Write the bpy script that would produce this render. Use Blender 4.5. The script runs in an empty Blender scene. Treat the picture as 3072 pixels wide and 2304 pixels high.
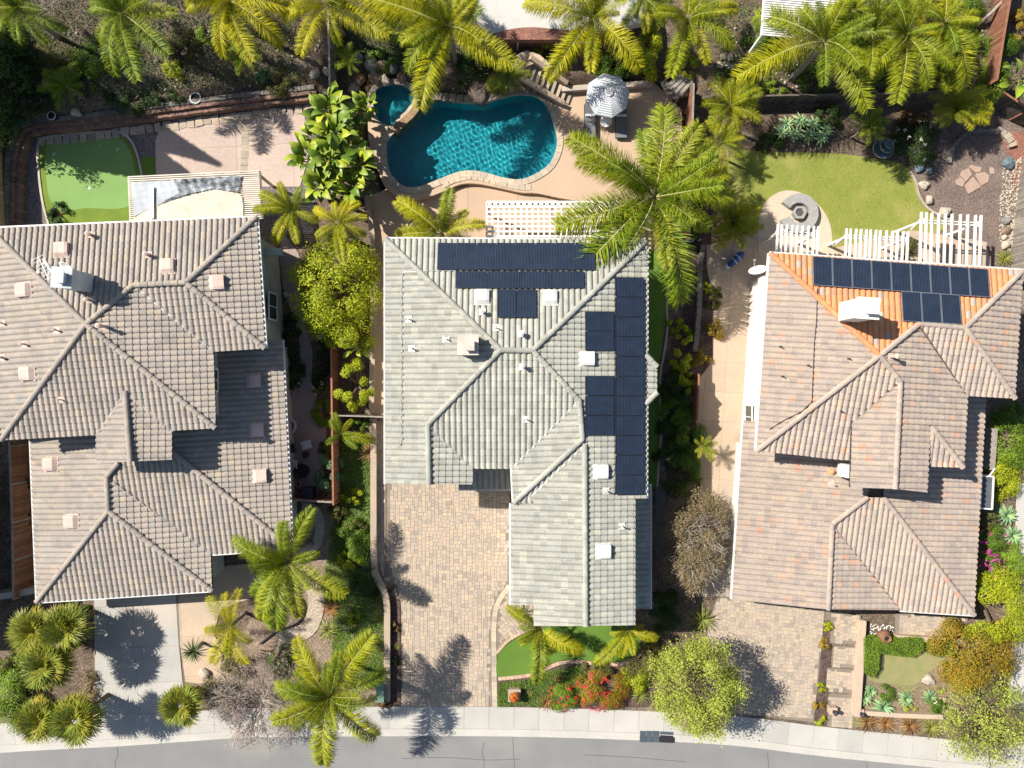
import bpy, bmesh, math, random
import numpy as np
from mathutils import Vector, Matrix
R = math.radians
sc = bpy.context.scene
C = sc.collection
# ---------------------------------------------------------------- camera, sky, sun, exposure
HC, FPX, CX, CY = 42.6667, 3072 * 25 / 36, 1536.0, 1152.0
cd = bpy.data.cameras.new('camera'); cd.lens = 25; cd.sensor_width = 36; cd.clip_end = 3000; cd.clip_start = 0.5
cam = bpy.data.objects.new('camera', cd); C.objects.link(cam); cam.location = (0, 0, HC); sc.camera = cam
SUN_EL, SHADOW = R(45), R(-24)            # shadows fall to the right and slightly down the picture
wd = bpy.data.worlds.new('World'); sc.world = wd; wd.use_nodes = True
wn = wd.node_tree; bg = wn.nodes['Background']
sky = wn.nodes.new('ShaderNodeTexSky'); sky.sky_type = 'NISHITA'; sky.sun_disc = False
sky.sun_elevation = SUN_EL; sky.sun_rotation = math.atan2(-math.cos(SHADOW), -math.sin(SHADOW))
wn.links.new(sky.outputs[0], bg.inputs[0]); bg.inputs[1].default_value = 0.068
ld = bpy.data.lights.new('sun', 'SUN'); ld.energy = 5.0; ld.angle = R(0.5); ld.color = (1, 0.93, 0.82)
sun = bpy.data.objects.new('sun', ld); C.objects.link(sun); sun.location = (-60, 30, 60)
sd = Vector((math.cos(SHADOW) * math.cos(SUN_EL), math.sin(SHADOW) * math.cos(SUN_EL), -math.sin(SUN_EL)))
sun.rotation_euler = sd.to_track_quat('-Z', 'Y').to_euler()
vs_ = sc.view_settings; vs_.view_transform = 'Standard'; vs_.look = 'None'; vs_.exposure = 0.72; vs_.gamma = 1
vs_.use_curve_mapping = False
sc.cycles.max_bounces = 8; sc.cycles.transparent_max_bounces = 12; sc.cycles.caustics_refractive = True
sc.cycles.caustics_reflective = False; sc.cycles.sample_clamp_indirect = 4.0
# ---------------------------------------------------------------- helpers
def P(px, py, z=0.0):                     # photo pixel -> point on the horizontal plane at height z
    s = (HC - z) / FPX
    return Vector(((px - CX) * s, (CY - py) * s, z))
def XY(px, py, z=0.0):
    p = P(px, py, z); return (p.x, p.y)
def PX(pts, z=0.0): return [XY(a, b, z) for a, b in pts]
W0 = {}
def link(o, parent, loc):
    C.objects.link(o)
    loc = Vector(loc); W0[o.name] = loc
    if parent is not None:
        o.parent = parent; o.location = loc - W0[parent.name]
    else: o.location = loc
    return o
def tag(o, label, cat, group=None):
    o['label'] = label; o['category'] = cat
    if group: o['group'] = group
    return o
def struct(o): o['kind'] = 'structure'; return o
def stuff(o): o['kind'] = 'stuff'; return o
def thing(name, label, cat, loc, group=None):
    o = bpy.data.objects.new(name, None); o.empty_display_size = 0.3
    link(o, None, loc); return tag(o, label, cat, group)
def meshdata(name, vs, fs, mat, smooth=False):
    me = bpy.data.meshes.new(name); me.from_pydata([tuple(v) for v in vs], [], fs)
    if mat: me.materials.append(mat)
    if smooth: me.polygons.foreach_set('use_smooth', [True] * len(me.polygons))
    me.update(); return me
def inst(name, me, parent, loc, rot=(0, 0, 0), scale=(1, 1, 1), color=None):
    o = bpy.data.objects.new(name, me); link(o, parent, loc); o.rotation_euler = rot; o.scale = scale
    if color is not None: o.color = (color, color, color, 1)
    return o
def mesh(name, vs, fs, mat, parent=None, smooth=False, loc=None):      # vertices in world space
    a = np.array([tuple(v) for v in vs], float)
    if loc is None:
        lo, hi = a.min(0), a.max(0); loc = ((lo[0] + hi[0]) / 2, (lo[1] + hi[1]) / 2, lo[2])
    a = a - np.array(tuple(loc))
    return inst(name, meshdata(name, a, fs, mat, smooth), parent, loc)
class MB:
    def __init__(s): s.v = []; s.f = []
    def add(s, vs, fs):
        n = len(s.v); s.v += [tuple(v) for v in vs]; s.f += [tuple(i + n for i in f) for f in fs]; return s
    def prism(s, poly, z0, z1):
        n = len(poly)
        a = sum(poly[i][0] * poly[(i + 1) % n][1] - poly[(i + 1) % n][0] * poly[i][1] for i in range(n))
        if a < 0: poly = poly[::-1]
        vs = [(x, y, z0) for x, y in poly] + [(x, y, z1) for x, y in poly]
        fs = [tuple(range(n, 2 * n)), tuple(range(n - 1, -1, -1))] + [(i, (i + 1) % n, n + (i + 1) % n, n + i) for i in range(n)]
        return s.add(vs, fs)
    def box(s, c, d, rz=0.0, tilt=None):
        x, y, z = [k / 2 for k in d]
        m = Matrix.Translation(Vector(c)) @ (Matrix.Rotation(rz, 4, 'Z') if tilt is None else tilt)
        vs = [m @ Vector((i * x, j * y, k * z)) for k in (-1, 1) for j in (-1, 1) for i in (-1, 1)]
        return s.add(vs, [(0, 2, 3, 1), (4, 5, 7, 6), (0, 1, 5, 4), (2, 6, 7, 3), (0, 4, 6, 2), (1, 3, 7, 5)])
    def bar(s, a, b, w, h):
        a, b = Vector(a), Vector(b); d = b - a; L = d.length
        q = d.to_track_quat('X', 'Z').to_matrix().to_4x4()
        return s.box((a + b) / 2, (L, w, h), tilt=q)
    def tube(s, pts, rad, seg=8, cap=True):
        pts = [Vector(p) for p in pts]; n = len(pts)
        if not hasattr(rad, '__len__'): rad = [rad] * n
        vs = []
        for i, p in enumerate(pts):
            t = (pts[min(i + 1, n - 1)] - pts[max(i - 1, 0)]).normalized()
            u = t.cross(Vector((0, 0, 1)) if abs(t.z) < .95 else Vector((1, 0, 0))).normalized(); w = t.cross(u)
            vs += [p + (u * math.cos(k * 2 * math.pi / seg) + w * math.sin(k * 2 * math.pi / seg)) * rad[i] for k in range(seg)]
        fs = [(i * seg + k, i * seg + (k + 1) % seg, (i + 1) * seg + (k + 1) % seg, (i + 1) * seg + k) for i in range(n - 1) for k in range(seg)]
        if cap: fs += [tuple(range(seg - 1, -1, -1)), tuple(range((n - 1) * seg, n * seg))]
        return s.add(vs, fs)
    def lathe(s, c, prof, seg=20):
        c = Vector(c); vs = []
        for r, z in prof: vs += [c + Vector((r * math.cos(k * 2 * math.pi / seg), r * math.sin(k * 2 * math.pi / seg), z)) for k in range(seg)]
        n = len(prof)
        fs = [(i * seg + k, i * seg + (k + 1) % seg, (i + 1) * seg + (k + 1) % seg, (i + 1) * seg + k) for i in range(n - 1) for k in range(seg)]
        return s.add(vs, fs)
    def build(s, name, mat, parent=None, smooth=False): return mesh(name, s.v, s.f, mat, parent, smooth)
def spline(pts, per=6, closed=False):       # Catmull-Rom through 2D points
    n = len(pts); out = []
    for i in range(n if closed else n - 1):
        g = lambda k: pts[k % n] if closed else pts[min(max(k, 0), n - 1)]
        p0, p1, p2, p3 = g(i - 1), g(i), g(i + 1), g(i + 2)
        for j in range(per):
            t = j / per
            out.append(tuple(.5 * (2 * b + (c - a) * t + (2 * a - 5 * b + 4 * c - d) * t * t + (-a + 3 * b - 3 * c + d) * t ** 3) for a, b, c, d in zip(p0, p1, p2, p3)))
    if not closed: out.append(tuple(pts[-1]))
    return out
def offset(path, d, closed=False):          # positive d = to the left of the walking direction
    n = len(path); out = []
    for i in range(n):
        a = path[(i - 1) % n] if closed or i > 0 else path[i]
        b = path[(i + 1) % n] if closed or i < n - 1 else path[i]
        p = path[i]
        def nrm(u, v):
            dx, dy = v[0] - u[0], v[1] - u[1]; L = math.hypot(dx, dy) or 1
            return (-dy / L, dx / L)
        n1 = nrm(a, p) if a != p else nrm(p, b); n2 = nrm(p, b) if b != p else n1
        mx, my = n1[0] + n2[0], n1[1] + n2[1]; L = mx * mx + my * my
        k = 2 / L if L > .5 else 2
        out.append((p[0] + mx * k * d, p[1] + my * k * d))
    return out
def ccw(poly):
    n = len(poly); a = sum(poly[i][0] * poly[(i + 1) % n][1] - poly[(i + 1) % n][0] * poly[i][1] for i in range(n))
    return poly if a > 0 else poly[::-1]
def inset(poly, d): return offset(ccw(poly), d, True)
def resample(path, step):
    out = [path[0]]; acc = 0.0
    for a, b in zip(path, path[1:]):
        L = math.hypot(b[0] - a[0], b[1] - a[1]); t = step - acc
        while t <= L:
            out.append((a[0] + (b[0] - a[0]) * t / L, a[1] + (b[1] - a[1]) * t / L)); t += step
        acc = L - (t - step)
    return out
def inside(p, poly):
    x, y = p; c = False; n = len(poly)
    for i in range(n):
        x1, y1 = poly[i]; x2, y2 = poly[i - 1]
        if (y1 > y) != (y2 > y) and x < (x2 - x1) * (y - y1) / (y2 - y1) + x1: c = not c
    return c
def sheet(name, poly, z0, z1, mat, parent=None): return MB().prism(list(poly), z0, z1).build(name, mat, parent)
def strip(name, path, w, z0, z1, mat, parent=None, closed=False):
    a, b = offset(path, w / 2, closed), offset(path, -w / 2, closed); n = len(path)
    m = MB(); k = n if closed else n - 1
    vs = [(x, y, z) for q, z in ((a, z0), (b, z0), (a, z1), (b, z1)) for x, y in q]
    fs = []
    for i in range(k):
        j = (i + 1) % n
        fs += [(2 * n + i, 3 * n + i, 3 * n + j, 2 * n + j), (i, 2 * n + i, 2 * n + j, j), (n + i, n + j, 3 * n + j, 3 * n + i), (i, j, n + j, n + i)]
    if not closed: fs += [(0, n, 3 * n, 2 * n), (n - 1, 3 * n - 1, 4 * n - 1, 2 * n - 1)]
    return m.add(vs, fs).build(name, mat, parent)
def pieces_along(name, path, w, z0, z1, step, gap, mat, parent, rng, closed=False, jit=0.0):   # stones or bricks laid along a line
    pts = resample(path + ([path[0]] if closed else []), step)
    a, b = offset(pts, w / 2), offset(pts, -w / 2)
    for i in range(len(pts) - 1):
        t0, t1 = gap / step / 2, 1 - gap / step / 2
        L = lambda u, v, t: (u[0] + (v[0] - u[0]) * t, u[1] + (v[1] - u[1]) * t)
        q = [L(a[i], a[i + 1], t0), L(a[i], a[i + 1], t1), L(b[i], b[i + 1], t1), L(b[i], b[i + 1], t0)]
        q = [(x + rng.uniform(-jit, jit), y + rng.uniform(-jit, jit)) for x, y in q]
        o = sheet(name, q, z0, z1 + rng.uniform(-jit, jit) * .4, mat, parent); t = rng.random(); o.color = (t, t, t, 1)
# ---------------------------------------------------------------- terrain height
TX = [-60, -31, -27, -13, -10.7, -9.5, -6, 3, 5, 9.5, 10.8, 60]
TY0 = [15.0, 15.1, 15.4, 17.6, 17.9, 17.7, 17.3, 17.2, 17.7, 18.3, 16.8, 17.2]
def zt(x, y):
    y0 = float(np.interp(x, TX, TY0))
    if y < y0: return 0.0
    base = 0.75 if (x < -10.7 or x > 10.8) else 0.35
    t = min((y - y0) / 7.0, 1.0)
    return min(1.0, (y - y0) / .25) * base + (2.7 - base) * t
def G(px, py, up=0.0):                      # photo pixel -> point `up` metres above the ground
    z = 0.0
    for _ in range(12):
        p = P(px, py, z + up); z = z * .4 + zt(p.x, p.y) * .6
    return P(px, py, z + up)
# ---------------------------------------------------------------- materials
MATS = {}
class NT:
    def __init__(s, name):
        s.m = bpy.data.materials.new(name); s.m.use_nodes = True; s.t = s.m.node_tree; s.n = s.t.nodes
        s.b = s.n['Principled BSDF']; s.out = s.n['Material Output']
    def new(s, typ, **k):
        nd = s.n.new(typ)
        for a, v in k.items(): setattr(nd, a, v)
        return nd
    def l(s, a, b): s.t.links.new(a, b)
    def pos(s): return s.new('ShaderNodeNewGeometry').outputs['Position']
    def noise(s, scale, detail=3.0, vec=None, rough=.55):
        n = s.new('ShaderNodeTexNoise'); n.inputs['Scale'].default_value = scale; n.inputs['Detail'].default_value = detail
        n.inputs['Roughness'].default_value = rough
        s.l(vec or s.pos(), n.inputs['Vector']); return n.outputs['Fac']
    def ramp(s, fac, stops, interp='LINEAR'):
        r = s.new('ShaderNodeValToRGB'); r.color_ramp.interpolation = interp; e = r.color_ramp.elements
        while len(e) < len(stops): e.new(.5)
        for k, (p, c) in enumerate(stops): e[k].position = p; e[k].color = (*c, 1)
        s.l(fac, r.inputs[0]); return r.outputs[0]
    def mix(s, fac, a, b, mode='MIX'):
        m = s.new('ShaderNodeMix', data_type='RGBA', blend_type=mode)
        for v, i in ((fac, 0), (a, 6), (b, 7)):
            if isinstance(v, (int, float)): m.inputs[i].default_value = v
            elif isinstance(v, tuple): m.inputs[i].default_value = (*v, 1)
            else: s.l(v, m.inputs[i])
        return m.outputs[2]
    def math(s, op, a, b=0.0):
        m = s.new('ShaderNodeMath', operation=op)
        for v, i in ((a, 0), (b, 1)):
            if isinstance(v, (int, float)): m.inputs[i].default_value = v
            else: s.l(v, m.inputs[i])
        return m.outputs[0]
    def bump(s, h, strength, dist=.02):
        b = s.new('ShaderNodeBump'); b.inputs['Strength'].default_value = strength; b.inputs['Distance'].default_value = dist
        s.l(h, b.inputs['Height']); s.l(b.outputs[0], s.b.inputs['Normal'])
    def col(s, c): s.l(c, s.b.inputs['Base Color'])
    def rough(s, r, spec=.3): s.b.inputs['Roughness'].default_value = r; s.b.inputs['Specular IOR Level'].default_value = spec
def mat(name, c1, c2=None, scale=1.2, fine=25, amt=.25, rough=.85, bump=.0, spec=.3, metal=0.0, tint=None, c3=None, vor=None):
    if name in MATS: return MATS[name]
    t = NT(name); c2 = c2 or tuple(k * .8 for k in c1)
    f = t.noise(scale, 4)
    c = t.ramp(f, [(.35, c1), (.65, c2)])
    if c3: c = t.mix(t.ramp(t.noise(scale * .31, 3), [(.52, (0, 0, 0)), (.62, (1, 1, 1))]), c, c3)
    g = t.noise(fine, 3)
    c = t.mix(amt, c, t.ramp(g, [(.3, (0.35, .35, .35)), (.7, (1.4, 1.4, 1.4))]), 'MULTIPLY')
    if vor:                                   # pebbles or mulch chips
        v = t.new('ShaderNodeTexVoronoi'); v.inputs['Scale'].default_value = vor; t.l(t.pos(), v.inputs['Vector'])
        sx = t.new('ShaderNodeSeparateColor'); t.l(v.outputs['Color'], sx.inputs[0])
        c = t.mix(.75, c, t.ramp(sx.outputs[0], [(0, (.35, .33, .33)), (.5, (.9, .9, .9)), (1, (1.7, 1.6, 1.5))]), 'MULTIPLY')
        t.bump(v.outputs['Distance'], .8, .03)
    if tint:                                  # per piece shade from the object colour
        oi = t.new('ShaderNodeObjectInfo'); at = t.new('ShaderNodeAttribute', attribute_name='tint')
        sx = t.new('ShaderNodeSeparateColor'); t.l(oi.outputs['Color'], sx.inputs[0])
        v = t.math('ADD', sx.outputs[0], at.outputs['Fac'])
        c = t.mix(1.0, c, t.ramp(v, tint), 'MULTIPLY')
    t.col(c); t.rough(rough, spec); t.b.inputs['Metallic'].default_value = metal
    if bump: t.bump(g, bump, .02)
    MATS[name] = t.m; return t.m
def leafmat(name, cols, trans=.28, rough=.5, yellow=None, spec=.3):
    if name in MATS: return MATS[name]
    t = NT(name); ge = t.new('ShaderNodeNewGeometry')
    n = len(cols); c = t.ramp(ge.outputs['Random Per Island'], [(i / max(n - 1, 1), k) for i, k in enumerate(cols)])
    if yellow:
        oi = t.new('ShaderNodeObjectInfo'); sx = t.new('ShaderNodeSeparateColor'); t.l(oi.outputs['Color'], sx.inputs[0])
        c = t.mix(sx.outputs[0], c, t.mix(ge.outputs['Random Per Island'], yellow[0], yellow[1]))
    v = t.noise(1.1, 2); c = t.mix(.45, c, t.ramp(v, [(.35, (.6, .65, .6)), (.65, (1.3, 1.25, 1.15))]), 'MULTIPLY')
    t.col(c); t.rough(rough, spec)
    tr = t.new('ShaderNodeBsdfTranslucent'); t.l(t.mix(1.0, c, (1.15, 1.1, .55), 'MULTIPLY'), tr.inputs[0])
    ms = t.new('ShaderNodeMixShader'); ms.inputs[0].default_value = trans
    t.l(t.b.outputs[0], ms.inputs[1]); t.l(tr.outputs[0], ms.inputs[2]); t.l(ms.outputs[0], t.out.inputs[0])
    MATS[name] = t.m; return t.m
def stripes(name, base, line, axis, freq, width, rough=.3, spec=.5):   # fine parallel lines in object space
    t = NT(name); tc = t.new('ShaderNodeTexCoord'); sx = t.new('ShaderNodeSeparateXYZ'); t.l(tc.outputs['Object'], sx.inputs[0])
    f = t.math('FRACT', t.math('MULTIPLY', sx.outputs[axis], freq))
    k = t.math('LESS_THAN', f, width); c = t.mix(k, base, line)
    c = t.mix(.3, c, t.ramp(t.noise(2.0, 2), [(.3, (.6, .6, .6)), (.7, (1.4, 1.4, 1.4))]), 'MULTIPLY')
    t.col(c); t.rough(rough, spec); MATS[name] = t.m; return t.m
STUCCO1 = mat('stucco_sage', (.46, .50, .45), rough=.95, bump=.2)
STUCCO2 = mat('stucco_cream', (.55, .50, .42), rough=.95, bump=.2)
STUCCO3 = mat('stucco_white', (.74, .72, .64), (.68, .66, .60), rough=.95, bump=.2)
WHITE = mat('white_paint', (.78, .78, .76), (.72, .72, .70), amt=.1, rough=.5)
GUTTER = mat('gutter_white', (.70, .70, .68), amt=.1, rough=.5)
GLASS = mat('window_glass', (.03, .05, .06), amt=.05, rough=.05, spec=.8)
DARK = mat('dark_metal', (.03, .03, .035), rough=.5, spec=.4)
STEEL = mat('pale_metal', (.55, .56, .57), amt=.15, rough=.4, metal=.6)
DECK = mat('roof_felt', (.05, .048, .045), rough=.95)
T1 = [(0, (.82, .80, .82)), (.3, (.98, .95, .90)), (.6, (1.05, .98, .97)), (.8, (.88, .90, .92)), (1, (1.15, 1.06, .92))]
TILE1 = mat('roof_tile_taupe', (.365, .335, .298), (.318, .292, .262), scale=.8, fine=9, amt=.22, tint=T1, rough=.9)
TILE2 = mat('roof_tile_sage', (.37, .366, .324), (.322, .32, .29), scale=.7, fine=9, amt=.22, tint=[(0, (.86, .87, .86)), (.4, (1, 1, .96)), (.8, (1.02, 1.04, 1.05)), (1, (1.2, 1.2, 1.12))], rough=.9)
TILE3 = mat('roof_tile_tan', (.405, .345, .302), (.355, .305, .27), scale=.8, fine=9, amt=.22, tint=[(0, (.84, .82, .84)), (.3, (.98, .96, .93)), (.7, (1.04, .98, .95)), (.93, (1.08, 1.06, .95)), (1, (1.25, .86, .70))], rough=.9)
TILE4 = mat('roof_tile_terracotta', (.62, .265, .115), (.54, .25, .13), scale=.9, fine=9, amt=.2, tint=[(0, (.85, .9, 1.1)), (.2, (.95, .95, .95)), (.8, (1.05, 1, .9)), (1, (1.05, 1.2, 1.3))], rough=.9)
VENT1 = mat('vent_pink', (.60, .46, .40), amt=.1, rough=.7)
VENT2 = mat('vent_white', (.66, .66, .62), amt=.1, rough=.6)
PANEL = stripes('solar_cells', (.013, .021, .040), (.07, .09, .13), 0, 13, .14, rough=.22, spec=.35)
PFRAME = mat('panel_frame', (.045, .055, .08), amt=.1, rough=.4, metal=.5)
PFRAME3 = mat('panel_frame_grey', (.22, .24, .28), amt=.1, rough=.4, metal=.4)
# ---------------------------------------------------------------- tiled roofs
TW, TL = 0.305, 0.36
from mathutils.geometry import tessellate_polygon
def flat(d, e, k=.5): return {n: (x, y, e + (z - e) * k if z > e else z) for n, (x, y, z) in d.items()}
def tile_shape():
    prof = [(0, -.006), (.06, .034), (.2, .060), (.5, .062), (.68, .040), (.79, -.006), (.9, -.016), (1, -.006)]
    vs, fs = [], []
    n = len(prof)
    for (v, h) in ((-.02, .040), (TL + .03, .006)):
        vs += [((u - .5) * TW, v, p + h) for u, p in prof]
    vs += [((u - .5) * TW, -.02, p * .75 - .002) for u, p in prof] + [((u - .5) * TW, -.02, p + .040) for u, p in prof]
    fs += [(i, i + 1, n + i + 1, n + i) for i in range(n - 1)]
    fs += [(2 * n + i, 2 * n + i + 1, 3 * n + i + 1, 3 * n + i) for i in range(n - 1)]
    return vs, fs
TV, TF = tile_shape()
class Plane:
    def __init__(s, a, b, r):
        n = (b - a).cross(r - a); n.normalize()
        if n.z < 0: n = -n
        s.n, s.d = n, n.dot(a)
        s.u = Vector((0, 0, 1)).cross(n).normalized(); s.v = n.cross(s.u)   # u along the eave, v up the slope
        s.o = a
    def hit(s, px, py, up=0.0):
        c = Vector((0, 0, HC)); d = P(px, py, 0) - c
        return c + d * ((s.d + up - s.n.dot(c)) / s.n.dot(d))
    def z(s, x, y): return (s.d - s.n.x * x - s.n.y * y) / s.n.z
    def uv(s, p): q = p - s.o; return (q.dot(s.u), q.dot(s.v))
    def pt(s, u, v, h=0.0): return s.o + s.u * u + s.v * v + s.n * h
    def rot(s): return Matrix((s.u, s.v, s.n)).transposed()
def clip_convex(vs, fs, poly):               # clip (u,v,h) mesh with a convex ccw polygon
    bm = bmesh.new(); bv = [bm.verts.new(v) for v in vs]
    for f in fs: bm.faces.new([bv[i] for i in f])
    n = len(poly)
    for i in range(n):
        a, b = Vector((*poly[i], 0)), Vector((*poly[(i + 1) % n], 0)); e = b - a
        if e.length < 1e-4: continue
        bmesh.ops.bisect_plane(bm, geom=bm.verts[:] + bm.edges[:] + bm.faces[:], plane_co=a, plane_no=(e.y, -e.x, 0), clear_outer=True)
    bm.verts.index_update()
    V = [tuple(v.co) for v in bm.verts]; F = [tuple(v.index for v in f.verts) for f in bm.faces]; bm.free()
    return V, F
class Roof:
    def __init__(s, house, verts, faces, tile, seed, name='roof'):
        s.house = house; s.rng = random.Random(seed); s.v = verts; s.planes = {}; s.tile = tile
        s.whole = []; s.cut = {}
        deck = MB()
        for fname, spec in faces.items():
            (a, b, r), polys = spec[0], spec[1]; tm = spec[2] if len(spec) > 2 else tile
            pl = Plane(P(*verts[a]), P(*verts[b]), P(*verts[r])); s.planes[fname] = pl
            u0 = pl.uv(P(*verts[a]))[0]
            for poly in polys:
                pts = [pl.hit(*verts[k][:2]) for k in poly]
                q = ccw([pl.uv(p) for p in pts])
                top = [pl.pt(u, v, -.015) for u, v in q]; bot = [p - Vector((0, 0, .12)) for p in top]; n = len(q)
                deck.add(top + bot, [tuple(range(n)), tuple(range(2 * n - 1, n - 1, -1))] + [(i, n + i, n + (i + 1) % n, (i + 1) % n) for i in range(n)])
                us = [k[0] for k in q]; vv = [k[1] for k in q]
                i0, i1 = int(min(us) / TW) - 1, int(max(us) / TW) + 2
                j0, j1 = int(math.floor(min(vv) / TL)) - 1, int(max(vv) / TL) + 2
                tris = [[q[k] for k in t] for t in tessellate_polygon([[Vector((*k, 0)) for k in q]])]
                tris = [ccw(t) for t in tris]
                for i in range(i0, i1):
                    for j in range(j0, j1):
                        u, v = i * TW, j * TL
                        cs = [(u - TW / 2, v), (u + TW / 2, v), (u + TW / 2, v + TL), (u - TW / 2, v + TL)]
                        k = sum(inside(c, q) for c in cs); t = s.rng.random()
                        mt_ = tm(pl.pt(u, v), s.rng) if callable(tm) else tm
                        if k == 4: s.whole.append((pl, u, v, t, mt_)); continue
                        for tri in tris:
                            if any(all((b_[0] - a_[0]) * (y - a_[1]) - (b_[1] - a_[1]) * (x - a_[0]) <= 0 for x, y in cs) for a_, b_ in zip(tri, tri[1:] + tri[:1])): continue
                            V, F = clip_convex([(x + u, y + v, h) for x, y, h in TV], TF, tri)
                            if F:
                                c_ = s.cut.setdefault(mt_.name, [mt_, [], [], []]); n0 = len(c_[1])
                                c_[1] += [pl.pt(*w) for w in V]; c_[2] += [tuple(x + n0 for x in f) for f in F]; c_[3] += [t] * len(F)
        s.obj = deck.build(name, DECK, house)
    def finish(s, quota=300):
        s.whole.sort(key=lambda w: -w[0].pt(w[1], w[2]).z)
        me = {}
        for pl, u, v, t, tm in s.whole[:quota]:
            if tm.name not in me: me[tm.name] = meshdata('roof_tile', TV, TF, tm, True)
            inst('roof_tile', me[tm.name], s.obj, pl.pt(u, v), pl.rot().to_euler(), color=t)
        for pl, u, v, t, tm in s.whole[quota:]:
            c_ = s.cut.setdefault(tm.name, [tm, [], [], []]); n0 = len(c_[1])
            c_[1] += [pl.pt(x + u, y + v, h) for x, y, h in TV]; c_[2] += [tuple(x + n0 for x in f) for f in TF]; c_[3] += [t] * len(TF)
        for tm, V, F, T in s.cut.values():
            o = stuff(mesh('roof_tiles', V, F, tm, s.obj, True)); o.color = (0, 0, 0, 1)
            a = o.data.attributes.new('tint', 'FLOAT', 'FACE'); a.data.foreach_set('value', T)
    def cap(s, pts, tm=None, r=.155, lift=.075, cone=True):   # ridge and hip tiles along a line of (face, vertex) points
        p = [q if isinstance(q, Vector) else (s.planes[q[0]].hit(*s.v[q[1]][:2])) for q in pts]
        key = (tm or s.tile).name + '_cap'
        if key not in MATS:
            vs, fs = [], []
            for x, rr in ((0, r), (.40, r * .82)):
                vs += [(x, rr * math.cos(a), rr * .75 * math.sin(a)) for a in [math.pi * k / 6 for k in range(7)]]
            vs += [(0, rr * math.cos(a), rr * .75 * math.sin(a)) for rr in (r * .8,) for a in [math.pi * k / 6 for k in range(7)]]
            vs += vs[:7]
            fs = [(i, 7 + i, 8 + i, i + 1) for i in range(6)] + [(14 + i, 21 + i, 22 + i, 15 + i) for i in range(6)]
            MATS[key] = meshdata('ridge_tile', vs, fs, tm or s.tile, True)
        for a, b in zip(p, p[1:]):
            if a.z > b.z: a, b = b, a
            d = b - a; n = max(1, round(d.length / .37)); x = d.normalized()
            y = Vector((0, 0, 1)).cross(x).normalized(); m = Matrix((x, y, x.cross(y))).transposed().to_euler()
            for i in range(n):
                inst('ridge_tile', MATS[key], s.obj, a + d * ((i - .02) / n) + Vector((0, 0, lift + (.02 if i % 2 else .012))), m, (d.length / n / .37, 1, 1), s.rng.random())
    def valley(s, pts, m=None, w=.09):
        p = [(s.planes[q[0]].hit(*s.v[q[1]][:2], .05)) for q in pts]; b = MB()
        for a, c in zip(p, p[1:]): b.bar(a, c, w, .02)
        b.build('valley_flashing', m or STEEL, s.obj)
    def gutter(s, segs, m=None, drop=.04):
        for f, a, b in segs:
            A, B = s.planes[f].hit(*s.v[a][:2]), s.planes[f].hit(*s.v[b][:2]); dn = -s.planes[f].v; dn = Vector((dn.x, dn.y, 0)).normalized() * .05
            MB().bar(A + dn - Vector((0, 0, drop)), B + dn - Vector((0, 0, drop)), .11, .11).build('gutter', m or GUTTER, s.house)
    def vent(s, face, px, py, m, w=.74, l=.76, h=.24):         # hooded attic vent, open end down the slope
        pl = s.planes[face]; c = pl.hit(px, py, .05); rot = pl.rot().to_4x4(); M4 = Matrix.Translation(c) @ rot
        vs = []
        for y, hh in ((-l / 2, h), (l * .25, h * .8), (l / 2, .03)):
            vs += [M4 @ Vector((x * w / 2, y, z)) for x, z in ((-1, 0), (-.96, hh * .8), (-.6, hh), (.6, hh), (.96, hh * .8), (1, 0))]
        fs = [(k * 6 + i, k * 6 + i + 1, k * 6 + i + 7, k * 6 + i + 6) for k in (0, 1) for i in range(5)] + [(12, 13, 14, 15, 16, 17)]
        o = mesh('attic_vent', vs, fs, m, s.obj)
        b = MB(); b.box(M4 @ Vector((0, 0, .01)), (w * 1.15, l * 1.12, .03), tilt=rot); b.build('vent_flange', m, o)
        b = MB(); b.box(M4 @ Vector((0, -l / 2 + .04, h * .4)), (w * .9, .02, h * .7), tilt=rot); b.build('vent_screen', DARK, o)
    def pipe(s, face, px, py, m, r=.05, h=.45, pad=True):
        pl = s.planes[face]; c = pl.hit(px, py, .0); o = MB()
        o.tube([c, c + Vector((0, 0, h))], r, 8); o = o.build('vent_pipe', m, s.obj)
        if pad: MB().box(c + pl.n * .075, (.36, .36, .02), tilt=pl.rot().to_4x4()).build('pipe_flashing', m, o)
        if r > .07: MB().lathe(c + Vector((0, 0, h - .02)), [(0, .12), (r * 1.5, .06), (r * 1.5, .0), (r, -.04)], 12).build('pipe_cap', m, o)
    def panel(s, face, quad, fm, lift=.17):    # quad: four photo corners, clockwise from top left
        pl = s.planes[face]; q = [pl.hit(x, y, lift) for x, y in quad]
        ex = ((q[1] - q[0]) + (q[2] - q[3])) / 2; ey = ((q[3] - q[0]) + (q[2] - q[1])) / 2
        lx, ly = ex.length, ey.length; c = sum(q, Vector()) / 4
        x = ex.normalized(); z = pl.n; y = z.cross(x).normalized(); rot = Matrix((x, y, z)).transposed()
        k = 'solar%.1f' % (lx - ly); g = .012
        hx, hy = lx / 2 - g, ly / 2 - g
        b = MB(); b.box((0, 0, 0), (2 * hx, 2 * hy, .035)); o = inst('solar_panel', meshdata('solar_panel', b.v, b.f, PANEL), s.obj, c, rot.to_euler())
        b = MB()
        for sx_ in (-1, 1): b.box((sx_ * (hx - .012), 0, .004), (.03, 2 * hy, .046)); b.box((0, sx_ * (hy - .012), .004), (2 * hx - .06, .03, .046))
        f = bpy.data.objects.new('panel_frame', meshdata('panel_frame', b.v, b.f, fm)); C.objects.link(f); f.parent = o; W0[f.name] = c
        b = MB()
        for sx_ in (-.3, .3): b.box((sx_ * lx, 0, -.07), (.05, ly, .07))
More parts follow.
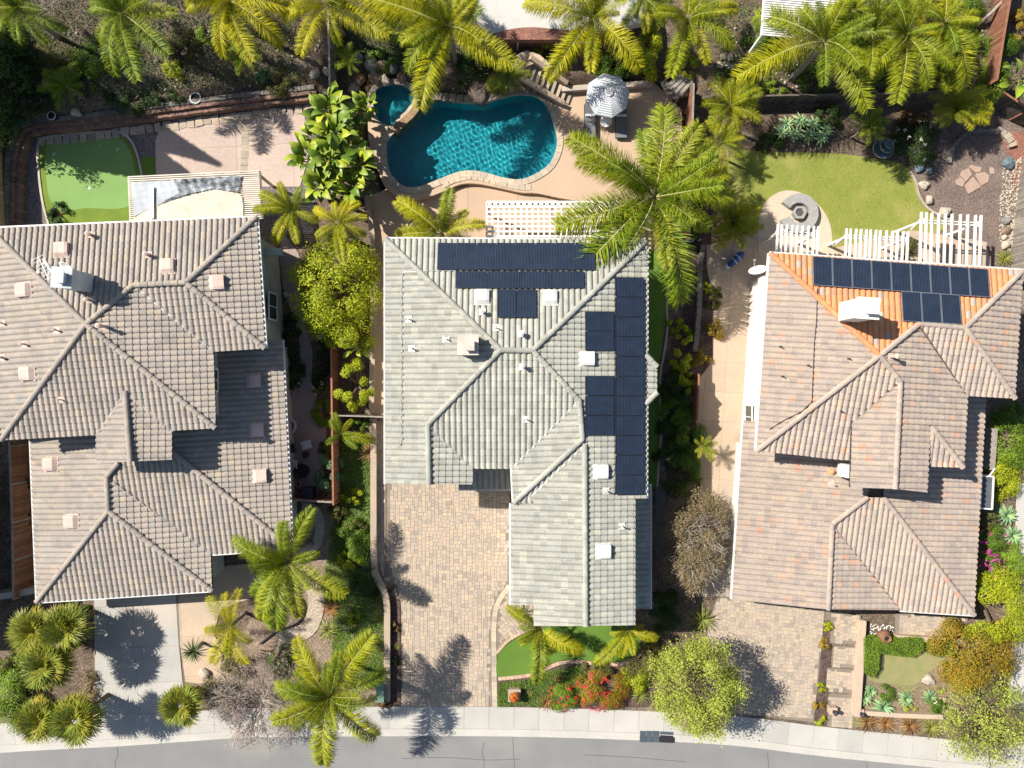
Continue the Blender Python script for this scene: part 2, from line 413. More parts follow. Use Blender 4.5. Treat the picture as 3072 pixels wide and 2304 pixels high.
        f = bpy.data.objects.new('mounting_rail', meshdata('mounting_rail', b.v, b.f, DARK)); C.objects.link(f); f.parent = o; W0[f.name] = c
def walls(house, name, pts, z_eave, z0, z1, m, d=.42):
    poly = inset(PX(pts, z_eave), d)
    MB().prism(poly, z0, z1).build(name, m, house); return poly
def gable(house, apex, left, right, m, th=.12):   # triangular wall under a gable, world points
    a, l, r = Vector(apex), Vector(left), Vector(right); d = Vector((0, th, 0))
    MB().add([l, r, a, l + d, r + d, a + d], [(0, 1, 2), (5, 4, 3), (0, 3, 4, 1), (1, 4, 5, 2), (2, 5, 3, 0)]).build('gable_wall', m, house)
def window(house, c, w, h, axis, side, frame=WHITE):   # axis 'x': wall runs along y and faces side*x
    c = Vector(c); f = MB(); g = MB(); s = Vector((side, 0, 0)) if axis == 'x' else Vector((0, side, 0))
    def bx(b, off, dw, dz, t, sw, sh):
        p = c + (Vector((0, dw, dz)) if axis == 'x' else Vector((dw, 0, dz))) + s * off
        b.box(p, (t, sw, sh) if axis == 'x' else (sw, t, sh))
    bx(g, .02, 0, 0, .03, w, h)
    for k in (-1, 1): bx(f, .035, k * w / 2, 0, .07, .09, h + .09); bx(f, .035, 0, k * h / 2, .06, w - .09, .09)
    bx(f, .035, 0, 0, .055, .05, h - .09)
    o = f.build('window', frame, house); g.build('pane', GLASS, o); return o
def chimney(roof, px, py, zt_, dx, dy, zb, m, flue='box', rz=0):
    c = P(px, py, zt_); o = MB().box((c.x, c.y, (zt_ + zb) / 2), (dx, dy, zt_ - zb), rz).build('chimney', m, roof.obj)
    MB().box((c.x, c.y, zt_ + .04), (dx + .12, dy + .12, .08), rz).build('chimney_cap', m, o)
    b = MB()
    if flue == 'box': b.box((c.x + .05, c.y - .02, zt_ + .24), (dx * .5, dy * .5, .3), rz); b.box((c.x + .05, c.y - .02, zt_ + .42), (dx * .62, dy * .62, .05), rz)
    else: b.lathe((c.x, c.y, zt_ + .08), [(dx * .3, 0), (dx * .3, .25), (dx * .4, .27), (0, .34)], 14)
    b.build('flue', m if flue == 'box' else STEEL, o); return o
def downspout(house, x, y, z1, z0=0.0): MB().box((x, y, (z0 + z1) / 2), (.08, .08, z1 - z0)).build('downspout', GUTTER, house)
# ================================================================ middle house
h2 = thing('house', 'middle two-storey house with sage grey tile roof carrying many solar panels', 'house', (0.2, -2, 0))
E = 5.3
V2 = dict(NW=(1157, 717, E), NE=(1940, 722, E), SE=(1938, 1495, E), A=(1502, 1050, 7.46), B=(1598, 1052, 7.46),
          Cc=(1284, 1273, 6.14), Cs=(1287, 1453, 6.14), SW=(1157, 1453, E), W1=(1417, 1404, E), W2=(1416, 1453, E), X1=(1536, 1404, E),
          D=(1738, 1202, 6.57), D2=(1747, 1318, 6.56), X2=(1541, 1508, E), X3=(1602, 1508, E), V0=(1754, 1334, 6.5), V1=(1592, 1492, 5.45),
          Rn=(1755, 1495, 6.48), Rs=(1757, 1877, 6.48), En=(1905, 1495, 5.6), Es=(1905, 1874, 5.6), Ws=(1602, 1876, 5.54), Wn=(1602, 1509, 5.54),
          b1=(1936, 1064, E), b2=(1970, 1100, 5.1), b3=(1970, 1178, 5.1), b4=(1936, 1212, E),
          L1=(1533, 1510, 5.0), L2=(1533, 1814, 5.0), L3=(1602, 1814, 5.27),
          p1=(1376, 1466, 3.0), p2=(1534, 1466, 3.0), p3=(1534, 1398, 3.3), p4=(1376, 1398, 3.3),
          q1=(1950, 1452, 2.8), q2=(1950, 1826, 2.8), q3=(1868, 1826, 3.2), q4=(1868, 1452, 3.2), Rm=(1756, 1500, 6.48))
V2 = flat(V2, 5.3)
F2 = {'N': (('NW', 'NE', 'A'), [('NW', 'NE', 'B', 'A')]), 'W': (('NW', 'SW', 'A'), [('NW', 'A', 'Cc', 'Cs', 'SW')]),
      'S': (('W1', 'X1', 'A'), [('A', 'B', 'D', 'X1', 'W1', 'Cc')]), 'E': (('NE', 'SE', 'B'), [('B', 'NE', 'SE', 'Rn', 'D'), ('Rn', 'En', 'Es', 'Rs'), ('b1', 'b2', 'b3', 'b4')]),
      'GE': (('W1', 'W2', 'Cc'), [('Cc', 'W1', 'W2', 'Cs')]), 'GW': (('X1', 'X2', 'D'), [('D', 'D2', 'X2', 'X1')]),
      'GS': (('X2', 'X3', 'D2'), [('D2', 'V0', 'V1', 'X3', 'X2')]), 'WW': (('Ws', 'Wn', 'Rs'), [('V0', 'Rs', 'Ws', 'Wn', 'V1'), ('Wn', 'L3', 'L2', 'L1')]),
      'P': (('p1', 'p2', 'p3'), [('p1', 'p2', 'p3', 'p4')]), 'Q': (('q1', 'q2', 'q3'), [('q1', 'q2', 'q3', 'q4')])}
r2 = Roof(h2, V2, F2, TILE2, 2)
r2.finish()
for c in ([('N', 'A'), ('N', 'B')], [('N', 'NW'), ('N', 'A')], [('N', 'NE'), ('N', 'B')], [('W', 'Cc'), ('W', 'A')], [('W', 'Cc'), ('W', 'Cs')], [('S', 'D'), ('S', 'B')],
          [('E', 'D'), ('GW', 'D2')], [('GW', 'X2'), ('GW', 'D2')], [('E', 'V0'), ('E', 'Rs')], [('E', 'b2'), ('E', 'b1')], [('E', 'b3'), ('E', 'b4')]): r2.cap(c)
r2.valley([('S', 'Cc'), ('S', 'W1')]); r2.valley([('S', 'D'), ('S', 'X1')], GUTTER); r2.valley([('WW', 'V0'), ('WW', 'V1')], GUTTER)
r2.gutter([('N', 'NW', 'NE'), ('W', 'NW', 'SW'), ('E', 'NE', 'SE'), ('GW', 'X1', 'X2'), ('WW', 'L1', 'L2'), ('P', 'p1', 'p2'), ('Q', 'q1', 'q2')])
walls(h2, 'wall', [(1157, 717), (1940, 722), (1938, 1495), (1905, 1495), (1905, 1862), (1602, 1862), (1602, 1800), (1540, 1800), (1536, 1404), (1417, 1404), (1417, 1440), (1157, 1440)], E, 0, 5.25, STUCCO2)
walls(h2, 'wall', [(1840, 1460), (1950, 1460), (1950, 1820), (1840, 1820)], 2.8, 0, 2.8, STUCCO2, .3)
gy = P(1287, 1440, E).y + .42
gable(h2, (P(1287, 1450, 6.1).x, gy, 5.6), (P(1165, 1450, E).x, gy, 5.25), (P(1410, 1450, E).x, gy, 5.25), STUCCO2)
gy = P(1757, 1862, E).y + .42
gable(h2, (P(1757, 1862, 6.4).x, gy, 5.75), (P(1602, 1862, E).x + .42, gy, 5.25), (P(1905, 1862, E).x - .42, gy, 5.25), STUCCO2)
xa = [1312, 1371, 1430, 1489, 1548, 1607, 1666, 1725, 1785]
for a, b in zip(xa, xa[1:]): r2.panel('N', [(a, 728), (b, 729), (b, 810), (a, 809)], PFRAME)
xa = [1366, 1462, 1558, 1655, 1752]
for a, b in zip(xa, xa[1:]): r2.panel('N', [(a, 813), (b, 813), (b, 864), (a, 864)], PFRAME)
for a, b in ((1491, 1549), (1550, 1609)): r2.panel('N', [(a, 867), (b, 867), (b, 953), (a, 953)], PFRAME)
for k in range(11): r2.panel('E', [(1845, 832 + 59.3 * k), (1933, 832 + 59.3 * k), (1933, 891 + 59.3 * k), (1845, 891 + 59.3 * k)], PFRAME)
for y in (934, 993, 1127, 1186.5, 1246): r2.panel('E', [(1755, y), (1843, y), (1843, y + 59), (1755, y + 59)], PFRAME)
for f, x, y in (('N', 1447, 892), ('N', 1650, 894), ('E', 1759, 1075), ('E', 1800, 1414), ('E', 1808, 1653)): r2.vent(f, x, y, VENT2)
for f, x, y, r in (('N', 1447, 937, .09), ('N', 1563, 1002, .1), ('S', 1566, 1100, .09), ('W', 1227, 958, .04), ('W', 1339, 1018, .04), ('W', 1237, 1046, .04), ('N', 1488, 984, .035),
                   ('S', 1577, 1257, .035), ('E', 1817, 1472, .045), ('E', 1864, 1578, .045)): r2.pipe(f, x, y, VENT2, r)
ch = chimney(r2, 1404, 1035, 6.95, .95, .9, 6.2, mat('chimney_pink_stucco', (.60, .52, .46), rough=.9, bump=.2))
b = MB(); pts = [r2.planes['W'].hit(x, y, .09) for x, y in [(1262, 815), (1215, 815), (1207, 822), (1205, 860)] + [(1204 + (2.5 if k % 2 else -1.5), 870 + k * 12) for k in range(38)] + [(1200, 1336), (1190, 1344)]]
b.tube([r2.planes['N'].hit(1368, 812, .1), r2.planes['N'].hit(1290, 812, .1)] + pts, .022, 6); b.build('conduit', STEEL, r2.obj)
gd = MB(); x_w = P(1540, 1600, E).x + .42 - .03
for k in range(4): gd.box((x_w, -9.0, .27 + k * .54), (.05, 4.9, .52))
gd.build('garage_door', WHITE, h2)
window(h2, (P(1938, 900, E).x - .42, 3.2, 3.9), 1.5, 1.2, 'x', 1); window(h2, (P(1938, 900, E).x - .42, -1.5, 3.9), 1.5, 1.2, 'x', 1)
window(h2, (P(1157, 900, E).x + .42, 3.0, 3.9), 1.4, 1.2, 'x', -1); window(h2, (-1.5, P(1500, 717, E).y - .42, 3.9), 2.0, 1.3, 'y', 1)
window(h2, (3.2, P(1500, 1862, E).y + .42, 3.9), 1.6, 1.2, 'y', -1)
downspout(h2, P(1536, 1700, 5).x + .3, P(1500, 1790, 5).y, 4.8)
# ================================================================ left house
h1 = thing('house', 'left house with taupe grey tile roof beside the putting green, chimney with dishes', 'house', (-20, 0, 0))
E = 5.2
V1 = dict(NWo=(-200, 700, E), NE=(770, 652, E), SE=(796, 1045, E), R1=(401, 856, 6.42), R2=(559, 848, 6.42), A=(260, 973, 7.2), Wc=(6, 1320, E), S2=(648, 1284, E),
          V1=(640, 1055, E), Wn=(-250, 470, E), Nw=(-30, 692, E), e0=(-30, 686, E), D0=(378, 1173, 5.95), D1=(393, 1384, 5.95), d1=(290, 1305, 5.2), d2=(291, 1391, 5.2), d3=(517, 1296, 5.2), d4=(517, 1379, 5.2),
          Wtop=(-60, 660, 5.1))
V1 = flat(V1, 5.2)
F1 = {'N': (('e0', 'NE', 'A'), [('e0', 'NE', 'R2', 'R1', 'A')]), 'W': (('Nw', 'Wc', 'A'), [('Nw', 'A', 'Wc')]), 'S': (('Wc', 'S2', 'A'), [('A', 'S2', 'Wc')]),
      'E': (('V1', 'S2', 'A'), [('A', 'R1', 'V1', 'S2')]), 'NS': (('V1', 'SE', 'R2'), [('R1', 'R2', 'SE', 'V1')]), 'NEa': (('NE', 'SE', 'R2'), [('R2', 'NE', 'SE')]),
      'DW': (('d1', 'd2', 'D0'), [('D0', 'd1', 'd2', 'D1')]), 'DE': (('d3', 'd4', 'D0'), [('D0', 'D1', 'd4', 'd3')])}
r1 = Roof(h1, V1, F1, TILE1, 1); r1.finish(200)
for c in ([('N', 'e0'), ('N', 'A')], [('N', 'A'), ('N', 'R1')], [('N', 'R1'), ('N', 'R2')], [('N', 'NE'), ('N', 'R2')], [('W', 'Wc'), ('W', 'A')], [('S', 'S2'), ('S', 'A')], [('NS', 'SE'), ('NS', 'R2')], [('DW', 'D0'), ('DW', 'D1')]): r1.cap(c)
r1.valley([('NS', 'R1'), ('NS', 'V1')]); r1.valley([('DW', 'D0'), ('DW', 'd1')]); r1.valley([('DE', 'D0'), ('DE', 'd3')])
r1.gutter([('N', 'e0', 'NE'), ('NEa', 'NE', 'SE')])
Z = 2.75
V1b = dict(w1=(90, 1262, Z), w2=(112, 1805, Z), s1=(637, 1771, Z), s2=(633, 1662, Z), s3=(876, 1645, Z), e1=(846, 1020, Z), t0=(357, 1388, 4.6), t1=(322, 1430, 4.5), t2=(327, 1533, 4.5), t3=(505, 1345, 4.7), w0=(330, 1262, 4.6), e2=(560, 1020, 4.2))
V1b = flat(V1b, 2.75)
F1b = {'W': (('w1', 'w2', 't2'), [('w1', 'w0', 't0', 't1', 't2', 'w2')]), 'S': (('w2', 's1', 't2'), [('t2', 's1', 'w2')]), 'E': (('s2', 's1', 't2'), [('t1', 's2', 's1', 't2')]),
       'S2': (('s2', 's3', 't0'), [('t0', 't3', 's3', 's2', 't1')]), 'E2': (('e1', 's3', 't3'), [('t3', 'e2', 'e1', 's3')])}
r1b = Roof(h1, V1b, F1b, TILE1, 11, 'lower_roof'); r1b.finish(100)
for c in ([('W', 't1'), ('W', 't0')], [('W', 't1'), ('W', 't2')], [('W', 'w2'), ('W', 't2')], [('S', 's1'), ('S', 't2')], [('S2', 's3'), ('S2', 't3')]): r1b.cap(c)
r1b.valley([('S2', 't1'), ('S2', 's2')])
r1b.gutter([('W', 'w1', 'w2'), ('S', 'w2', 's1'), ('S2', 's2', 's3'), ('E2', 'e1', 's3')])
walls(h1, 'wall', [(-160, 700), (770, 655), (796, 1043), (642, 1053), (648, 1280), (517, 1290), (517, 1345), (291, 1352), (290, 1302), (-140, 1325)], E, 0, 5.12, STUCCO1, .6)
walls(h1, 'wall', [(92, 1270), (112, 1803), (637, 1769), (633, 1660), (874, 1643), (846, 1025), (500, 1035), (500, 1250)], Z, 0, 2.72, STUCCO1)
gy = P(400, 1352, E).y + .42
gable(h1, (P(392, 1352, 5.9).x, gy, 5.45), (P(295, 1352, E).x, gy, 5.1), (P(513, 1352, E).x, gy, 5.1), STUCCO1)
for f, x, y in (('N', 186, 751), ('N', 503, 800), ('NEa', 651, 848), ('W', 74, 870), ('W', 85, 1120)): r1.vent(f, x, y, VENT1)
for f, x, y in (('E2', 763, 1141), ('E2', 772, 1289), ('E2', 780, 1428), ('W', 155, 1392), ('W', 217, 1564)): r1b.vent(f, x, y, VENT1)
for f, x, y, r in (('N', 277, 706, .09), ('N', 448, 766, .09), ('N', 273, 901, .08), ('W', 174, 991, .045), ('W', 78, 1033, .045), ('W', 11, 1073, .06), ('E', 318, 980, .09), ('S', 187, 1199, .035), ('W', 10, 970, .035)): r1.pipe(f, x, y, VENT1, r, .75 if x == 318 else .45)
ch = chimney(r1, 187, 833, 7.7, .92, .92, 5.9, mat('chimney_blue_grey', (.50, .54, .56), rough=.9, bump=.2), rz=R(-4))
xw = P(785, 850, E).x - .42
window(h1, (xw, 4.4, 2.3), 1.5, 1.35, 'x', 1); window(h1, (P(645, 1170, E).x - .42, 0.2, 4.4), 1.2, .9, 'x', 1)
window(h1, (-24, P(200, 675, E).y - .5, 3.9), 2, 1.2, 'y', 1)
MB().box((P(815, 755, 2.7).x - .3, P(815, 755, 2.7).y, 2.55), (1.7, .4, .3)).build('porch_beam', STUCCO1, h1)
MB().box((P(640, 1715, 1.3).x - .62, -10.8, 1.2), (.06, 1.0, 2.2)).build('entry_door', mat('door_brown', (.16, .08, .04), rough=.6), h1)
g = MB(); yw = P(400, 1786, Z).y + .42
for k in range(4): g.box((P(405, 1786, 0).x, yw - .02 - .3, .27 + k * .54), (4.9, .05, .52), R(3.8))
g.build('garage_door', WHITE, h1)
# ================================================================ right house
h3 = thing('house', 'right house with pinkish tan tile roof and an orange terracotta patch under solar panels', 'house', (22, -3, 0))
E = 4.9
def tile4(p, r):
    e = (p.x - P(2309, 760, 5).x) / 15
    return TILE3 if e > .93 or e < .02 or r.random() < .1 else TILE4
V3 = dict(NW=(2309, 760, E), NE=(3066, 812, E), A=(2637, 1067, 7.05), R1=(2755, 972, 6.45), R2=(2894, 984, 6.45), SW=(2269, 1352, E), SE=(3042, 1195, E), V1=(2901, 1187, E),
          S1=(2554, 1381, E), V2=(2555, 1268, 5.7), G0=(2699, 1145, 6.55), G1=(2683, 1466, 6.55), g1=(2555, 1268, 5.75), g2=(2550, 1462, 5.75), E1=(2889, 1402, E), h0=(2790, 1277, 6.0), h1=(2787, 1399, 5.25), h2=(2886, 1402, 5.25),
          E2=(2779, 1477, 6.05), E3=(2790, 1300, 6.0), Sx=(2650, 1391, E))
V3 = flat(V3, 4.9)
F3 = {'N': (('NW', 'NE', 'A'), [('NW', 'NE', 'R2', 'R1', 'A')], tile4), 'W': (('NW', 'SW', 'A'), [('NW', 'A', 'SW')]), 'S': (('SW', 'S1', 'A'), [('A', 'G0', 'V2', 'SW'), ('SW', 'V2', 'S1')]),
      'E': (('V1', 'E1', 'A'), [('A', 'R1', 'V1', 'G0'), ('G0', 'V1', 'E1', 'h0'), ('G0', 'h0', 'E2', 'G1')]), 'NS': (('V1', 'SE', 'R2'), [('R1', 'R2', 'SE', 'V1')]), 'NEa': (('NE', 'SE', 'R2'), [('R2', 'NE', 'SE')]),
      'GW': (('g1', 'g2', 'G0'), [('G0', 'G1', 'g2', 'g1')]), 'H': (('h1', 'h2', 'h0'), [('h0', 'h2', 'h1')])}
r3 = Roof(h3, V3, F3, TILE3, 3); r3.finish(200)
for c in ([('N', 'A'), ('N', 'R1')], [('N', 'R1'), ('N', 'R2')], [('N', 'NE'), ('N', 'R2')], [('W', 'SW'), ('W', 'A')], [('E', 'G0'), ('E', 'A')], [('E', 'G0'), ('E', 'G1')], [('NS', 'SE'), ('NS', 'R2')], [('H', 'h2'), ('H', 'h0')]): r3.cap(c)
r3.cap([('N', 'NW'), ('N', 'A')], TILE4)
rust = mat('valley_rust', (.14, .09, .06), rough=.8)
r3.valley([('NS', 'R1'), ('NS', 'V1')], rust); r3.valley([('S', 'G0'), ('S', 'V2')], rust)
r3.gutter([('N', 'NW', 'NE'), ('W', 'NW', 'SW')])
Z = 2.8
V3b = dict(w1=(2231, 1262, Z), w2=(2196, 1797, Z), t0=(2600, 1492, 5.1), t1=(2495, 1572, 4.55), t2=(2483, 1828, 4.55), w0=(2640, 1300, 5.1), v1=(2701, 1830, Z), s3=(2920, 1844, Z), t3=(2647, 1490, 5.1), e1=(2958, 1150, Z), e0=(2680, 1150, 4.9))
V3b = {k: (x, y, z - .3) for k, (x, y, z) in flat(V3b, 2.8, .40).items()}
F3b = {'W': (('w1', 'w2', 't2'), [('w1', 'w0', 't0', 't1', 't2', 'w2')]), 'E': (('t1', 't2', 'v1'), [('t1', 'v1', 't2')]), 'S': (('v1', 's3', 't3'), [('t0', 't3', 's3', 'v1', 't1')]), 'E2': (('e1', 's3', 't3'), [('t3', 'e0', 'e1', 's3')])}
r3b = Roof(h3, V3b, F3b, TILE3, 13, 'lower_roof'); r3b.finish(100)
for c in ([('W', 't1'), ('W', 't0')], [('W', 't1'), ('W', 't2')], [('S', 's3'), ('S', 't3')]): r3b.cap(c)
r3b.valley([('S', 't1'), ('S', 'v1')], rust); r3b.gutter([('W', 'w1', 'w2'), ('S', 'v1', 's3')])
walls(h3, 'wall', [(2309, 762), (3066, 814), (3042, 1193), (2903, 1186), (2889, 1400), (2787, 1397), (2779, 1440), (2683, 1434), (2552, 1430), (2554, 1379), (2270, 1350)], E, 0, 4.82, STUCCO3, .7)
walls(h3, 'wall', [(2231, 1315), (2196, 1795), (2483, 1826), (2700, 1828), (2920, 1842), (2956, 1180), (2700, 1180), (2500, 1320)], Z - .3, 0, 2.46, STUCCO3)
for k in range(9):
    t0, t1 = k / 9, (k + 1) / 9; L = lambda a, b, t: (a[0] + (b[0] - a[0]) * t, a[1] + (b[1] - a[1]) * t)
    r3.panel('N', [L((2437, 768), (2962, 807), t0), L((2437, 768), (2962, 807), t1), L((2440, 856), (2972, 893), t1), L((2440, 856), (2972, 893), t0)], PFRAME3)
for k in range(3):
    t0, t1 = k / 3, (k + 1) / 3
    r3.panel('N', [L((2701, 873), (2878, 885), t0), L((2701, 873), (2878, 885), t1), L((2710, 964), (2887, 974), t1), L((2710, 964), (2887, 974), t0)], PFRAME3)
for f, x, y in (('W', 2337, 1040), ('W', 2420, 1096), ('W', 2541, 1076), ('W', 2344, 1129), ('S', 2518, 1233)): r3.pipe(f, x, y, DARK, .035, .35, False)
r3.pipe('E', 2670, 1070, VENT1, .09, .7); r3b.pipe('W', 2493, 1452, VENT1, .045); r3b.pipe('W', 2491, 1414, TILE4, .1, .2)
chimney(r3, 2603, 925, 7.9, 1.0, .95, 5.9, STUCCO3, rz=R(-4))
b = MB(); b.tube([r3.planes['W'].hit(x, y, .1) for x, y in [(2452, 865), (2450, 960), (2443, 1030), (2440, 1110), (2436, 1205), (2405, 1235), (2350, 1262), (2308, 1288)]], .022, 6); b.build('conduit', DARK, r3.obj)
xw = P(2290, 1050, E).x + .42
def wall3(px, py, z): return P(px, py, z)
window(h3, (13.72, -1.9, 1.55), 1.35, 1.2, 'x', -1)
window(h3, (19.5, P(2700, 790, E).y - .5, 3.9), 2, 1.2, 'y', 1)
MB().box((P(2540, 1412, 4.6).x, P(2540, 1412, 4.6).y, 4.4), (.28, .7, 1.1)).build('wall_return', STUCCO3, h3)
g = MB()
for k in range(4): g.box((P(2330, 1815, 0).x - 0.3, P(2330, 1811, Z - .3).y + .36, .27 + k * .54), (4.4, .05, .52), R(-4.5))
g.build('garage_door', WHITE, h3)
# ================================================================ ground, street, paving
rg = random.Random(77)
SOIL = mat('soil', (.115, .085, .062), (.17, .13, .10), scale=.9, fine=14, amt=.5, rough=.98, bump=.6, c3=(.20, .165, .13), vor=16)
DECKN = [(1100, 240), (1140, 238), (1235, 248), (1256, 284), (1330, 288), (1400, 294), (1455, 292), (1510, 276), (1560, 267), (1625, 272), (1655, 262), (1700, 258), (1960, 245), (2045, 330)]
DECKS = [(2050, 620), (1900, 618), (1760, 606), (1680, 594), (1610, 580), (1560, 577), (1500, 564), (1430, 551), (1380, 553), (1330, 574), (1270, 595), (1215, 596), (1160, 567), (1130, 500), (1105, 420)]
DZ = .35
deck_w = PX(spline(DECKS, 4) + DECKN, DZ)
EDGE = [(-400, 2300), (0, 2262), (344, 2243), (560, 2228), (760, 2216), (1180, 2212), (1530, 2213), (1882, 2223), (2200, 2240), (2464, 2272), (2800, 2306), (3072, 2335), (3500, 2385)]
edge_w = PX(spline(EDGE, 5))
def y_edge(x): return float(np.interp(x, [p[0] for p in edge_w], [p[1] for p in edge_w]))
def grid_axis(lo, hi, a, b, fine, coarse):
    out = []; x = lo
    while x < hi: out.append(x); x += fine if a <= x < b else coarse
    return out + [hi]
gx = grid_axis(-300, 300, -43, 42, .5, 6.45); gy_ = grid_axis(-300, 300, -28, 33, .4, 6.8)
gv, gf = [], []
din = inset(deck_w, .03)
for y in gy_:
    for x in gx:
        z = zt(x, y) - .03
        if y < y_edge(x) + 1.0: z = -.4
        if 9 < y < 20 and -10 < x < 11 and inside((x, y), din): z = -3.0
        gv.append((x, y, z + (rg.uniform(-.05, .05) if z > .3 else 0)))
n = len(gx)
gf = [(j * n + i, j * n + i + 1, (j + 1) * n + i + 1, (j + 1) * n + i) for j in range(len(gy_) - 1) for i in range(n - 1)]
struct(mesh('ground', gv, gf, SOIL, None, True, (0, 0, 0)))
ASPH = mat('asphalt', (.225, .225, .228), (.20, .20, .203), scale=.5, fine=60, amt=.3, rough=.9, bump=.3, c3=(.245, .24, .235))
CONC = mat('concrete', (.44, .435, .41), (.39, .38, .36), scale=.6, fine=18, amt=.25, rough=.9, bump=.15, tint=[(0, (.9, .9, .9)), (1, (1.06, 1.05, 1.03))], c3=(.52, .46, .40))
CONCB = mat('concrete_bright', (.46, .45, .42), (.41, .40, .375), scale=.6, fine=18, amt=.2, rough=.9, bump=.15, tint=[(0, (.92, .92, .92)), (1, (1.06, 1.05, 1.03))])
PEACH = mat('peach_concrete', (.47, .345, .248), (.425, .32, .235), scale=.5, fine=14, amt=.2, rough=.85, tint=[(0, (.93, .93, .93)), (1, (1.05, 1.04, 1.03))])
PINK = mat('pink_concrete', (.50, .40, .345), (.45, .36, .315), scale=.5, fine=14, amt=.25, rough=.88, tint=[(0, (.92, .92, .92)), (1, (1.05, 1.04, 1.03))])
TAN = mat('tan_concrete', (.50, .385, .285), (.43, .335, .255), scale=.6, fine=14, amt=.25, rough=.88, tint=[(0, (.9, .9, .9)), (1, (1.06, 1.05, 1.03))], c3=(.40, .33, .27))
PTINT = [(0, (.80, .76, .74)), (.25, (.95, .92, .9)), (.5, (1.05, 1.0, .93)), (.75, (1.1, .98, .92)), (1, (1.15, 1.1, .92))]
PAVER = mat('paver', (.435, .38, .32), (.385, .34, .29), scale=2, fine=30, amt=.3, rough=.92, bump=.2, tint=PTINT)
JOINT = mat('joint_sand', (.25, .21, .17), rough=.97)
STONE = mat('flagstone', (.44, .38, .31), (.36, .31, .26), scale=2, fine=18, amt=.35, rough=.9, bump=.4, tint=[(0, (.75, .76, .8)), (.5, (1, .97, .92)), (1, (1.18, 1.08, .98))])
BRICK = mat('red_brick', (.25, .165, .13), (.19, .13, .105), scale=3, fine=20, amt=.35, rough=.92, bump=.3, tint=[(0, (.7, .7, .75)), (1, (1.2, 1.1, 1.05))])
GREYB = mat('grey_block', (.22, .205, .185), (.17, .16, .15), scale=3, fine=20, amt=.35, rough=.95, bump=.3, tint=[(0, (.75, .75, .75)), (1, (1.2, 1.18, 1.12))])
MULCH = mat('dark_mulch', (.085, .058, .052), (.12, .082, .070), scale=1.5, fine=25, amt=.4, rough=.97, bump=.5, vor=22)
MULCH2 = mat('grey_brown_gravel', (.20, .155, .135), (.16, .125, .11), scale=1.0, fine=30, amt=.4, rough=.97, bump=.5, vor=26)
REDG = mat('red_gravel', (.27, .13, .10), (.22, .11, .085), scale=1.5, fine=30, amt=.4, rough=.97, bump=.5, vor=26)
GRASS = mat('lawn_grass', (.20, .23, .045), (.25, .262, .06), scale=.9, fine=40, amt=.45, rough=.9, bump=.5, c3=(.29, .28, .08))
TURF = mat('artificial_turf', (.11, .20, .026), (.085, .165, .022), scale=.7, fine=40, amt=.4, rough=.85, bump=.4)
PUTT = mat('putting_turf', (.19, .32, .10), (.175, .30, .095), scale=.8, fine=60, amt=.12, rough=.9)
FRINGE = mat('fringe_turf', (.16, .235, .03), (.13, .19, .025), scale=1.2, fine=40, amt=.4, rough=.9, bump=.4)
street = struct(sheet('street', edge_w + [(60, -70), (-60, -70)], -.5, -.15, ASPH))
crk = mat('crack_seal', (.05, .05, .05), rough=.9)
for pts in ([(346, 2246), (350, 2268), (342, 2290), (340, 2330)], [(1452, 2230), (1446, 2262), (1452, 2285), (1448, 2330)], [(1539, 2216), (1540, 2250), (1546, 2330)], [(1205, 2280), (1330, 2276), (1460, 2284), (1560, 2281)],
            [(2305, 2262), (2309, 2310)], [(2603, 2292), (2608, 2330)], [(1750, 2268), (1900, 2276), (2060, 2290)]):
    strip('road_crack', PX(spline(pts, 3)), .022, -.151, -.1465, crk, street)
struct(strip('gutter_pan', offset(edge_w, .17), .34, -.5, -.135, CONCB)); struct(strip('kerb', offset(edge_w, .42), .15, -.5, .006, CONCB))
sw = struct(strip('sidewalk', offset(edge_w, 1.17), 1.34, -.5, -.03, JOINT))
pieces_along('paving_slab', offset(edge_w, 1.17)[3:-3], 1.32, -.1, .002, 1.5, .014, CONCB, sw, rg)
def clip_poly(sub, clip):                    # Sutherland-Hodgman, clip is convex ccw
    out = list(sub)
    for a, b in zip(clip, clip[1:] + clip[:1]):
        src, out = out, []
        side = lambda p: (b[0] - a[0]) * (p[1] - a[1]) - (b[1] - a[1]) * (p[0] - a[0])
        for p, q in zip(src, src[1:] + src[:1]):
            s0, s1 = side(p), side(q)
            if s0 >= 0: out.append(p)
            if s0 * s1 < 0:
                t = s0 / (s0 - s1); out.append((p[0] + (q[0] - p[0]) * t, p[1] + (q[1] - p[1]) * t))
        if len(out) < 3: return []
    return out
def slabs(name, pts, z, m, sx, sy, rot=0.0, ox=0.0, oy=0.0, gap=.012, piece='concrete_slab', world=False, zb=-.3):
    poly = ccw(pts if world else PX(pts, z)); o = struct(sheet(name, poly, zb, z - .012, JOINT))
    c, s = math.cos(rot), math.sin(rot); T = lambda x, y: (x * c - y * s, x * s + y * c); I = lambda x, y: (x * c + y * s, -x * s + y * c)
    q = [I(*p) for p in poly]; x0, x1 = min(p[0] for p in q), max(p[0] for p in q); y0, y1 = min(p[1] for p in q), max(p[1] for p in q)
    i = math.floor((x0 - ox) / sx)
    while ox + i * sx < x1:
        j = math.floor((y0 - oy) / sy)
        while oy + j * sy < y1:
            a, b = ox + i * sx + gap / 2, oy + j * sy + gap / 2; e, f = a + sx - gap, b + sy - gap
            cp = clip_poly(q, [(a, b), (e, b), (e, f), (a, f)])
            if len(cp) > 2:
                ar = abs(sum(cp[k - 1][0] * cp[k][1] - cp[k][0] * cp[k - 1][1] for k in range(len(cp)))) / 2
                if ar > .02: pc = sheet(piece, [T(*p) for p in cp], z - .05, z, m, o); t = rg.random(); pc.color = (t, t, t, 1)
            j += 1
        i += 1
    return o
PAVM = {}
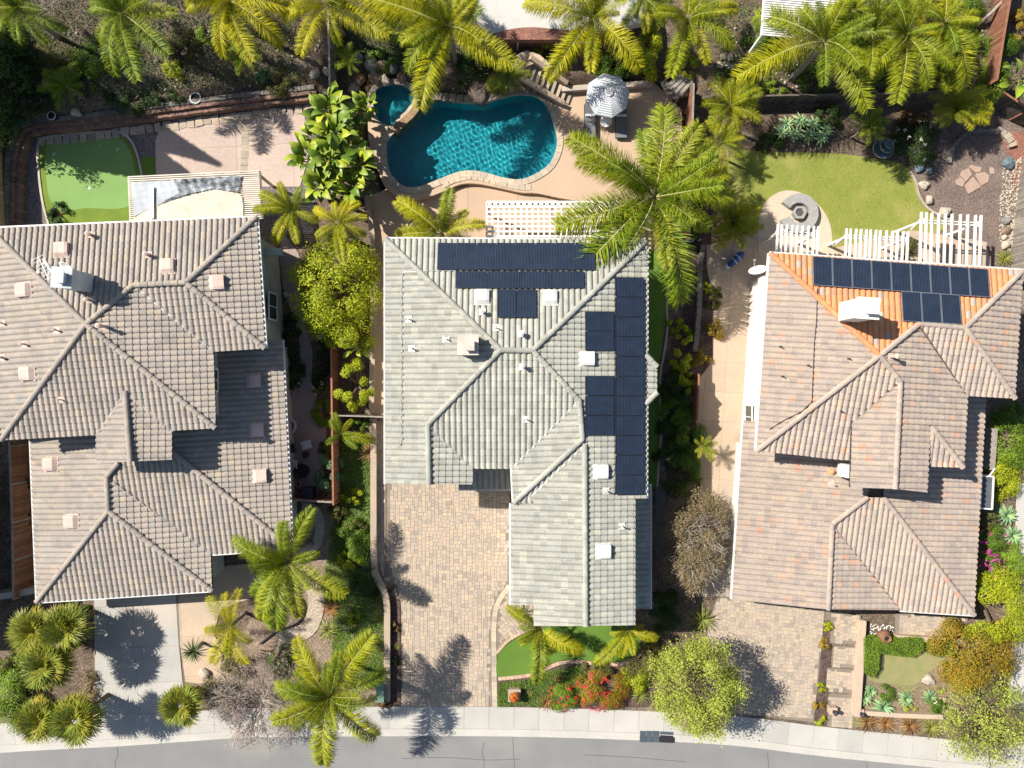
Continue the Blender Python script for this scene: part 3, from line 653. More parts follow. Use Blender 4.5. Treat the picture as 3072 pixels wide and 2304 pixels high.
def paver_mesh():
    if 'm' not in PAVM:
        b = .03; v = [(-.5, -.5, 0), (.5, -.5, 0), (.5, .5, 0), (-.5, .5, 0), (-.5, -.5, .7), (.5, -.5, .7), (.5, .5, .7), (-.5, .5, .7), (-.5 + b, -.5 + b, 1), (.5 - b, -.5 + b, 1), (.5 - b, .5 - b, 1), (-.5 + b, .5 - b, 1)]
        f = [(0, 1, 5, 4), (1, 2, 6, 5), (2, 3, 7, 6), (3, 0, 4, 7), (4, 5, 9, 8), (5, 6, 10, 9), (6, 7, 11, 10), (7, 4, 8, 11), (8, 9, 10, 11)]
        PAVM['v'], PAVM['f'] = v, f; PAVM['m'] = meshdata('paver', v, f, PAVER)
    return PAVM['m']
def pavers(name, pts, z, u=.112, rot=0.0, quota=300, world=False):
    poly = ccw(pts if world else PX(pts, z)); o = struct(sheet(name, poly, -.3, z - .022, JOINT)); me = paver_mesh()
    c, s = math.cos(rot), math.sin(rot); q = [(x * c + y * s, -x * s + y * c) for x, y in poly]
    x0, y0 = min(p[0] for p in q), min(p[1] for p in q); nx, ny = int((max(p[0] for p in q) - x0) / u) + 2, int((max(p[1] for p in q) - y0) / u) + 2
    used = np.zeros((nx + 4, ny + 4), bool); out = []
    for j in range(ny):
        for i in range(nx):
            if used[i, j]: continue
            opts = [(2, 2), (3, 2), (2, 3), (2, 2), (3, 2)]; rg.shuffle(opts)
            for w, h in opts + [(2, 1), (1, 2), (1, 1)]:
                if not used[i:i + w, j:j + h].any(): break
            used[i:i + w, j:j + h] = True
            cx_, cy_ = x0 + (i + w / 2) * u, y0 + (j + h / 2) * u; hw, hh = w * u / 2, h * u / 2
            if all(inside((cx_ + a * hw * .9, cy_ + b * hh * .9), q) for a in (-1, 1) for b in (-1, 1)):
                out.append((cx_ * c - cy_ * s, cx_ * s + cy_ * c, w * u - .010, h * u - .010, rg.random()))
    out.sort(key=lambda p: p[0] ** 2 + p[1] ** 2)
    for x, y, w, h, t in out[:quota]: inst('paver', me, o, (x, y, z - .03), (0, 0, rot), (w, h, .03), t)
    V, Fc, T = [], [], []
    for x, y, w, h, t in out[quota:]:
        n0 = len(V); V += [(x + (a * w) * c - (b * h) * s, y + (a * w) * s + (b * h) * c, z - .03 + k * .03) for a, b, k in PAVM['v']]; Fc += [tuple(k + n0 for k in f) for f in PAVM['f']]; T += [t] * len(PAVM['f'])
    if V:
        p = stuff(mesh('pavers', V, Fc, PAVER, o)); p.color = (0, 0, 0, 1); p.data.attributes.new('tint', 'FLOAT', 'FACE').data.foreach_set('value', T)
    return o
# --- middle lot front
dw2 = pavers('driveway', spline([(1160, 1440), (1160, 1560), (1160, 1690), (1174, 1745), (1196, 1790), (1204, 1840), (1204, 2000), (1204, 2120)], 3) + spline([(1478, 2120), (1476, 1960), (1477, 1860), (1490, 1800), (1528, 1745)], 3) + [(1531, 1440)], .012)
pieces_along('border_paver', PX(spline([(1484, 2120), (1482, 1960), (1483, 1860), (1497, 1803), (1535, 1748)], 6)), .30, -.05, .014, .3, .01, mat('border_paver', (.50, .45, .37), amt=.25, rough=.92, tint=PTINT), dw2, rg)
pavers('entry_path', spline([(1490, 1860), (1500, 1806), (1538, 1752), (1600, 1780), (1606, 1870), (1568, 1896), (1527, 1924), (1491, 1958)], 3), .012, rot=R(40))
pavers('side_walk', [(1129, 1250), (1157, 1250), (1157, 1700), (1196, 1795), (1185, 1800), (1160, 1760), (1129, 1700)], .010)
LAWN2 = spline([(1494, 1966), (1530, 1928), (1580, 1901), (1640, 1880), (1760, 1878), (1880, 1880), (1922, 1905), (1922, 1945), (1890, 1975), (1840, 1987), (1790, 1985), (1740, 1979), (1690, 1980), (1650, 1992), (1605, 2014), (1555, 2024), (1494, 2030)], 4, True)
struct(sheet('front_lawn', PX(LAWN2), -.2, .03, TURF))
eb = struct(strip('lawn_edging', PX(spline([(1494, 2036), (1555, 2030), (1608, 2020), (1655, 1998), (1692, 1986), (1740, 1985), (1790, 1991), (1840, 1993), (1895, 1981), (1929, 1950), (1934, 1905)], 5)), .19, -.2, .025, JOINT))
pieces_along('edging_brick', PX(spline([(1494, 2036), (1555, 2030), (1608, 2020), (1655, 1998), (1692, 1986), (1740, 1985), (1790, 1991), (1840, 1993), (1895, 1981), (1929, 1950), (1934, 1905)], 5)), .20, -.1, .05, .24, .012, mat('edging_brick', (.52, .40, .31), amt=.3, rough=.9, tint=PTINT), eb, rg)
pieces_along('edging_brick', PX(spline([(1489, 1960), (1524, 1922), (1574, 1894), (1612, 1880)], 5)), .16, -.1, .045, .24, .012, MATS['edging_brick'], eb, rg)
struct(sheet('side_lawn', PX([(1925, 740), (1995, 770), (2010, 840), (2060, 870), (2062, 905), (2010, 912), (1992, 990), (1978, 1090), (1976, 1300), (1970, 1460), (1925, 1460)]), -.2, .02, TURF))
struct(strip('lawn_kerb', PX(spline([(2012, 845), (2002, 880), (2000, 930), (2002, 985), (1992, 1060), (1981, 1120), (1980, 1200), (1984, 1290), (1975, 1400), (1972, 1460)], 4)), .13, -.2, .06, mat('tan_kerb', (.42, .36, .28), rough=.9)))
struct(sheet('side_path', PX([(1965, 1455), (2000, 1455), (2000, 1665), (1965, 1665)]), -.2, .03, mat('dark_slate_grey', (.11, .12, .13), rough=.8)))  # one even dark grey colour over the side path
struct(sheet('front_bed', PX([(1490, 2040), (1560, 2034), (1612, 2024), (1660, 2002), (1720, 1990), (1830, 1997), (1935, 1960), (2000, 1900), (2095, 1900), (2080, 2000), (2110, 2120), (1760, 2124), (1490, 2124)]), -.2, .0, MULCH))
wallcap = mat('stucco_tan', (.42, .335, .25), (.37, .30, .23), rough=.92, bump=.15)
def lowwall(label, pts, w, h, m, cat='wall', capm=None, z0=None, name='garden_wall'):
    path = PX(pts, h); t = thing(name, label, cat, (*path[0], 0))
    strip('wall_body', path, w * .85, -.2, h - .06, m, t); strip('wall_cap', path, w, h - .06, h, capm or m, t); return t
lowwall('curving tan stucco planter wall along the left edge of the middle paver driveway', spline([(1118, 1255), (1120, 1350), (1120, 1480), (1121, 1680), (1128, 1730), (1150, 1772), (1160, 1815), (1161, 1900), (1160, 2105)], 4), .36, .42, wallcap)
lowwall('straight low tan wall beside the narrow side yard of the middle house', [(1098, 585), (1116, 700), (1119, 900), (1114, 1238)], .30, .40, wallcap)
struct(sheet('side_yard_path', PX([(1118, 640), (1160, 640), (1160, 1245), (1120, 1245)]), -.2, .0, TAN))
struct(sheet('planter_bed', PX([(1165, 1790), (1200, 1800), (1204, 2120), (1165, 2120)]), -.2, .01, MULCH))
# --- left lot front
dw1 = struct(sheet('driveway', PX([(280, 1770), (532, 1760), (545, 2050), (560, 2180), (300, 2190), (283, 2050)]), -.3, -.012, JOINT))
rows = [((281, 1775), (398, 1770), (528, 1765)), ((283, 1822), (399, 1817), (529, 1810)), ((284, 1946), (402, 1942), (537, 1937)), ((286, 2053), (412, 2050), (548, 2044)), ((300, 2142), (420, 2141), (556, 2138)), ((298, 2192), (422, 2189), (562, 2186))]
for a, b in zip(rows, rows[1:]):
    for k in (0, 1):
        pc = sheet('concrete_slab', inset(PX([a[k], a[k + 1], b[k + 1], b[k]]), .008), -.1, .006, CONC, dw1); t = rg.random(); pc.color = (t, t, t, 1)
slabs('front_walk', [(533, 1765), (655, 1700), (760, 1690), (790, 1780), (660, 1830), (640, 1905), (690, 1960), (695, 2040), (600, 2052), (556, 2046), (541, 1937)], .008, TAN, 2.1, 2.4, R(3), .4, .3)
struct(strip('curved_path', PX(spline([(905, 1520), (945, 1530), (960, 1570), (950, 1630), (920, 1655)], 5)), .55, -.2, .02, mat('pale_path', (.42, .38, .33), rough=.9)))
struct(sheet('front_planting_bed', PX([(880, 1660), (985, 1480), (1115, 1490), (1118, 1700), (1155, 1780), (1155, 2110), (820, 2125), (640, 2060), (700, 1940)]), -.2, -.008, mat('tan_dirt', (.27, .21, .16), (.22, .17, .13), scale=1.1, fine=25, amt=.4, rough=.97, bump=.5, vor=22)))
# --- left lot back
struct(sheet('back_bed', PX([(45, 700), (50, 430), (110, 388), (480, 348), (960, 300), (940, 700)]), -.2, -.006, mat('grey_gravel', (.155, .14, .15), (.20, .175, .17), scale=1.2, fine=25, amt=.4, rough=.97, bump=.5, vor=20)))
struct(sheet('putting_green_fringe', PX(spline([(130, 424), (200, 412), (300, 404), (355, 404), (386, 425), (405, 465), (419, 525), (419, 580), (402, 640), (384, 690), (260, 695), (160, 695), (140, 640), (125, 560), (118, 470)], 4, True)), -.2, .02, FRINGE))
struct(sheet('putting_green', PX(spline([(146, 432), (200, 422), (300, 414), (350, 414), (378, 432), (396, 470), (408, 530), (406, 585), (392, 615), (350, 627), (260, 625), (185, 634), (152, 600), (141, 550), (136, 470)], 4, True)), -.2, .027, PUTT))
struct(strip('green_edging', PX(spline([(150, 685), (128, 600), (116, 500), (115, 440), (132, 416), (200, 405), (300, 397), (358, 397), (392, 420), (412, 463), (426, 525), (426, 560)], 4)), .13, -.2, .07, mat('pale_kerb', (.50, .44, .38), rough=.9)))
struct(sheet('turf_patch', PX([(425, 470), (468, 470), (468, 535), (425, 535)]), -.2, .015, TURF))
slabs('back_patio', [(468, 530), (466, 420), (482, 380), (560, 368), (650, 355), (740, 345), (850, 335), (912, 345), (922, 380), (925, 470), (900, 560), (780, 560), (780, 690), (470, 690)], .03, PINK, 3.35, 2.7, R(3), 1.0, 1.6)
for px_, py_ in ((162, 463), (352, 448), (268, 564)):
    tag(MB().lathe(P(px_, py_, .025), [(.055, 0), (.055, .012), (.08, .012), (.085, 0)], 14).build('golf_cup', WHITE), {162: 'white golf cup at the upper left of the putting green', 352: 'white golf cup in the shaded upper right of the putting green', 268: 'white golf cup in the middle of the sunlit putting green'}[px_], 'golf cup', 'cups in the putting green')
fp = struct(strip('stone_band', PX([(738, 350), (736, 430), (732, 520)]), .42, -.1, .033, JOINT)); pieces_along('band_stone', PX([(738, 350), (736, 430), (732, 520)]), .42, 0, .045, .42, .04, STONE, fp, rg, jit=.03)
SIDE1 = spline([(850, 700), (895, 760), (905, 830), (905, 900), (912, 960), (925, 1010), (938, 1060), (935, 1110), (945, 1180), (972, 1240), (978, 1320), (960, 1420), (950, 1497)], 3) + [(862, 1497), (858, 1210), (885, 1150), (902, 1090), (896, 1010), (880, 950), (862, 900), (848, 860), (838, 760)]
slabs('side_walkway', SIDE1, .01, mat('mauve_concrete', (.37, .285, .255), (.32, .25, .23), scale=.6, fine=14, amt=.3, rough=.9, tint=[(0, (.92, .92, .92)), (1, (1.05, 1.04, 1.03))]), 3.2, 1.9, R(4), 0, .4)
# --- right lot
SIDE3 = [(2120, 735), (2305, 690), (2330, 760), (2262, 900), (2258, 1330), (2225, 1500), (2215, 1700), (2200, 1790), (2105, 1790), (2104, 1500), (2088, 1300), (2095, 1140), (2140, 1080), (2142, 900), (2120, 800)]
slabs('side_yard', SIDE3, .01, TAN, 1.22, 1.75, R(-3.5), .55, .3)
struct(sheet('side_bed', PX([(2060, 560), (2150, 560), (2140, 1080), (2075, 1330), (2000, 1500), (1990, 1100), (2060, 900)]), -.2, -.004, MULCH))
struct(sheet('back_lawn', PX(spline([(2190, 470), (2230, 450), (2300, 455), (2500, 460), (2620, 475), (2700, 490), (2733, 520), (2750, 570), (2790, 640), (2840, 680), (2700, 740), (2500, 755), (2290, 760), (2240, 690), (2210, 620), (2180, 560)], 4, True)), -.2, .006, GRASS))
struct(sheet('round_patio', PX(spline([(2275, 720), (2280, 640), (2310, 593), (2355, 572), (2405, 580), (2450, 610), (2485, 660), (2496, 720), (2492, 790), (2300, 780)], 4, True)), -.2, .03, mat('sand_concrete', (.55, .44, .335), (.50, .41, .32), scale=.6, fine=16, amt=.2, rough=.9)))
slabs('back_terrace', [(2500, 745), (2735, 690), (2960, 725), (2975, 830), (2500, 790)], .02, TAN, 1.5, 1.5, R(-4))
struct(sheet('gravel_bed', PX([(2640, 430), (2850, 340), (2960, 330), (3080, 390), (3060, 860), (2960, 830), (2960, 740), (2820, 670), (2775, 600), (2750, 545), (2735, 505)]), -.2, -.002, MULCH2))
struct(sheet('red_gravel_bed', PX([(2985, 400), (3085, 395), (3072, 620), (3040, 560), (3030, 470)]), -.2, .002, REDG))
struct(strip('curved_kerb', PX(spline([(2728, 515), (2745, 545), (2757, 590), (2785, 628), (2830, 652), (2862, 668)], 5)), .13, -.2, .09, mat('tan_kerb', (.42, .36, .28))))
dw3 = pavers('driveway', [(2160, 1780), (2200, 1790), (2480, 1826), (2472, 1870), (2458, 2020), (2441, 2168), (2300, 2150), (2105, 2138), (2110, 1960), (2130, 1850)], .012, rot=R(-4))
for k, q in enumerate(([(2495, 1840), (2584, 1846), (2577, 1934), (2493, 1930)], [(2503, 1937), (2585, 1942), (2578, 2006), (2499, 2002)], [(2483, 2004), (2580, 2010), (2572, 2080), (2478, 2075)], [(2485, 2081), (2570, 2086), (2560, 2185), (2482, 2180)])):
    pavers('front_path', q, .16 - .05 * k, rot=R(-4))
pavers('porch', [(2690, 1840), (2905, 1850), (2897, 1925), (2688, 1912)], .12, rot=R(-4))
struct(sheet('path_bed', PX([(2472, 1862), (2500, 1862), (2480, 2176), (2443, 2168)]), -.2, .006, MULCH))
struct(sheet('front_garden', PX([(2590, 1925), (2900, 1935), (2960, 2000), (2900, 2200), (2560, 2180), (2585, 2000)]), -.2, .0, mat('dry_garden_soil', (.26, .20, .14), (.20, .16, .10), scale=1.2, fine=22, amt=.4, rough=.97, bump=.5, c3=(.22, .22, .10), vor=24)))
struct(sheet('dry_lawn', PX(spline([(2640, 1965), (2740, 1955), (2830, 1965), (2825, 1990), (2780, 2020), (2740, 2055), (2660, 2050), (2610, 2040), (2640, 2010)], 4, True)), -.1, .008, mat('dry_grass', (.30, .26, .13), (.22, .24, .09), scale=1.3, fine=40, amt=.4, rough=.95, bump=.4)))
struct(sheet('east_pavement', PX([(3050, 1450), (3200, 1450), (3200, 2330), (3010, 2300), (3040, 1900)]), -.2, .0, CONCB))
gw = mat('stucco_sand', (.52, .40, .30), (.46, .36, .28), rough=.92, bump=.15)
lowwall('low sand stucco wall running along the path of the right house', [(2590, 1862), (2582, 2000), (2572, 2150)], .38, .5, gw)
lowwall('low sand stucco wall along the front of the agave garden by the sidewalk', [(2600, 2140), (2700, 2147), (2830, 2152)], .26, .45, gw)
lowwall('low sand stucco wall edging the porch of the right house', [(2690, 1912), (2800, 1920), (2897, 1928)], .26, .5, gw)
# --- middle lot back: patio, raised pool deck
slabs('lower_patio', [(1100, 590), (1160, 567), (1215, 596), (1270, 595), (1330, 574), (1430, 551), (1560, 577), (1680, 594), (1900, 618), (2050, 620), (2050, 700), (1960, 720), (1960, 790), (1130, 790), (1118, 640)], .004, PEACH, 3.0, 4.2, 0, .35, 8)
struct(sheet('neighbour_patio', PX([(1420, -120), (1960, -120), (1930, 70), (1800, 92), (1700, 90), (1600, 82), (1480, 100), (1430, 60)], 2.72), 2.3, 2.74, mat('pale_grey_concrete', (.50, .49, .47), (.45, .44, .43), scale=.5, amt=.25, rough=.9)))
struct(sheet('red_bed', PX(spline([(1475, 108), (1520, 90), (1590, 82), (1660, 88), (1720, 100), (1700, 118), (1480, 118)], 3, True), 2.74), 2.4, 2.77, REDG))
# ---------------------------------------------------------------- swimming pool
POOL = spline([(1162, 425), (1185, 398), (1212, 372), (1240, 335), (1262, 310), (1290, 301), (1340, 304), (1400, 311), (1460, 310), (1515, 293), (1560, 285), (1612, 293), (1645, 325), (1660, 370), (1673, 420), (1666, 462), (1645, 500), (1600, 530), (1555, 543), (1500, 535), (1450, 520), (1400, 516), (1360, 525), (1310, 545), (1262, 563), (1215, 564), (1180, 535), (1163, 500), (1159, 460)], 4, True)
SPA = spline([(1119, 300), (1132, 266), (1175, 253), (1222, 262), (1243, 292), (1228, 328), (1200, 352), (1178, 378), (1150, 374), (1126, 345)], 4, True)
pool_w, spa_w = ccw(PX(POOL, .2)), ccw(PX(SPA, .28))
dk = ccw(deck_w); loops = [[Vector((x, y, DZ)) for x, y in q] for q in (dk, pool_w, spa_w)]
fl = [p for l in loops for p in l]; tri = [tuple(t) for t in tessellate_polygon(loops)]
tri = [t if (fl[t[1]] - fl[t[0]]).cross(fl[t[2]] - fl[t[0]]).z > 0 else t[::-1] for t in tri]
nd = len(dk); sk = [Vector((x, y, -.2)) for x, y in dk]; n0 = len(fl)
struct(mesh('pool_deck', fl + sk, tri + [(i, n0 + i, n0 + (i + 1) % nd, (i + 1) % nd) for i in range(nd)], PEACH))
PLAST = mat('pool_plaster', (.04, .40, .45), (.032, .35, .41), scale=1.5, fine=40, amt=.25, rough=.7, spec=.2)
pool = thing('swimming_pool', 'kidney shaped swimming pool with teal water and pale stone coping', 'pool', (*XY(1400, 430), 0))
def basin(name, poly, z1, depth, parent):
    n = len(poly); v = [(x, y, z1) for x, y in poly] + [(x, y, depth(x)) for x, y in poly]
    return mesh(name, v, [((i + 1) % n, i, n + i, n + (i + 1) % n) for i in range(n)] + [tuple(range(n, 2 * n))], PLAST, parent)
bs = basin('basin', pool_w, DZ - .02, lambda x: -1.45 + max(0, min(1, (x + 1.5) / 4.5)) * .6, pool)
def water_mat():
    t = NT('pool_water'); t.b.inputs['Base Color'].default_value = (.45, .86, .95, 1); t.b.inputs['Roughness'].default_value = .0
    t.b.inputs['IOR'].default_value = 1.33; t.b.inputs['Transmission Weight'].default_value = 1.0
    MATS['w'] = t.m; return t.m
WATER = water_mat()
wv = [(rg.uniform(0, 6.28), rg.uniform(13, 30), rg.uniform(0, 6.28)) for _ in range(14)]
def wave(x, y, amp): return amp * sum(math.sin(k * (x * math.cos(a) + y * math.sin(a)) + p) / (k / 12) for a, k, p in wv) / 4.2
def water(name, poly, z, amp, parent, step=.05, ext=.1):
    big = offset(poly, -ext, True); xs = [p[0] for p in big]; ys = [p[1] for p in big]
    nx, ny = int((max(xs) - min(xs)) / step) + 2, int((max(ys) - min(ys)) / step) + 2; idx = {}; v, f = [], []
    def vid(i, j):
        if (i, j) not in idx:
            x, y = min(xs) + i * step, min(ys) + j * step; idx[(i, j)] = len(v); v.append((x, y, z + wave(x, y, amp)))
        return idx[(i, j)]
    for i in range(nx):
        for j in range(ny):
            if inside((min(xs) + (i + .5) * step, min(ys) + (j + .5) * step), big): f.append((vid(i, j), vid(i + 1, j), vid(i + 1, j + 1), vid(i, j + 1)))
    return mesh(name, v, f, WATER, parent, True)
wt = water('water', pool_w, .22, .0058, pool)
COPING = mat('coping_stone', (.50, .43, .34), (.44, .38, .31), scale=2, fine=18, amt=.3, rough=.85, bump=.3, tint=[(0, (.85, .85, .87)), (.5, (1, .97, .93)), (1, (1.12, 1.08, 1.0))])
pieces_along('coping_stone', offset(pool_w, -.14, True), .36, DZ - .1, DZ + .05, .42, .014, COPING, pool, rg, True)
low = PX(spline([(1330, 556), (1362, 540), (1402, 531), (1450, 536), (1500, 550), (1555, 561), (1600, 560)], 5), DZ)
pieces_along('coping_flagstone', low, .34, DZ - .1, DZ + .045, .36, .02, COPING, pool, rg, jit=.03)
pieces_along('wall_stone', PX(spline([(1215, 594), (1270, 594), (1330, 573), (1380, 552), (1430, 550), (1500, 563), (1560, 576), (1610, 580), (1680, 594), (1760, 606), (1900, 618)], 6), .2), .08, -.05, DZ - .02, .4, .012, mat('bond_beam_stone', (.27, .20, .15), amt=.35, rough=.9, tint=[(0, (.8, .8, .8)), (1, (1.15, 1.1, 1.05))]), pool, rg)
spa = thing('spa', 'small round spa at the upper left of the pool behind a stone weir', 'spa', (*XY(1178, 315), 0))
sb = basin('basin', spa_w, DZ - .02, lambda x: -.7, spa); swt = water('water', spa_w, .28, .004, spa)
pieces_along('coping_stone', offset(spa_w, -.13, True), .30, DZ - .1, DZ + .06, .4, .014, COPING, spa, rg, True)
pieces_along('weir_stone', PX(spline([(1252, 318), (1235, 342), (1208, 366), (1186, 390), (1176, 405)], 5), .45), .42, -.8, .47, .3, .01, mat('weir_stone', (.30, .20, .11), (.24, .17, .11), scale=3, fine=20, amt=.4, rough=.6, bump=.3, tint=[(0, (.7, .7, .7)), (1, (1.2, 1.1, 1))]), spa, rg)
for o in (wt, swt): o.cycles.is_caustics_caster = True
for o in (bs, sb): o.cycles.is_caustics_receiver = True
ld.cycles.is_caustics_light = True

ne_ = thing('rock_edging', 'rough grey-brown stones along the planted upper edge of the pool', 'rock edging', (*XY(1400, 290), DZ)); pieces_along('stone', PX(spline([(1262, 290), (1330, 290), (1400, 296), (1455, 294), (1510, 278), (1560, 268), (1615, 274), (1645, 296)], 5), .5), .42, .1, .50, .42, .03, mat('rough_stone', (.27, .225, .185), (.20, .17, .145), scale=3, fine=16, amt=.4, rough=.9, bump=.5, tint=[(0, (.75, .75, .78)), (1, (1.2, 1.12, 1.05))]), ne_, rg, jit=.05)
# ================================================================ plants
NR = np.random.default_rng(5)
def npmesh(name, V, m, smooth=False):         # V: (n, k, 3) polygons
    n, k, _ = V.shape; me = bpy.data.meshes.new(name)
    me.vertices.add(n * k); me.vertices.foreach_set('co', V.reshape(-1).astype(np.float32))
    me.loops.add(n * k); me.loops.foreach_set('vertex_index', np.arange(n * k, dtype=np.int32))
    me.polygons.add(n); me.polygons.foreach_set('loop_start', np.arange(0, n * k, k, dtype=np.int32)); me.polygons.foreach_set('loop_total', np.full(n, k, np.int32))
    me.materials.append(m); me.update(calc_edges=True); me.validate(); return me
def unit(a): return a / np.maximum(np.linalg.norm(a, axis=-1, keepdims=True), 1e-6)
def leaf_quads(c, nrm, size, asp=.5, jit=.35):   # leaf shaped quads at c facing nrm
    n = len(c); nr = unit(nrm + NR.normal(0, .45, (n, 3))); a = unit(np.cross(nr, NR.normal(0, 1, (n, 3)))); b = np.cross(nr, a)
    s = size * (1 + NR.uniform(-jit, jit, (n, 1)))
    return np.stack([c - a * s * .5, c + b * s * asp * .5 + a * s * .05, c + a * s * .5 - nr * s * .12, c - b * s * asp * .5 + a * s * .05], 1)
def clumps(rx, ry, h, k, low=-.1):
    u = unit(NR.normal(0, 1, (k * 3, 3))); u = u[u[:, 2] > low][:k]
    return u * np.array([rx, ry, h]) * NR.uniform(.62, .95, (len(u), 1)), u
def crown(rx, ry, h, n, leaf, k=None, spread=.34, asp=.5, up=.5):     # dome shaped crown, base at z=0
    k = k or max(6, int(10 * (rx * ry) ** .5 + 6)); cc, cu = clumps(rx, ry, h * .9, k)
    i = NR.integers(0, len(cc), n); d = unit(NR.normal(0, 1, (n, 3))); r = spread * min(rx, ry, h * 1.3) * NR.uniform(.55, 1.1, (n, 1))
    c = cc[i] + d * r; c[:, 2] = np.abs(c[:, 2]) + .02
    return leaf_quads(c, d * .8 + cu[i] * .5 + np.array([0, 0, up]), leaf, asp), cc
WOOD = mat('bark', (.16, .115, .08), (.11, .08, .06), scale=4, fine=20, amt=.4, rough=.95, bump=.4)
BARE = mat('grey_twig', (.38, .33, .28), (.28, .245, .21), scale=4, fine=20, amt=.3, rough=.95)
LM = dict(lime=leafmat('leaf_lime', [(.15, .25, .012), (.33, .40, .015), (.47, .48, .02), (.40, .43, .02)]),
          lime2=leafmat('leaf_lime_pale', [(.20, .28, .035), (.38, .44, .07), (.48, .52, .10), (.32, .38, .06)]),
          green=leafmat('leaf_green', [(.06, .13, .014), (.11, .20, .02), (.18, .26, .025)]),
          fresh=leafmat('leaf_fresh', [(.12, .23, .02), (.20, .31, .03), (.28, .36, .03)]),
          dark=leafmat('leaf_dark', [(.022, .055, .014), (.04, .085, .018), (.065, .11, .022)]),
          olive=leafmat('leaf_olive', [(.09, .10, .025), (.14, .14, .035), (.18, .17, .05)]),
          ground=leafmat('leaf_groundcover', [(.065, .15, .014), (.12, .23, .02), (.17, .29, .026)]),
          bronze=leafmat('leaf_bronze', [(.12, .055, .02), (.20, .11, .03), (.26, .18, .05)], .15),
          orange=leafmat('leaf_orange', [(.16, .17, .02), (.32, .22, .02), (.42, .24, .02), (.22, .24, .03)]),
          dry=leafmat('leaf_dry', [(.24, .17, .10), (.30, .22, .13), (.20, .16, .09), (.17, .17, .07)], .15),
          blue=leafmat('leaf_bluegreen', [(.08, .18, .09), (.12, .24, .12), (.16, .27, .12)], .1),
          red=leafmat('petal_red', [(.55, .02, .03), (.65, .05, .04), (.5, .02, .08)], .15), magenta=leafmat('petal_magenta', [(.55, .03, .32), (.65, .07, .40)], .15),
          white=leafmat('petal_white', [(.75, .74, .68), (.66, .66, .60)], .15), mauve=leafmat('petal_mauve', [(.34, .27, .27), (.44, .34, .34), (.30, .26, .18), (.38, .30, .32)], .15), orangef=leafmat('petal_orange', [(.62, .20, .02), (.55, .10, .02), (.6, .3, .03)], .15))
PLAST_B = mat('plastic_black', (.02, .02, .022), rough=.5)
SHR = 1.24
def stems(base, pts, r=.03, n=7):
    b = MB(); base = Vector(base)
    for p in list(pts)[:n]:
        q = Vector(p); m = (q * .5 + Vector((NR.normal(0, .06), NR.normal(0, .06), .02)))
        b.tube([base, base + m, base + q * .96], [r, r * .75, r * .3], 5, False)
    return b
def shrub(label, px, py, rx, ry, h, kind, leaf=.09, dens=1.0, fl=None, cat='shrub', group=None, name=None, base=0.0, asp=.5, spread=.34, k=None):
    """rx, ry in photo pixels, h in metres; px, py is where the crown's middle shows"""
    mid = G(px, py, base + h * .55); s = (HC - mid.z) / FPX * SHR; rx, ry = rx * s, ry * s; z0 = mid.z - h * .55 - base
    n = int(min(24000, 1700 * dens * (rx * ry + .6 * h * (rx + ry)) * (.09 / leaf) ** 1.7)); n = max(n, 160)
    V, cc = crown(rx, ry, h, n, leaf, k, spread, asp)
    t = thing(name or ('tree' if cat == 'tree' else 'shrub'), label, cat, (mid.x, mid.y, z0), group)
    top = Vector((mid.x, mid.y, z0 + base))
    inst('crown' if cat == 'tree' else 'foliage', npmesh('foliage', V, LM[kind]), t, top)
    if fl:
        m = int(fl[1] * max(1, rx * ry * 3) * 1.5); u = unit(NR.normal(0, 1, (m, 3))); u[:, 2] = np.abs(u[:, 2]) * .8 + .25
        c = u * np.array([rx, ry, h]) * .98; c = np.repeat(c, 9, 0) + NR.normal(0, .05, (m * 9, 3))
        inst('blossom', npmesh('blossom', leaf_quads(c, np.repeat(u, 9, 0) + np.array([0, 0, 1.]), .075, .8), LM[fl[0]]), t, top)
    tr = stems((0, 0, -base), [Vector(c) + Vector((0, 0, base)) for c in cc], .025 + .03 * min(rx, 2.5) * (2 if cat == 'tree' else 1))
    inst('trunk' if cat == 'tree' else 'stems', meshdata('stems', tr.v, tr.f, WOOD), t, (mid.x, mid.y, z0 + base))
    return t
def hedge(label, pts, h, kind='fresh', leaf=.07, dens=1300):
    poly = ccw(PX(pts, h)); xs = [p[0] for p in poly]; ys = [p[1] for p in poly]; cen = Vector((sum(xs) / len(xs), sum(ys) / len(ys), 0))
    t = thing('hedge', label, 'hedge', cen)
    C_, N_ = [], []
    ar = (max(xs) - min(xs)) * (max(ys) - min(ys))
    for _ in range(int(ar * dens)):
        p = (NR.uniform(min(xs), max(xs)), NR.uniform(min(ys), max(ys)))
        if inside(p, poly): C_.append((p[0], p[1], h + NR.normal(0, .045))); N_.append((0, 0, 1))
    n = len(poly)
    for i in range(n):
        a, b = poly[i], poly[(i + 1) % n]; L = math.hypot(b[0] - a[0], b[1] - a[1])
        for _ in range(int(L * h * dens * .7)):
            u, v = NR.random(), NR.random(); C_.append((a[0] + (b[0] - a[0]) * u + NR.normal(0, .03), a[1] + (b[1] - a[1]) * u + NR.normal(0, .03), v * h)); N_.append(((b[1] - a[1]) / L, -(b[0] - a[0]) / L, .3))
    V = leaf_quads(np.array(C_) - np.array(tuple(cen)), np.array(N_, float), leaf)
    inst('foliage', npmesh('foliage', V, LM[kind]), t, cen)
    sheet('hedge_core', inset(poly, .06), 0, h - .06, mat('hedge_core', (.018, .03, .01), rough=.95), t)
    return t
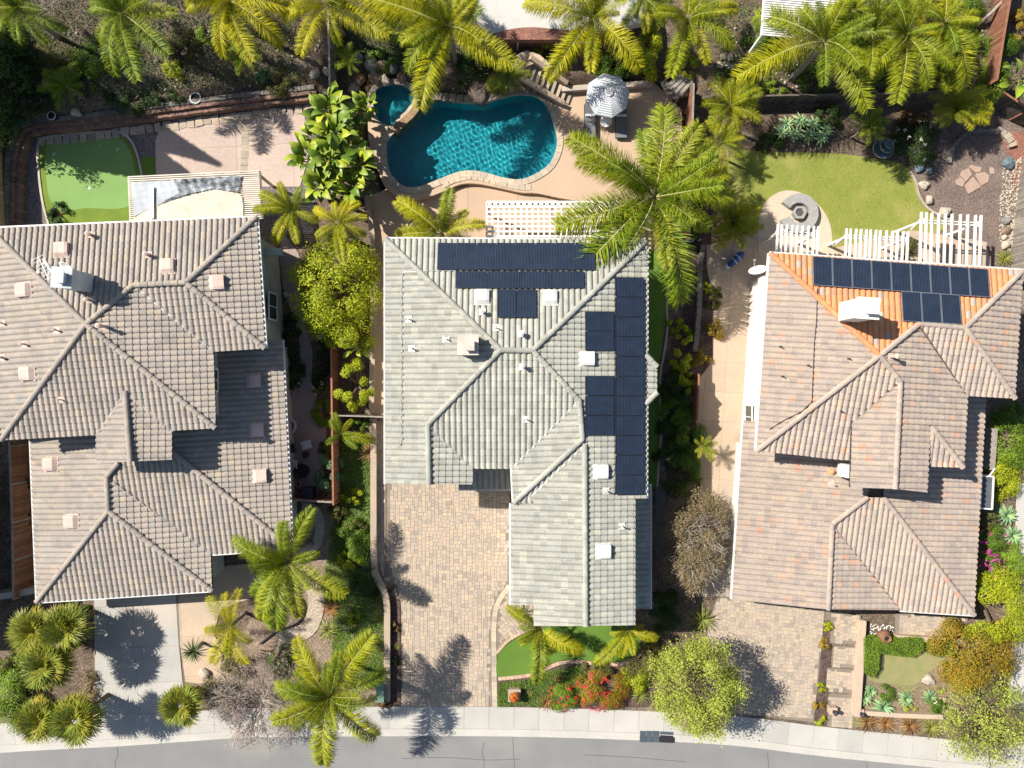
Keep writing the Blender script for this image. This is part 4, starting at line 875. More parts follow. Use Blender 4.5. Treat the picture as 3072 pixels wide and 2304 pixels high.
def cover(name, label, pts, kind, n_m2=260, leaf=.085, h=.14, z=None, up=1.6, world=None):   # creeping ground cover, one mass
    poly = ccw(world or PX(pts, .1)); xs = [p[0] for p in poly]; ys = [p[1] for p in poly]; P_ = []
    for _ in range(int((max(xs) - min(xs)) * (max(ys) - min(ys)) * n_m2)):
        p = (NR.uniform(min(xs), max(xs)), NR.uniform(min(ys), max(ys)))
        if inside(p, poly): P_.append((p[0], p[1], zt(*p) + abs(NR.normal(.4, .35)) * h * (1 + .6 * math.sin(p[0] * 3.1) * math.sin(p[1] * 2.7))))
    c = np.array(P_); o = inst(name, npmesh(name, leaf_quads(c - np.array([c[0, 0], c[0, 1], 0]), np.array([[0, 0, up]] * len(c)), leaf), LM[kind]), None, (c[0, 0], c[0, 1], 0))
    o['label'] = label; return stuff(o)
# ---------------------------------------------------------------- feather palms
FROND = leafmat('palm_frond', [(.05, .105, .006), (.12, .20, .010), (.22, .285, .018), (.32, .36, .035)], .22, .45, yellow=((.44, .40, .006), (.56, .49, .012)), spec=.2)
RACH = mat('palm_rachis', (.34, .36, .12), (.40, .38, .16), rough=.6)
PTRUNK = mat('palm_trunk', (.30, .265, .225), (.22, .19, .16), scale=5, fine=12, amt=.4, rough=.95, bump=.4)
PBOOT = mat('palm_crownshaft', (.22, .20, .08), (.16, .13, .06), scale=5, fine=12, amt=.4, rough=.9)
def frond_mesh(droop, seed, pairs=230, wide=.215):     # one metre long feather leaf along +x
    r = np.random.default_rng(seed); npt = 13; p = [np.zeros(3)]; a = .75
    for i in range(npt - 1):
        p.append(p[-1] + np.array([math.cos(a), 0, math.sin(a)]) / (npt - 1)); a -= droop / (npt - 1) * (1.3 if i < 5 else .9)
    p = np.array(p); p *= 1 / np.hypot(p[-1, 0], 0); T = np.linspace(0, 1, npt); V = []
    for i in range(pairs):
        for sd in (-1, 1):
            t = .1 + .9 * (i + r.random()) / pairs; b = np.array([np.interp(t, T, p[:, k]) for k in range(3)]); b2 = np.array([np.interp(min(1, t + .03), T, p[:, k]) for k in range(3)])
            tan = unit(b2 - b + 1e-6); L = wide * (math.sin(math.pi * min(1, t * .80 + .12)) ** .7 + .05) * r.uniform(.8, 1.15)
            up = np.array([-tan[2], 0, tan[0]]); out = unit(np.array([0, sd, 0]) * 1.0 + tan * r.uniform(.35, .8) + up * r.normal(.15, .55))
            mid = b + out * L * .55; tip = b + out * L + np.array([0, 0, -L * r.uniform(.1, .45)]); w = .0034 * tan + .0015 * up
            V.append([b - w, b + w, mid + w * 1.2, mid - w * 1.2]); V.append([mid - w * 1.2, mid + w * 1.2, tip + w * .2, tip - w * .2])
    me = npmesh('frond', np.array(V), FROND); bm = bmesh.new(); bm.from_mesh(me); me.materials.append(RACH)
    mb = MB().tube([tuple(q) for q in p], [.012 * (1 - .85 * t) + .001 for t in T], 4, False); bv = [bm.verts.new(v) for v in mb.v]
    for f in mb.f: fc = bm.faces.new([bv[i] for i in f]); fc.material_index = 1
    bm.to_mesh(me); bm.free(); return me
FR = [frond_mesh(d, 10 + k) for k, d in enumerate((1.1, 1.5, 1.9, 1.5))]; FRL = [frond_mesh(d, 30 + k, 110, .25) for k, d in enumerate((1.2, 1.6))]
FR_UP = [frond_mesh(.7, 50, 180, .19)]
def palm(label, px, py, zc, tips, yellow=.35, extra=5, trunk=.13, group='queen palms', light=False, up=None, cat='palm', boots=True):
    """zc: crown height above the ground in metres; tips: where frond ends show in the photo"""
    c = G(px, py, zc); zb = c.z - zc; t = thing('palm_tree', label, cat, (c.x, c.y, zb), group); r = random.Random(int(px * 7 + py)); meshes = FRL if light else FR
    n = 7; MB().tube([(c.x + r.uniform(-.02, .02), c.y + r.uniform(-.02, .02), zb - .1 + (zc - .25) * k / (n - 1)) for k in range(n)], [trunk * (1.35 if k == 0 else 1.0 + .05 * (k % 2)) for k in range(n)], 10).build('trunk', PTRUNK, t, True)
    if boots: MB().tube([(c.x, c.y, c.z - .55), (c.x, c.y, c.z - .25), (c.x, c.y, c.z + .02)], [trunk * 1.1, trunk * 1.35, trunk * .6], 9).build('crownshaft', PBOOT, t, True)
    Ls = []
    for q in tips:
        tx, ty = q[0], q[1]; d = P(tx, ty, c.z - .55) - c; L = max(.5, math.hypot(d.x, d.y)); Ls.append(L)
        y = min(1, max(0, yellow - .12 + r.uniform(-.3, .3)))
        inst('frond', r.choice(meshes), t, c + Vector((0, 0, r.uniform(-.08, .02))), (r.uniform(-.25, .25), r.uniform(-.02, .12), math.atan2(d.y, d.x)), (L * 1.03, L * r.uniform(.9, 1.1), L * .9), y)
    La = sum(Ls) / len(Ls)
    for k in range(extra + 3):
        inst('frond', r.choice(meshes if k % 2 else FR_UP), t, c, (r.uniform(-.3, .3), r.uniform(-.55, -.1), r.uniform(0, 6.28)), (La * r.uniform(.55, .9),) * 3, min(1, max(0, yellow - .25 + r.uniform(-.3, .2))))
    return t
def ring(cx, cy, rr, n, seed, sq=1.0):
    r = random.Random(seed); a0 = r.uniform(0, 6.28); return [(cx + rr * r.uniform(.75, 1.1) * math.cos(a0 + k * 6.283 / n + r.uniform(-.25, .25)), cy + sq * rr * r.uniform(.75, 1.1) * math.sin(a0 + k * 6.283 / n + r.uniform(-.25, .25))) for k in range(n)]
QP = 'queen palms of the back slope'
palm('dark feather palm in the top left corner above the shaded slope', 62, 25, 3.2, [(150, 135), (70, 140), (195, 95), (5, 120), (135, -30), (20, -40), (-60, 60)], .12, 4, group=QP)
palm('green feather palm with drooping fronds above the round white planter slope', 370, 45, 3.4, [(336, 212), (434, 252), (517, 184), (275, 30), (545, 60), (300, 120), (470, -60), (300, -70)], .18, 4, group=QP)
palm('yellow feather palm left of the lot line fence at the top edge', 690, 5, 3.4, [(662, 160), (568, 30), (775, 195), (840, 120), (715, 130), (880, 30), (600, -90), (780, -90)], .75, 5, group=QP)
palm('yellow-orange feather palm straddling the lot line fence at the top edge', 985, 12, 3.4, [(905, 165), (1015, 132), (1172, 125), (850, 60), (1080, 40), (960, -90), (1100, -60)], .7, 4, group=QP)
palm('large bright palm whose frond hangs over the spa and pool', 1348, 82, 4.2, [(1264, 322), (1216, 195), (1112, 14), (1534, 208), (1432, 5), (1370, -40), (1290, 40), (1240, -30), (1330, 190)], .55, 5, group=QP)
palm('bright yellow-green palm just above the striped umbrella', 1778, 55, 3.6, [(1655, 232), (1772, 222), (1912, 208), (1580, 18), (1850, 60), (1700, 140), (1700, -60), (1840, -60)], .62, 5, group=QP)
palm('palm at the top edge between the umbrella palm and the fence corner', 1925, -8, 3.4, [(1860, 90), (1935, 105), (1990, 80), (1840, 20), (2010, 10), (1900, -90)], .35, 4, group=QP)
palm('palm right of centre with four fronds hanging above the timber lounge corner', 2062, 60, 3.6, [(2003, 244), (2112, 198), (2190, 148), (2205, 30), (1960, 40), (2060, -50), (2040, 170), (2140, -40)], .5, 5, group=QP)
palm('palm with thick leaning trunk in front of the white slatted cover', 2474, 128, 4.3, [(2212, 236), (2578, 334), (2385, 15), (2275, 50), (2530, 10), (2622, 180), (2560, 60), (2470, 0)], .4, 5, .17, group=QP)
palm('palm above the dark timber fence, its fronds reaching over the fountain', 2715, 108, 4.2, [(2662, 324), (2770, 268), (2830, 210), (2620, 165), (2815, 100), (2700, 10), (2610, 60), (2560, 250)], .42, 5, .15, group=QP)
palm('palm near the red corner fence with pale fronds', 2832, 70, 4.0, [(2905, 252), (2905, 158), (2840, 215), (2740, 30), (2880, 10), (2930, 60), (2790, 150), (2810, -50)], .4, 5, .15, group=QP)
palm('yellow tipped palm at the top right beside the blue pathway', 2700, -5, 3.4, [(2640, 40), (2760, 90), (2830, 50), (2850, 0), (2600, 0), (2690, 110)], .6, 4, group=QP)
palm('dense green palm between the leaning palm and the fountain palm', 2618, 95, 4.0, [(2560, 190), (2640, 230), (2700, 170), (2540, 60), (2700, 40), (2620, -20), (2590, 250)], .3, 5, .13, group=QP)
palm('arching palm over the right timber fence below the red fence', 2800, 165, 3.2, [(2740, 280), (2830, 280), (2890, 210), (2720, 170), (2850, 80), (2770, 70), (2900, 120)], .45, 4, .12, group=QP)
palm('young feathery palm clump against the white slatted cover', 2560, 30, 2.6, ring(2560, 40, 80, 8, 3), .35, 4, group=QP)
palm('huge green palm over the pool patio corner, fronds crossing the lattice pergola', 1962, 592, 5.3, [(1992, 330), (1716, 432), (1735, 508), (1928, 395), (2118, 462), (1672, 684), (1722, 832), (2060, 897), (2190, 592), (2080, 400), (1850, 720), (2175, 520), (1990, 800)], .22, 7, .16)
palm('yellow-green palm rising over the eave left of the middle solar panels', 1325, 702, 3.4, [(1194, 605), (1353, 580), (1452, 676), (1188, 706), (1322, 752), (1245, 640), (1400, 640)], .5, 3, .1)
palm('small yellow palm poking out of the round lime tree', 1015, 667, 5.2, [(1006, 612), (1079, 612), (947, 630), (1103, 660), (1097, 708), (1036, 785), (954, 712)], .75, 2, .09)
palm('yellow-green palm hanging over the slatted patio cover of the left house', 880, 630, 4.6, [(828, 730), (905, 732), (780, 642), (960, 670), (792, 588), (915, 575), (850, 560)], .55, 4, .1)
palm('broad green palm in front of the left house by the curved path', 865, 1684, 4.3, [(942, 1526), (850, 1566), (712, 1616), (828, 1884), (752, 1797), (1038, 1768), (902, 1844), (760, 1700), (960, 1660), (790, 1850)], .3, 6, .14, group='palms of the front yards')
palm('small brilliant yellow palm beside the left driveway', 694, 1876, 2.2, [(634, 1786), (722, 1768), (625, 1886), (643, 1984), (752, 1974), (765, 1912), (690, 1770)], .97, 4, .1, group='palms of the front yards', light=True)
palm('large front palm by the street casting its shadow over the paver driveway', 990, 2086, 4.8, [(897, 1920), (1126, 1898), (1152, 2022), (838, 2050), (838, 2132), (977, 2277), (1130, 2222), (922, 2160), (1010, 1960), (1060, 2140), (900, 2000)], .42, 7, .16, group='palms of the front yards')
palm('small palm leaning over the red side fence between the left and middle lots', 1022, 1302, 2.2, [(1010, 1240), (1123, 1320), (1076, 1340), (1060, 1260), (985, 1330)], .3, 2, .07, group='palms of the front yards')
palm('young palm left of the front lawn under the middle garage gable', 1622, 1884, 2.0, [(1563, 1920), (1612, 2034), (1742, 1942), (1524, 1818), (1590, 1850), (1660, 1960)], .5, 1, .08, group='palms of the front yards', boots=False)
palm('young palm right of the front lawn at the corner of the middle garage', 1885, 1890, 2.0, [(1790, 1984), (1967, 1908), (1830, 1900), (1925, 1870), (1860, 1960)], .65, 1, .08, group='palms of the front yards', boots=False)
palm('bushy palm against the fence right of the pool loungers', 2190, 320, 2.6, ring(2190, 325, 92, 14, 4), .6, 7, .08, group='bushy palms', light=True)
palm('bushy palm below the fence palm, leaning over the lawn edge', 2165, 425, 2.2, ring(2165, 430, 75, 12, 5), .6, 6, .08, group='bushy palms', light=True)
palm('round bushy palm beside the fire pit patio', 2200, 662, 2.0, ring(2200, 668, 84, 18, 6), .65, 9, .08, group='bushy palms', light=True)
palm('bushy palm between the agave bed and the tiered fountain', 2598, 382, 1.8, ring(2598, 385, 58, 11, 7), .3, 6, .07, group='bushy palms', light=True)
palm('wide bushy palm in front of the right timber fence', 2862, 328, 2.2, ring(2862, 330, 95, 16, 8, .75), .6, 8, .08, group='bushy palms', light=True)
palm('small palm hanging over the right end of the pool steps', 1530, 235, 2.2, ring(1530, 235, 62, 9, 9), .15, 4, .07, group='bushy palms', light=True)
palm('little bright palm growing through the side yard paving of the right house', 2105, 1338, 1.7, ring(2112, 1340, 40, 8, 10), .4, 3, .06, group='bushy palms', light=True)
palm('dark sago like palm in the shade above the brick wall', 205, 262, 1.4, ring(205, 265, 70, 11, 11), .02, 5, .08, group='bushy palms', light=True)
palm('dark palm among the rocks left of the waterfall', 1050, 190, 1.4, ring(1050, 195, 48, 9, 12), .02, 3, .06, group='bushy palms', light=True)
palm('dark green palm low on the slope right of the lot line', 735, 175, 1.4, ring(735, 175, 60, 9, 13), .05, 3, .06, group='bushy palms', light=True)
# ---------------------------------------------------------------- fan palms
FAN = leafmat('fan_leaf', [(.10, .18, .02), (.17, .25, .03), (.25, .31, .05), (.32, .35, .08)], .25, .45, yellow=((.38, .30, .02), (.42, .30, .03)))
def fan_mesh(seed, n=30):
    r = np.random.default_rng(seed); V = []; h = np.array([.45, 0, .12])
    for k in range(n):
        a = (k / (n - 1) - .5) * 4.2 + r.normal(0, .03); L = .55 * r.uniform(.85, 1.08) * (1 - .1 * abs(k / (n - 1) - .5))
        d = np.array([math.cos(a), math.sin(a), r.normal(.05, .08)]); s = np.array([-math.sin(a), math.cos(a), 0]) * .022
        m = h + d * L * .6; V.append([h, m + s, h + d * L + np.array([0, 0, -.12 * r.uniform(.4, 1.4)]), m - s])
    V.append([np.array([0, .012, 0]), np.array([0, -.012, 0]), h + np.array([0, -.008, 0]), h + np.array([0, .008, 0])])
    return npmesh('fan_leaf', np.array(V), FAN)
FN = [fan_mesh(k) for k in range(3)]
def fanpalm(label, px, py, h, r_px, n=36, yellow=.2, trunk=.12, group='fan palms'):
    c = G(px, py, h); t = thing('fan_palm', label, 'palm', (c.x, c.y, c.z - h), group); r = random.Random(int(px + 3 * py)); Rm = r_px * (HC - c.z) / FPX
    MB().tube([(c.x, c.y, c.z - h - .1), (c.x, c.y, c.z - h * .5), (c.x, c.y, c.z)], [trunk * 1.2, trunk, trunk], 9).build('trunk', WOOD, t, True)
    for k in range(n):
        e = r.random() ** .8 * 1.35 - .35; L = Rm * r.uniform(.85, 1.1) * (.55 if k % 3 == 2 else 1)
        inst('fan_leaf', r.choice(FN), t, c + Vector((0, 0, .1 * (k % 3))), (r.uniform(-.4, .4), -e, k * 2.399 + r.uniform(-.2, .2)), (L, L * .9, L), min(1, max(0, yellow + r.uniform(-.25, .25) + (.35 if e < -.1 else 0))))
for l, x, y, h, rr in (('fan palm nearest the left house in the front left clump', 118, 1885, 2.2, 82), ('fan palm beside the driveway in the front left clump', 205, 1880, 2.6, 84), ('fan palm in the middle of the front left clump above the round bush', 150, 1985, 3.0, 88),
                       ('fan palm at the sidewalk, left of the front pair', 135, 2148, 2.6, 84), ('fan palm at the sidewalk with fronds over the driveway', 240, 2150, 2.8, 86), ('round fan palm right of the left driveway near the sidewalk', 553, 2105, 1.8, 76)): fanpalm(l, x, y, h, rr, 44, .3)
fanpalm('grey-green fan palm casting a spiky shadow on the neighbour patio', 1205, 85, 2.0, 90, 16, .0); fanpalm('dark fan palm at the pool edge in front of the boulder slide', 1490, 262, .9, 46, 16, .0)
fanpalm('shaded fan palm tucked under the pool palm beside the fence', 1400, 45, 2.4, 64, 14, .02)
# ---------------------------------------------------------------- rosettes: agaves, yuccas, flax
def blade(n_seg, w, curve, m, name):
    v, f = [], []
    for i in range(n_seg + 1):
        t = i / n_seg; x = t; z = curve * t * t; ww = w * (math.sin(math.pi * (.18 + .82 * t)) ** .8 + .02)
        v += [(x, -ww, z + ww * .5), (x, 0, z), (x, ww, z + ww * .5)]
    for i in range(n_seg): f += [(3 * i, 3 * i + 1, 3 * i + 4, 3 * i + 3), (3 * i + 1, 3 * i + 2, 3 * i + 5, 3 * i + 4)]
    return meshdata(name, v, f, m, True)
AGV = mat('agave_leaf', (.28, .40, .19), (.20, .33, .18), scale=3, fine=14, amt=.3, rough=.5, tint=[(0, (.75, .9, .95)), (1, (1.25, 1.15, .9))])
AG = blade(5, .11, -.25, AGV, 'agave_leaf'); YU = blade(4, .035, -.15, mat('yucca_leaf', (.07, .10, .035), (.10, .13, .05), rough=.5, tint=[(0, (.8, .8, .8)), (1, (1.3, 1.3, 1.1))]), 'sword_leaf')
FX = blade(5, .03, -.75, mat('flax_leaf', (.30, .13, .04), (.20, .10, .04), rough=.5, tint=[(0, (.7, .7, .7)), (.5, (1, 1, 1)), (1, (1.3, 1.7, 1.2))]), 'strap_leaf')
FXG = blade(5, .032, -.7, mat('flax_leaf_green', (.22, .24, .05), (.15, .18, .04), rough=.5, tint=[(0, (.7, .7, .7)), (1, (1.4, 1.3, 1.1))]), 'strap_leaf')
def rosette(label, px, py, r_px, me, n, name, cat, trunk=0.0, emin=-.05, emax=1.3, group=None):
    c = G(px, py, trunk + .12); r = random.Random(int(px * 5 + py)); t = thing(name, label, cat, (c.x, c.y, c.z - trunk - .12), group); L = r_px * (HC - c.z) / FPX
    for k in range(n):
        e = emin + (emax - emin) * (k / n) ** 1.2; s = L * (1 - .35 * k / n) * r.uniform(.9, 1.1)
        inst('leaf', me, t, c, (r.uniform(-.2, .2), -e, k * 2.399), (s, s, s), r.random())
    if trunk: MB().tube([c - Vector((0, 0, trunk + .15)), c - Vector((0, 0, .0))], [.11, .09], 8).build('trunk', WOOD, t)
for l, x, y, r_ in (('agave rosette at the left end of the front garden wall', 2592, 2092, 30), ('largest pale blue-green agave by the front garden wall', 2648, 2120, 38), ('small green agave behind the largest front garden agave', 2612, 2072, 24), ('spreading blue-green agave in the middle of the front garden', 2716, 2096, 28), ('bright green agave at the right of the front garden', 2790, 2090, 26),
                    ('tall agave at the right edge by the white framed gate', 3018, 1545, 38), ('agave with long leaves at the right edge below the tall agave', 3035, 1605, 36)): rosette(l, x, y, r_, AG, 34, 'agave', 'agave', group='agaves')
for k, (x, y) in enumerate(((2360, 372), (2400, 362), (2440, 372), (2478, 392), (2382, 402), (2425, 405), (2462, 412), (2345, 398))):
    rosette(['agave at the upper left of the cluster under the timber fence', 'topmost agave of the cluster under the timber fence', 'agave at the upper right of the cluster under the timber fence', 'rightmost agave of the cluster under the timber fence', 'agave low in the middle left of the cluster under the timber fence', 'agave in the heart of the cluster, facing the lawn', 'agave at the lower right of the cluster facing the lawn', 'leftmost agave of the cluster under the timber fence'][k], x, y, 30, AG, 22, 'agave', 'agave', .25, group='agave cluster')
rosette('spiky yucca on a short trunk right of the left driveway', 579, 1955, 46, YU, 70, 'yucca', 'yucca', 1.3, -.4)
rosette('green spiky yucca in the right hand shrub border of the middle lot', 2065, 1195, 26, YU, 40, 'yucca', 'yucca', .5, -.2)
for l, x, y, r_, m in (('bronze flax beside the middle planter wall below the side gate', 1108, 1358, 42, FX), ('olive flax by the curved gravel strip of the left front yard', 995, 1825, 40, FX), ('golden flax at the end of the curved gravel strip', 985, 1890, 46, FXG), ('large golden flax beside the right paver driveway', 2105, 1858, 54, FXG),
                       ('bronze flax left of the red flowers by the sidewalk', 1638, 2106, 32, FX), ('reddish flax in the ground cover above the sidewalk', 1674, 2036, 18, FX), ('leftmost bronze grass along the right sidewalk', 2600, 2166, 38, FX), ('second bronze grass along the right sidewalk', 2655, 2170, 38, FX), ('third bronze grass along the right sidewalk', 2728, 2176, 42, FX), ('rightmost golden grass along the right sidewalk', 2790, 2182, 42, FXG),
                       ('green strap leaved plant right of the red flowers', 1920, 2085, 36, FXG), ('grassy tuft under the left corner of the middle garage roof', 1560, 1838, 40, FXG), ('round grassy tuft beside the right solar panel corner', 3012, 775, 36, FXG),
                       ('pale strap leaved plant in the green bed left of the flowers', 1590, 2078, 22, FXG), ('small lily tuft beside the middle driveway planter', 1193, 1938, 16, FXG), ('dark strap leaved clump in the shade by the boulder slide', 1385, 250, 40, YU)):
    rosette(l, x, y, r_, m, 46 if r_ > 25 else 24, 'flax_plant', 'plant', 0, .1, 1.4)
# ---------------------------------------------------------------- giant bird of paradise
BOPM = mat('banana_leaf', (.20, .27, .035), (.15, .23, .03), scale=3, fine=14, amt=.35, rough=.45, spec=.3, tint=[(0, (.5, .65, .5)), (.5, (1, 1, .9)), (.85, (1.6, 1.4, .8)), (1, (2.1, 1.6, .7))])
def paddle(seed):
    r = random.Random(seed); v, f = [], []; n = 9
    for i in range(n + 1):
        t = i / n; x = .45 + .75 * t; z = .32 * math.sin(t * 1.6) - .38 * t * t; w = .19 * math.sin(math.pi * min(1, .06 + t * .94)) ** .6 + .004; k = 1 - (.25 if r.random() < .25 else 0)
        v += [(x, -w * k, z + w * .35), (x, 0, z), (x, w * k, z + w * .35)]
    for i in range(n): f += [(3 * i, 3 * i + 1, 3 * i + 4, 3 * i + 3), (3 * i + 1, 3 * i + 2, 3 * i + 5, 3 * i + 4)]
    m0 = MB(); m0.tube([(0, 0, 0), (.25, 0, .0), (.47, 0, 0)], [.02, .018, .012], 5, False); n0 = len(v)
    return meshdata('paddle_leaf', v + m0.v, f + [tuple(i + n0 for i in q) for q in m0.f], BOPM, True)
PD = [paddle(k) for k in range(3)]
def bop(label, px, py, zc, n, L, group='giant bird of paradise clump'):
    c = G(px, py, zc); r = random.Random(int(px + py * 3)); t = thing('bird_of_paradise', label, 'plant', (c.x, c.y, c.z - zc), group)
    for k in range(3): MB().tube([(c.x + r.uniform(-.3, .3), c.y + r.uniform(-.3, .3), c.z - zc), (c.x + r.uniform(-.12, .12), c.y + r.uniform(-.12, .12), c.z + .05)], [.1, .06], 7).build('stem', WOOD, t)
    for k in range(n):
        s = L * r.uniform(.7, 1.15); inst('paddle_leaf', r.choice(PD), t, c + Vector((r.uniform(-.15, .15), r.uniform(-.15, .15), r.uniform(-.4, .1))), (r.uniform(-.7, .7), -r.uniform(.0, .95), k * 2.399 + r.uniform(-.4, .4)), (s, s, s), r.random())
for l, x, y, z, n, L in (('bird of paradise with broad leaves at the top of the clump by the patio', 985, 330, 3.4, 15, 1.5), ('bird of paradise in the upper middle of the clump beside the spa', 1010, 400, 3.6, 17, 1.55), ('bird of paradise over the left patio edge of the clump', 930, 480, 3.0, 15, 1.45), ('bird of paradise in the centre of the clump', 1000, 480, 3.6, 17, 1.5),
                         ('bird of paradise leaning to the pool wall', 1075, 500, 3.0, 15, 1.45), ('bird of paradise at the lower left of the clump', 960, 555, 3.0, 14, 1.4), ('bird of paradise at the lower right of the clump near the pool coping', 1055, 565, 2.8, 15, 1.35), ('low bird of paradise filling the middle left of the clump', 955, 415, 2.0, 12, 1.3), ('low bird of paradise filling the middle right of the clump', 1050, 445, 2.0, 12, 1.3), ('low bird of paradise at the bottom of the clump above the yellow palm', 1005, 540, 2.0, 12, 1.3), ('low bird of paradise between the patio corner and the spa', 1040, 360, 2.0, 12, 1.3), ('single dark leaved bird of paradise beside the spa coping', 1098, 325, 1.6, 11, 1.2)): bop(l, x, y, z, n + 12, L * .78)
bop('small banana plant under the round lime tree', 1075, 1040, 1.4, 9, .9, None); bop('broad leaved plant at the right edge near the corner hedge', 3055, 240, 1.4, 9, 1.1, None)
# ---------------------------------------------------------------- shrubs and trees
S = shrub
S('big round lime-green tree between the left and middle houses', 1000, 850, 118, 140, 2.4, 'lime', .12, 1.7, cat='tree', base=1.8, spread=.2, k=120)
S('lower lobe of lime foliage hanging over the fence below the round tree', 1040, 1000, 62, 52, 1.8, 'lime', .10, 1.2, cat='tree', base=1.2, spread=.3, k=20)
S('small lime tree with bare branches above the side gate', 1055, 1155, 48, 66, 1.6, 'lime', .10, .9, cat='tree', base=1.0, spread=.24, k=18)
S('bright shrub left of the red fence near the side walkway', 968, 1238, 34, 34, 1.2, 'fresh', .10, .9); S('pale green shrub leaning on the red fence above its corner', 980, 1420, 34, 48, 1.4, 'blue', .10, .9)
S('brownish shrub by the red fence opposite the white box', 980, 1345, 24, 22, .9, 'olive'); S('lime shrub standing alone in the green strip below the fence corner', 1052, 1494, 30, 22, .9, 'lime', .1)
S('rounded olive shrub at the top of the left front planting', 1012, 1538, 28, 28, .9, 'olive'); S('green mounding shrub in the left front planting', 1050, 1600, 50, 36, .8, 'green'); S('bronze tinted shrub in the middle of the left front planting', 1060, 1580, 34, 22, .8, 'olive', .08)
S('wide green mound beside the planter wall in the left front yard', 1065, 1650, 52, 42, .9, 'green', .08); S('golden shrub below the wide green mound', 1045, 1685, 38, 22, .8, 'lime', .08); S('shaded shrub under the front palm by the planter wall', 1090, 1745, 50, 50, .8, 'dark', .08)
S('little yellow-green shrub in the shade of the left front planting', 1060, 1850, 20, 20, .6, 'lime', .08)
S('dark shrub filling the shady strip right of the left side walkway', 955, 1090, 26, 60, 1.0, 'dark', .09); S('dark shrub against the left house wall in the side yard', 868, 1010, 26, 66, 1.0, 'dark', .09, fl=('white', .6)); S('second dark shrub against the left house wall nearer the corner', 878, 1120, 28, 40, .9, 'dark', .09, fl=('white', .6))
S('small shrub with white flowers at the bend of the left side walkway', 960, 1165, 22, 18, .6, 'green', .08, fl=('white', 2))
S('green shrub below the side gate in the narrow planting strip', 1080, 1268, 30, 20, .8, 'green', .09)
# front middle lot
S('orange and red flowering shrub by the sidewalk in front of the middle lawn', 1805, 2075, 64, 54, 1.0, 'orange', .07, 1.4, ('red', 6)); S('red flowering shrub at the left of the flower bed by the sidewalk', 1690, 2095, 38, 34, .7, 'fresh', .07, 1.3, ('red', 6))
S('dark shrub behind the red flowers below the lawn edging', 1790, 2015, 46, 26, .8, 'olive', .07, fl=('red', .8)); S('bushy green shrub right of the lawn edging', 1950, 1990, 56, 52, 1.1, 'olive', .08); S('golden green shrub between the lawn and the pale street tree', 1915, 2040, 36, 40, 1.0, 'lime', .08, .9)
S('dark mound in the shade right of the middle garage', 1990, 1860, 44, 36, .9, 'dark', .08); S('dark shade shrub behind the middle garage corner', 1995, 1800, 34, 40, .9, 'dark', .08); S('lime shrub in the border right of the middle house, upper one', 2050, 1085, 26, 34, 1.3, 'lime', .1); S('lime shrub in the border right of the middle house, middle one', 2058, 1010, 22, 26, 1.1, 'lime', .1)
S('lime shrub in the border right of the middle house, lower one', 2060, 1148, 22, 36, 1.3, 'lime', .1); S('dark green shrub in the border opposite the bay window', 2020, 1170, 36, 44, 1.3, 'dark', .1); S('dark green shrub with one lime shoot in the border below the bay window', 2030, 1235, 42, 40, 1.4, 'green', .1); S('small round lime ball at the kerb of the side lawn', 2028, 972, 24, 18, .8, 'lime', .08)
S('round grey-green bush in the border by the side lawn kerb', 2005, 1285, 26, 28, .9, 'dark', .08); S('tall green shrub mass beside the right side yard paving', 2070, 1300, 44, 58, 1.5, 'green', .1); S('dark shrub mass above the brown bare tree', 2055, 1420, 48, 62, 1.4, 'green', .1); S('dark shrub with a pale flowering tip in the border', 2010, 1362, 36, 34, 1.1, 'dark', .1, fl=('white', .5))
S('golden shrub beside the stacked block wall of the right side yard', 2107, 1078, 28, 24, .8, 'orange', .08); S('yellow shrub at the upper end of the right side yard bed', 2150, 985, 24, 30, .8, 'orange', .08); S('pale flowering shrub along the right side yard bed', 2145, 890, 24, 30, .8, 'olive', .08, fl=('white', 1)); S('small yellow shrub by the block wall below the bushy palm', 2120, 862, 14, 18, .6, 'lime', .08)
S('flowering shrub with white blooms at the red fence by the pergola', 2088, 690, 16, 40, 1.0, 'green', .08, fl=('white', 3)); S('dark shrub filling the bed behind the red fence', 2095, 610, 22, 60, 1.2, 'dark', .09)
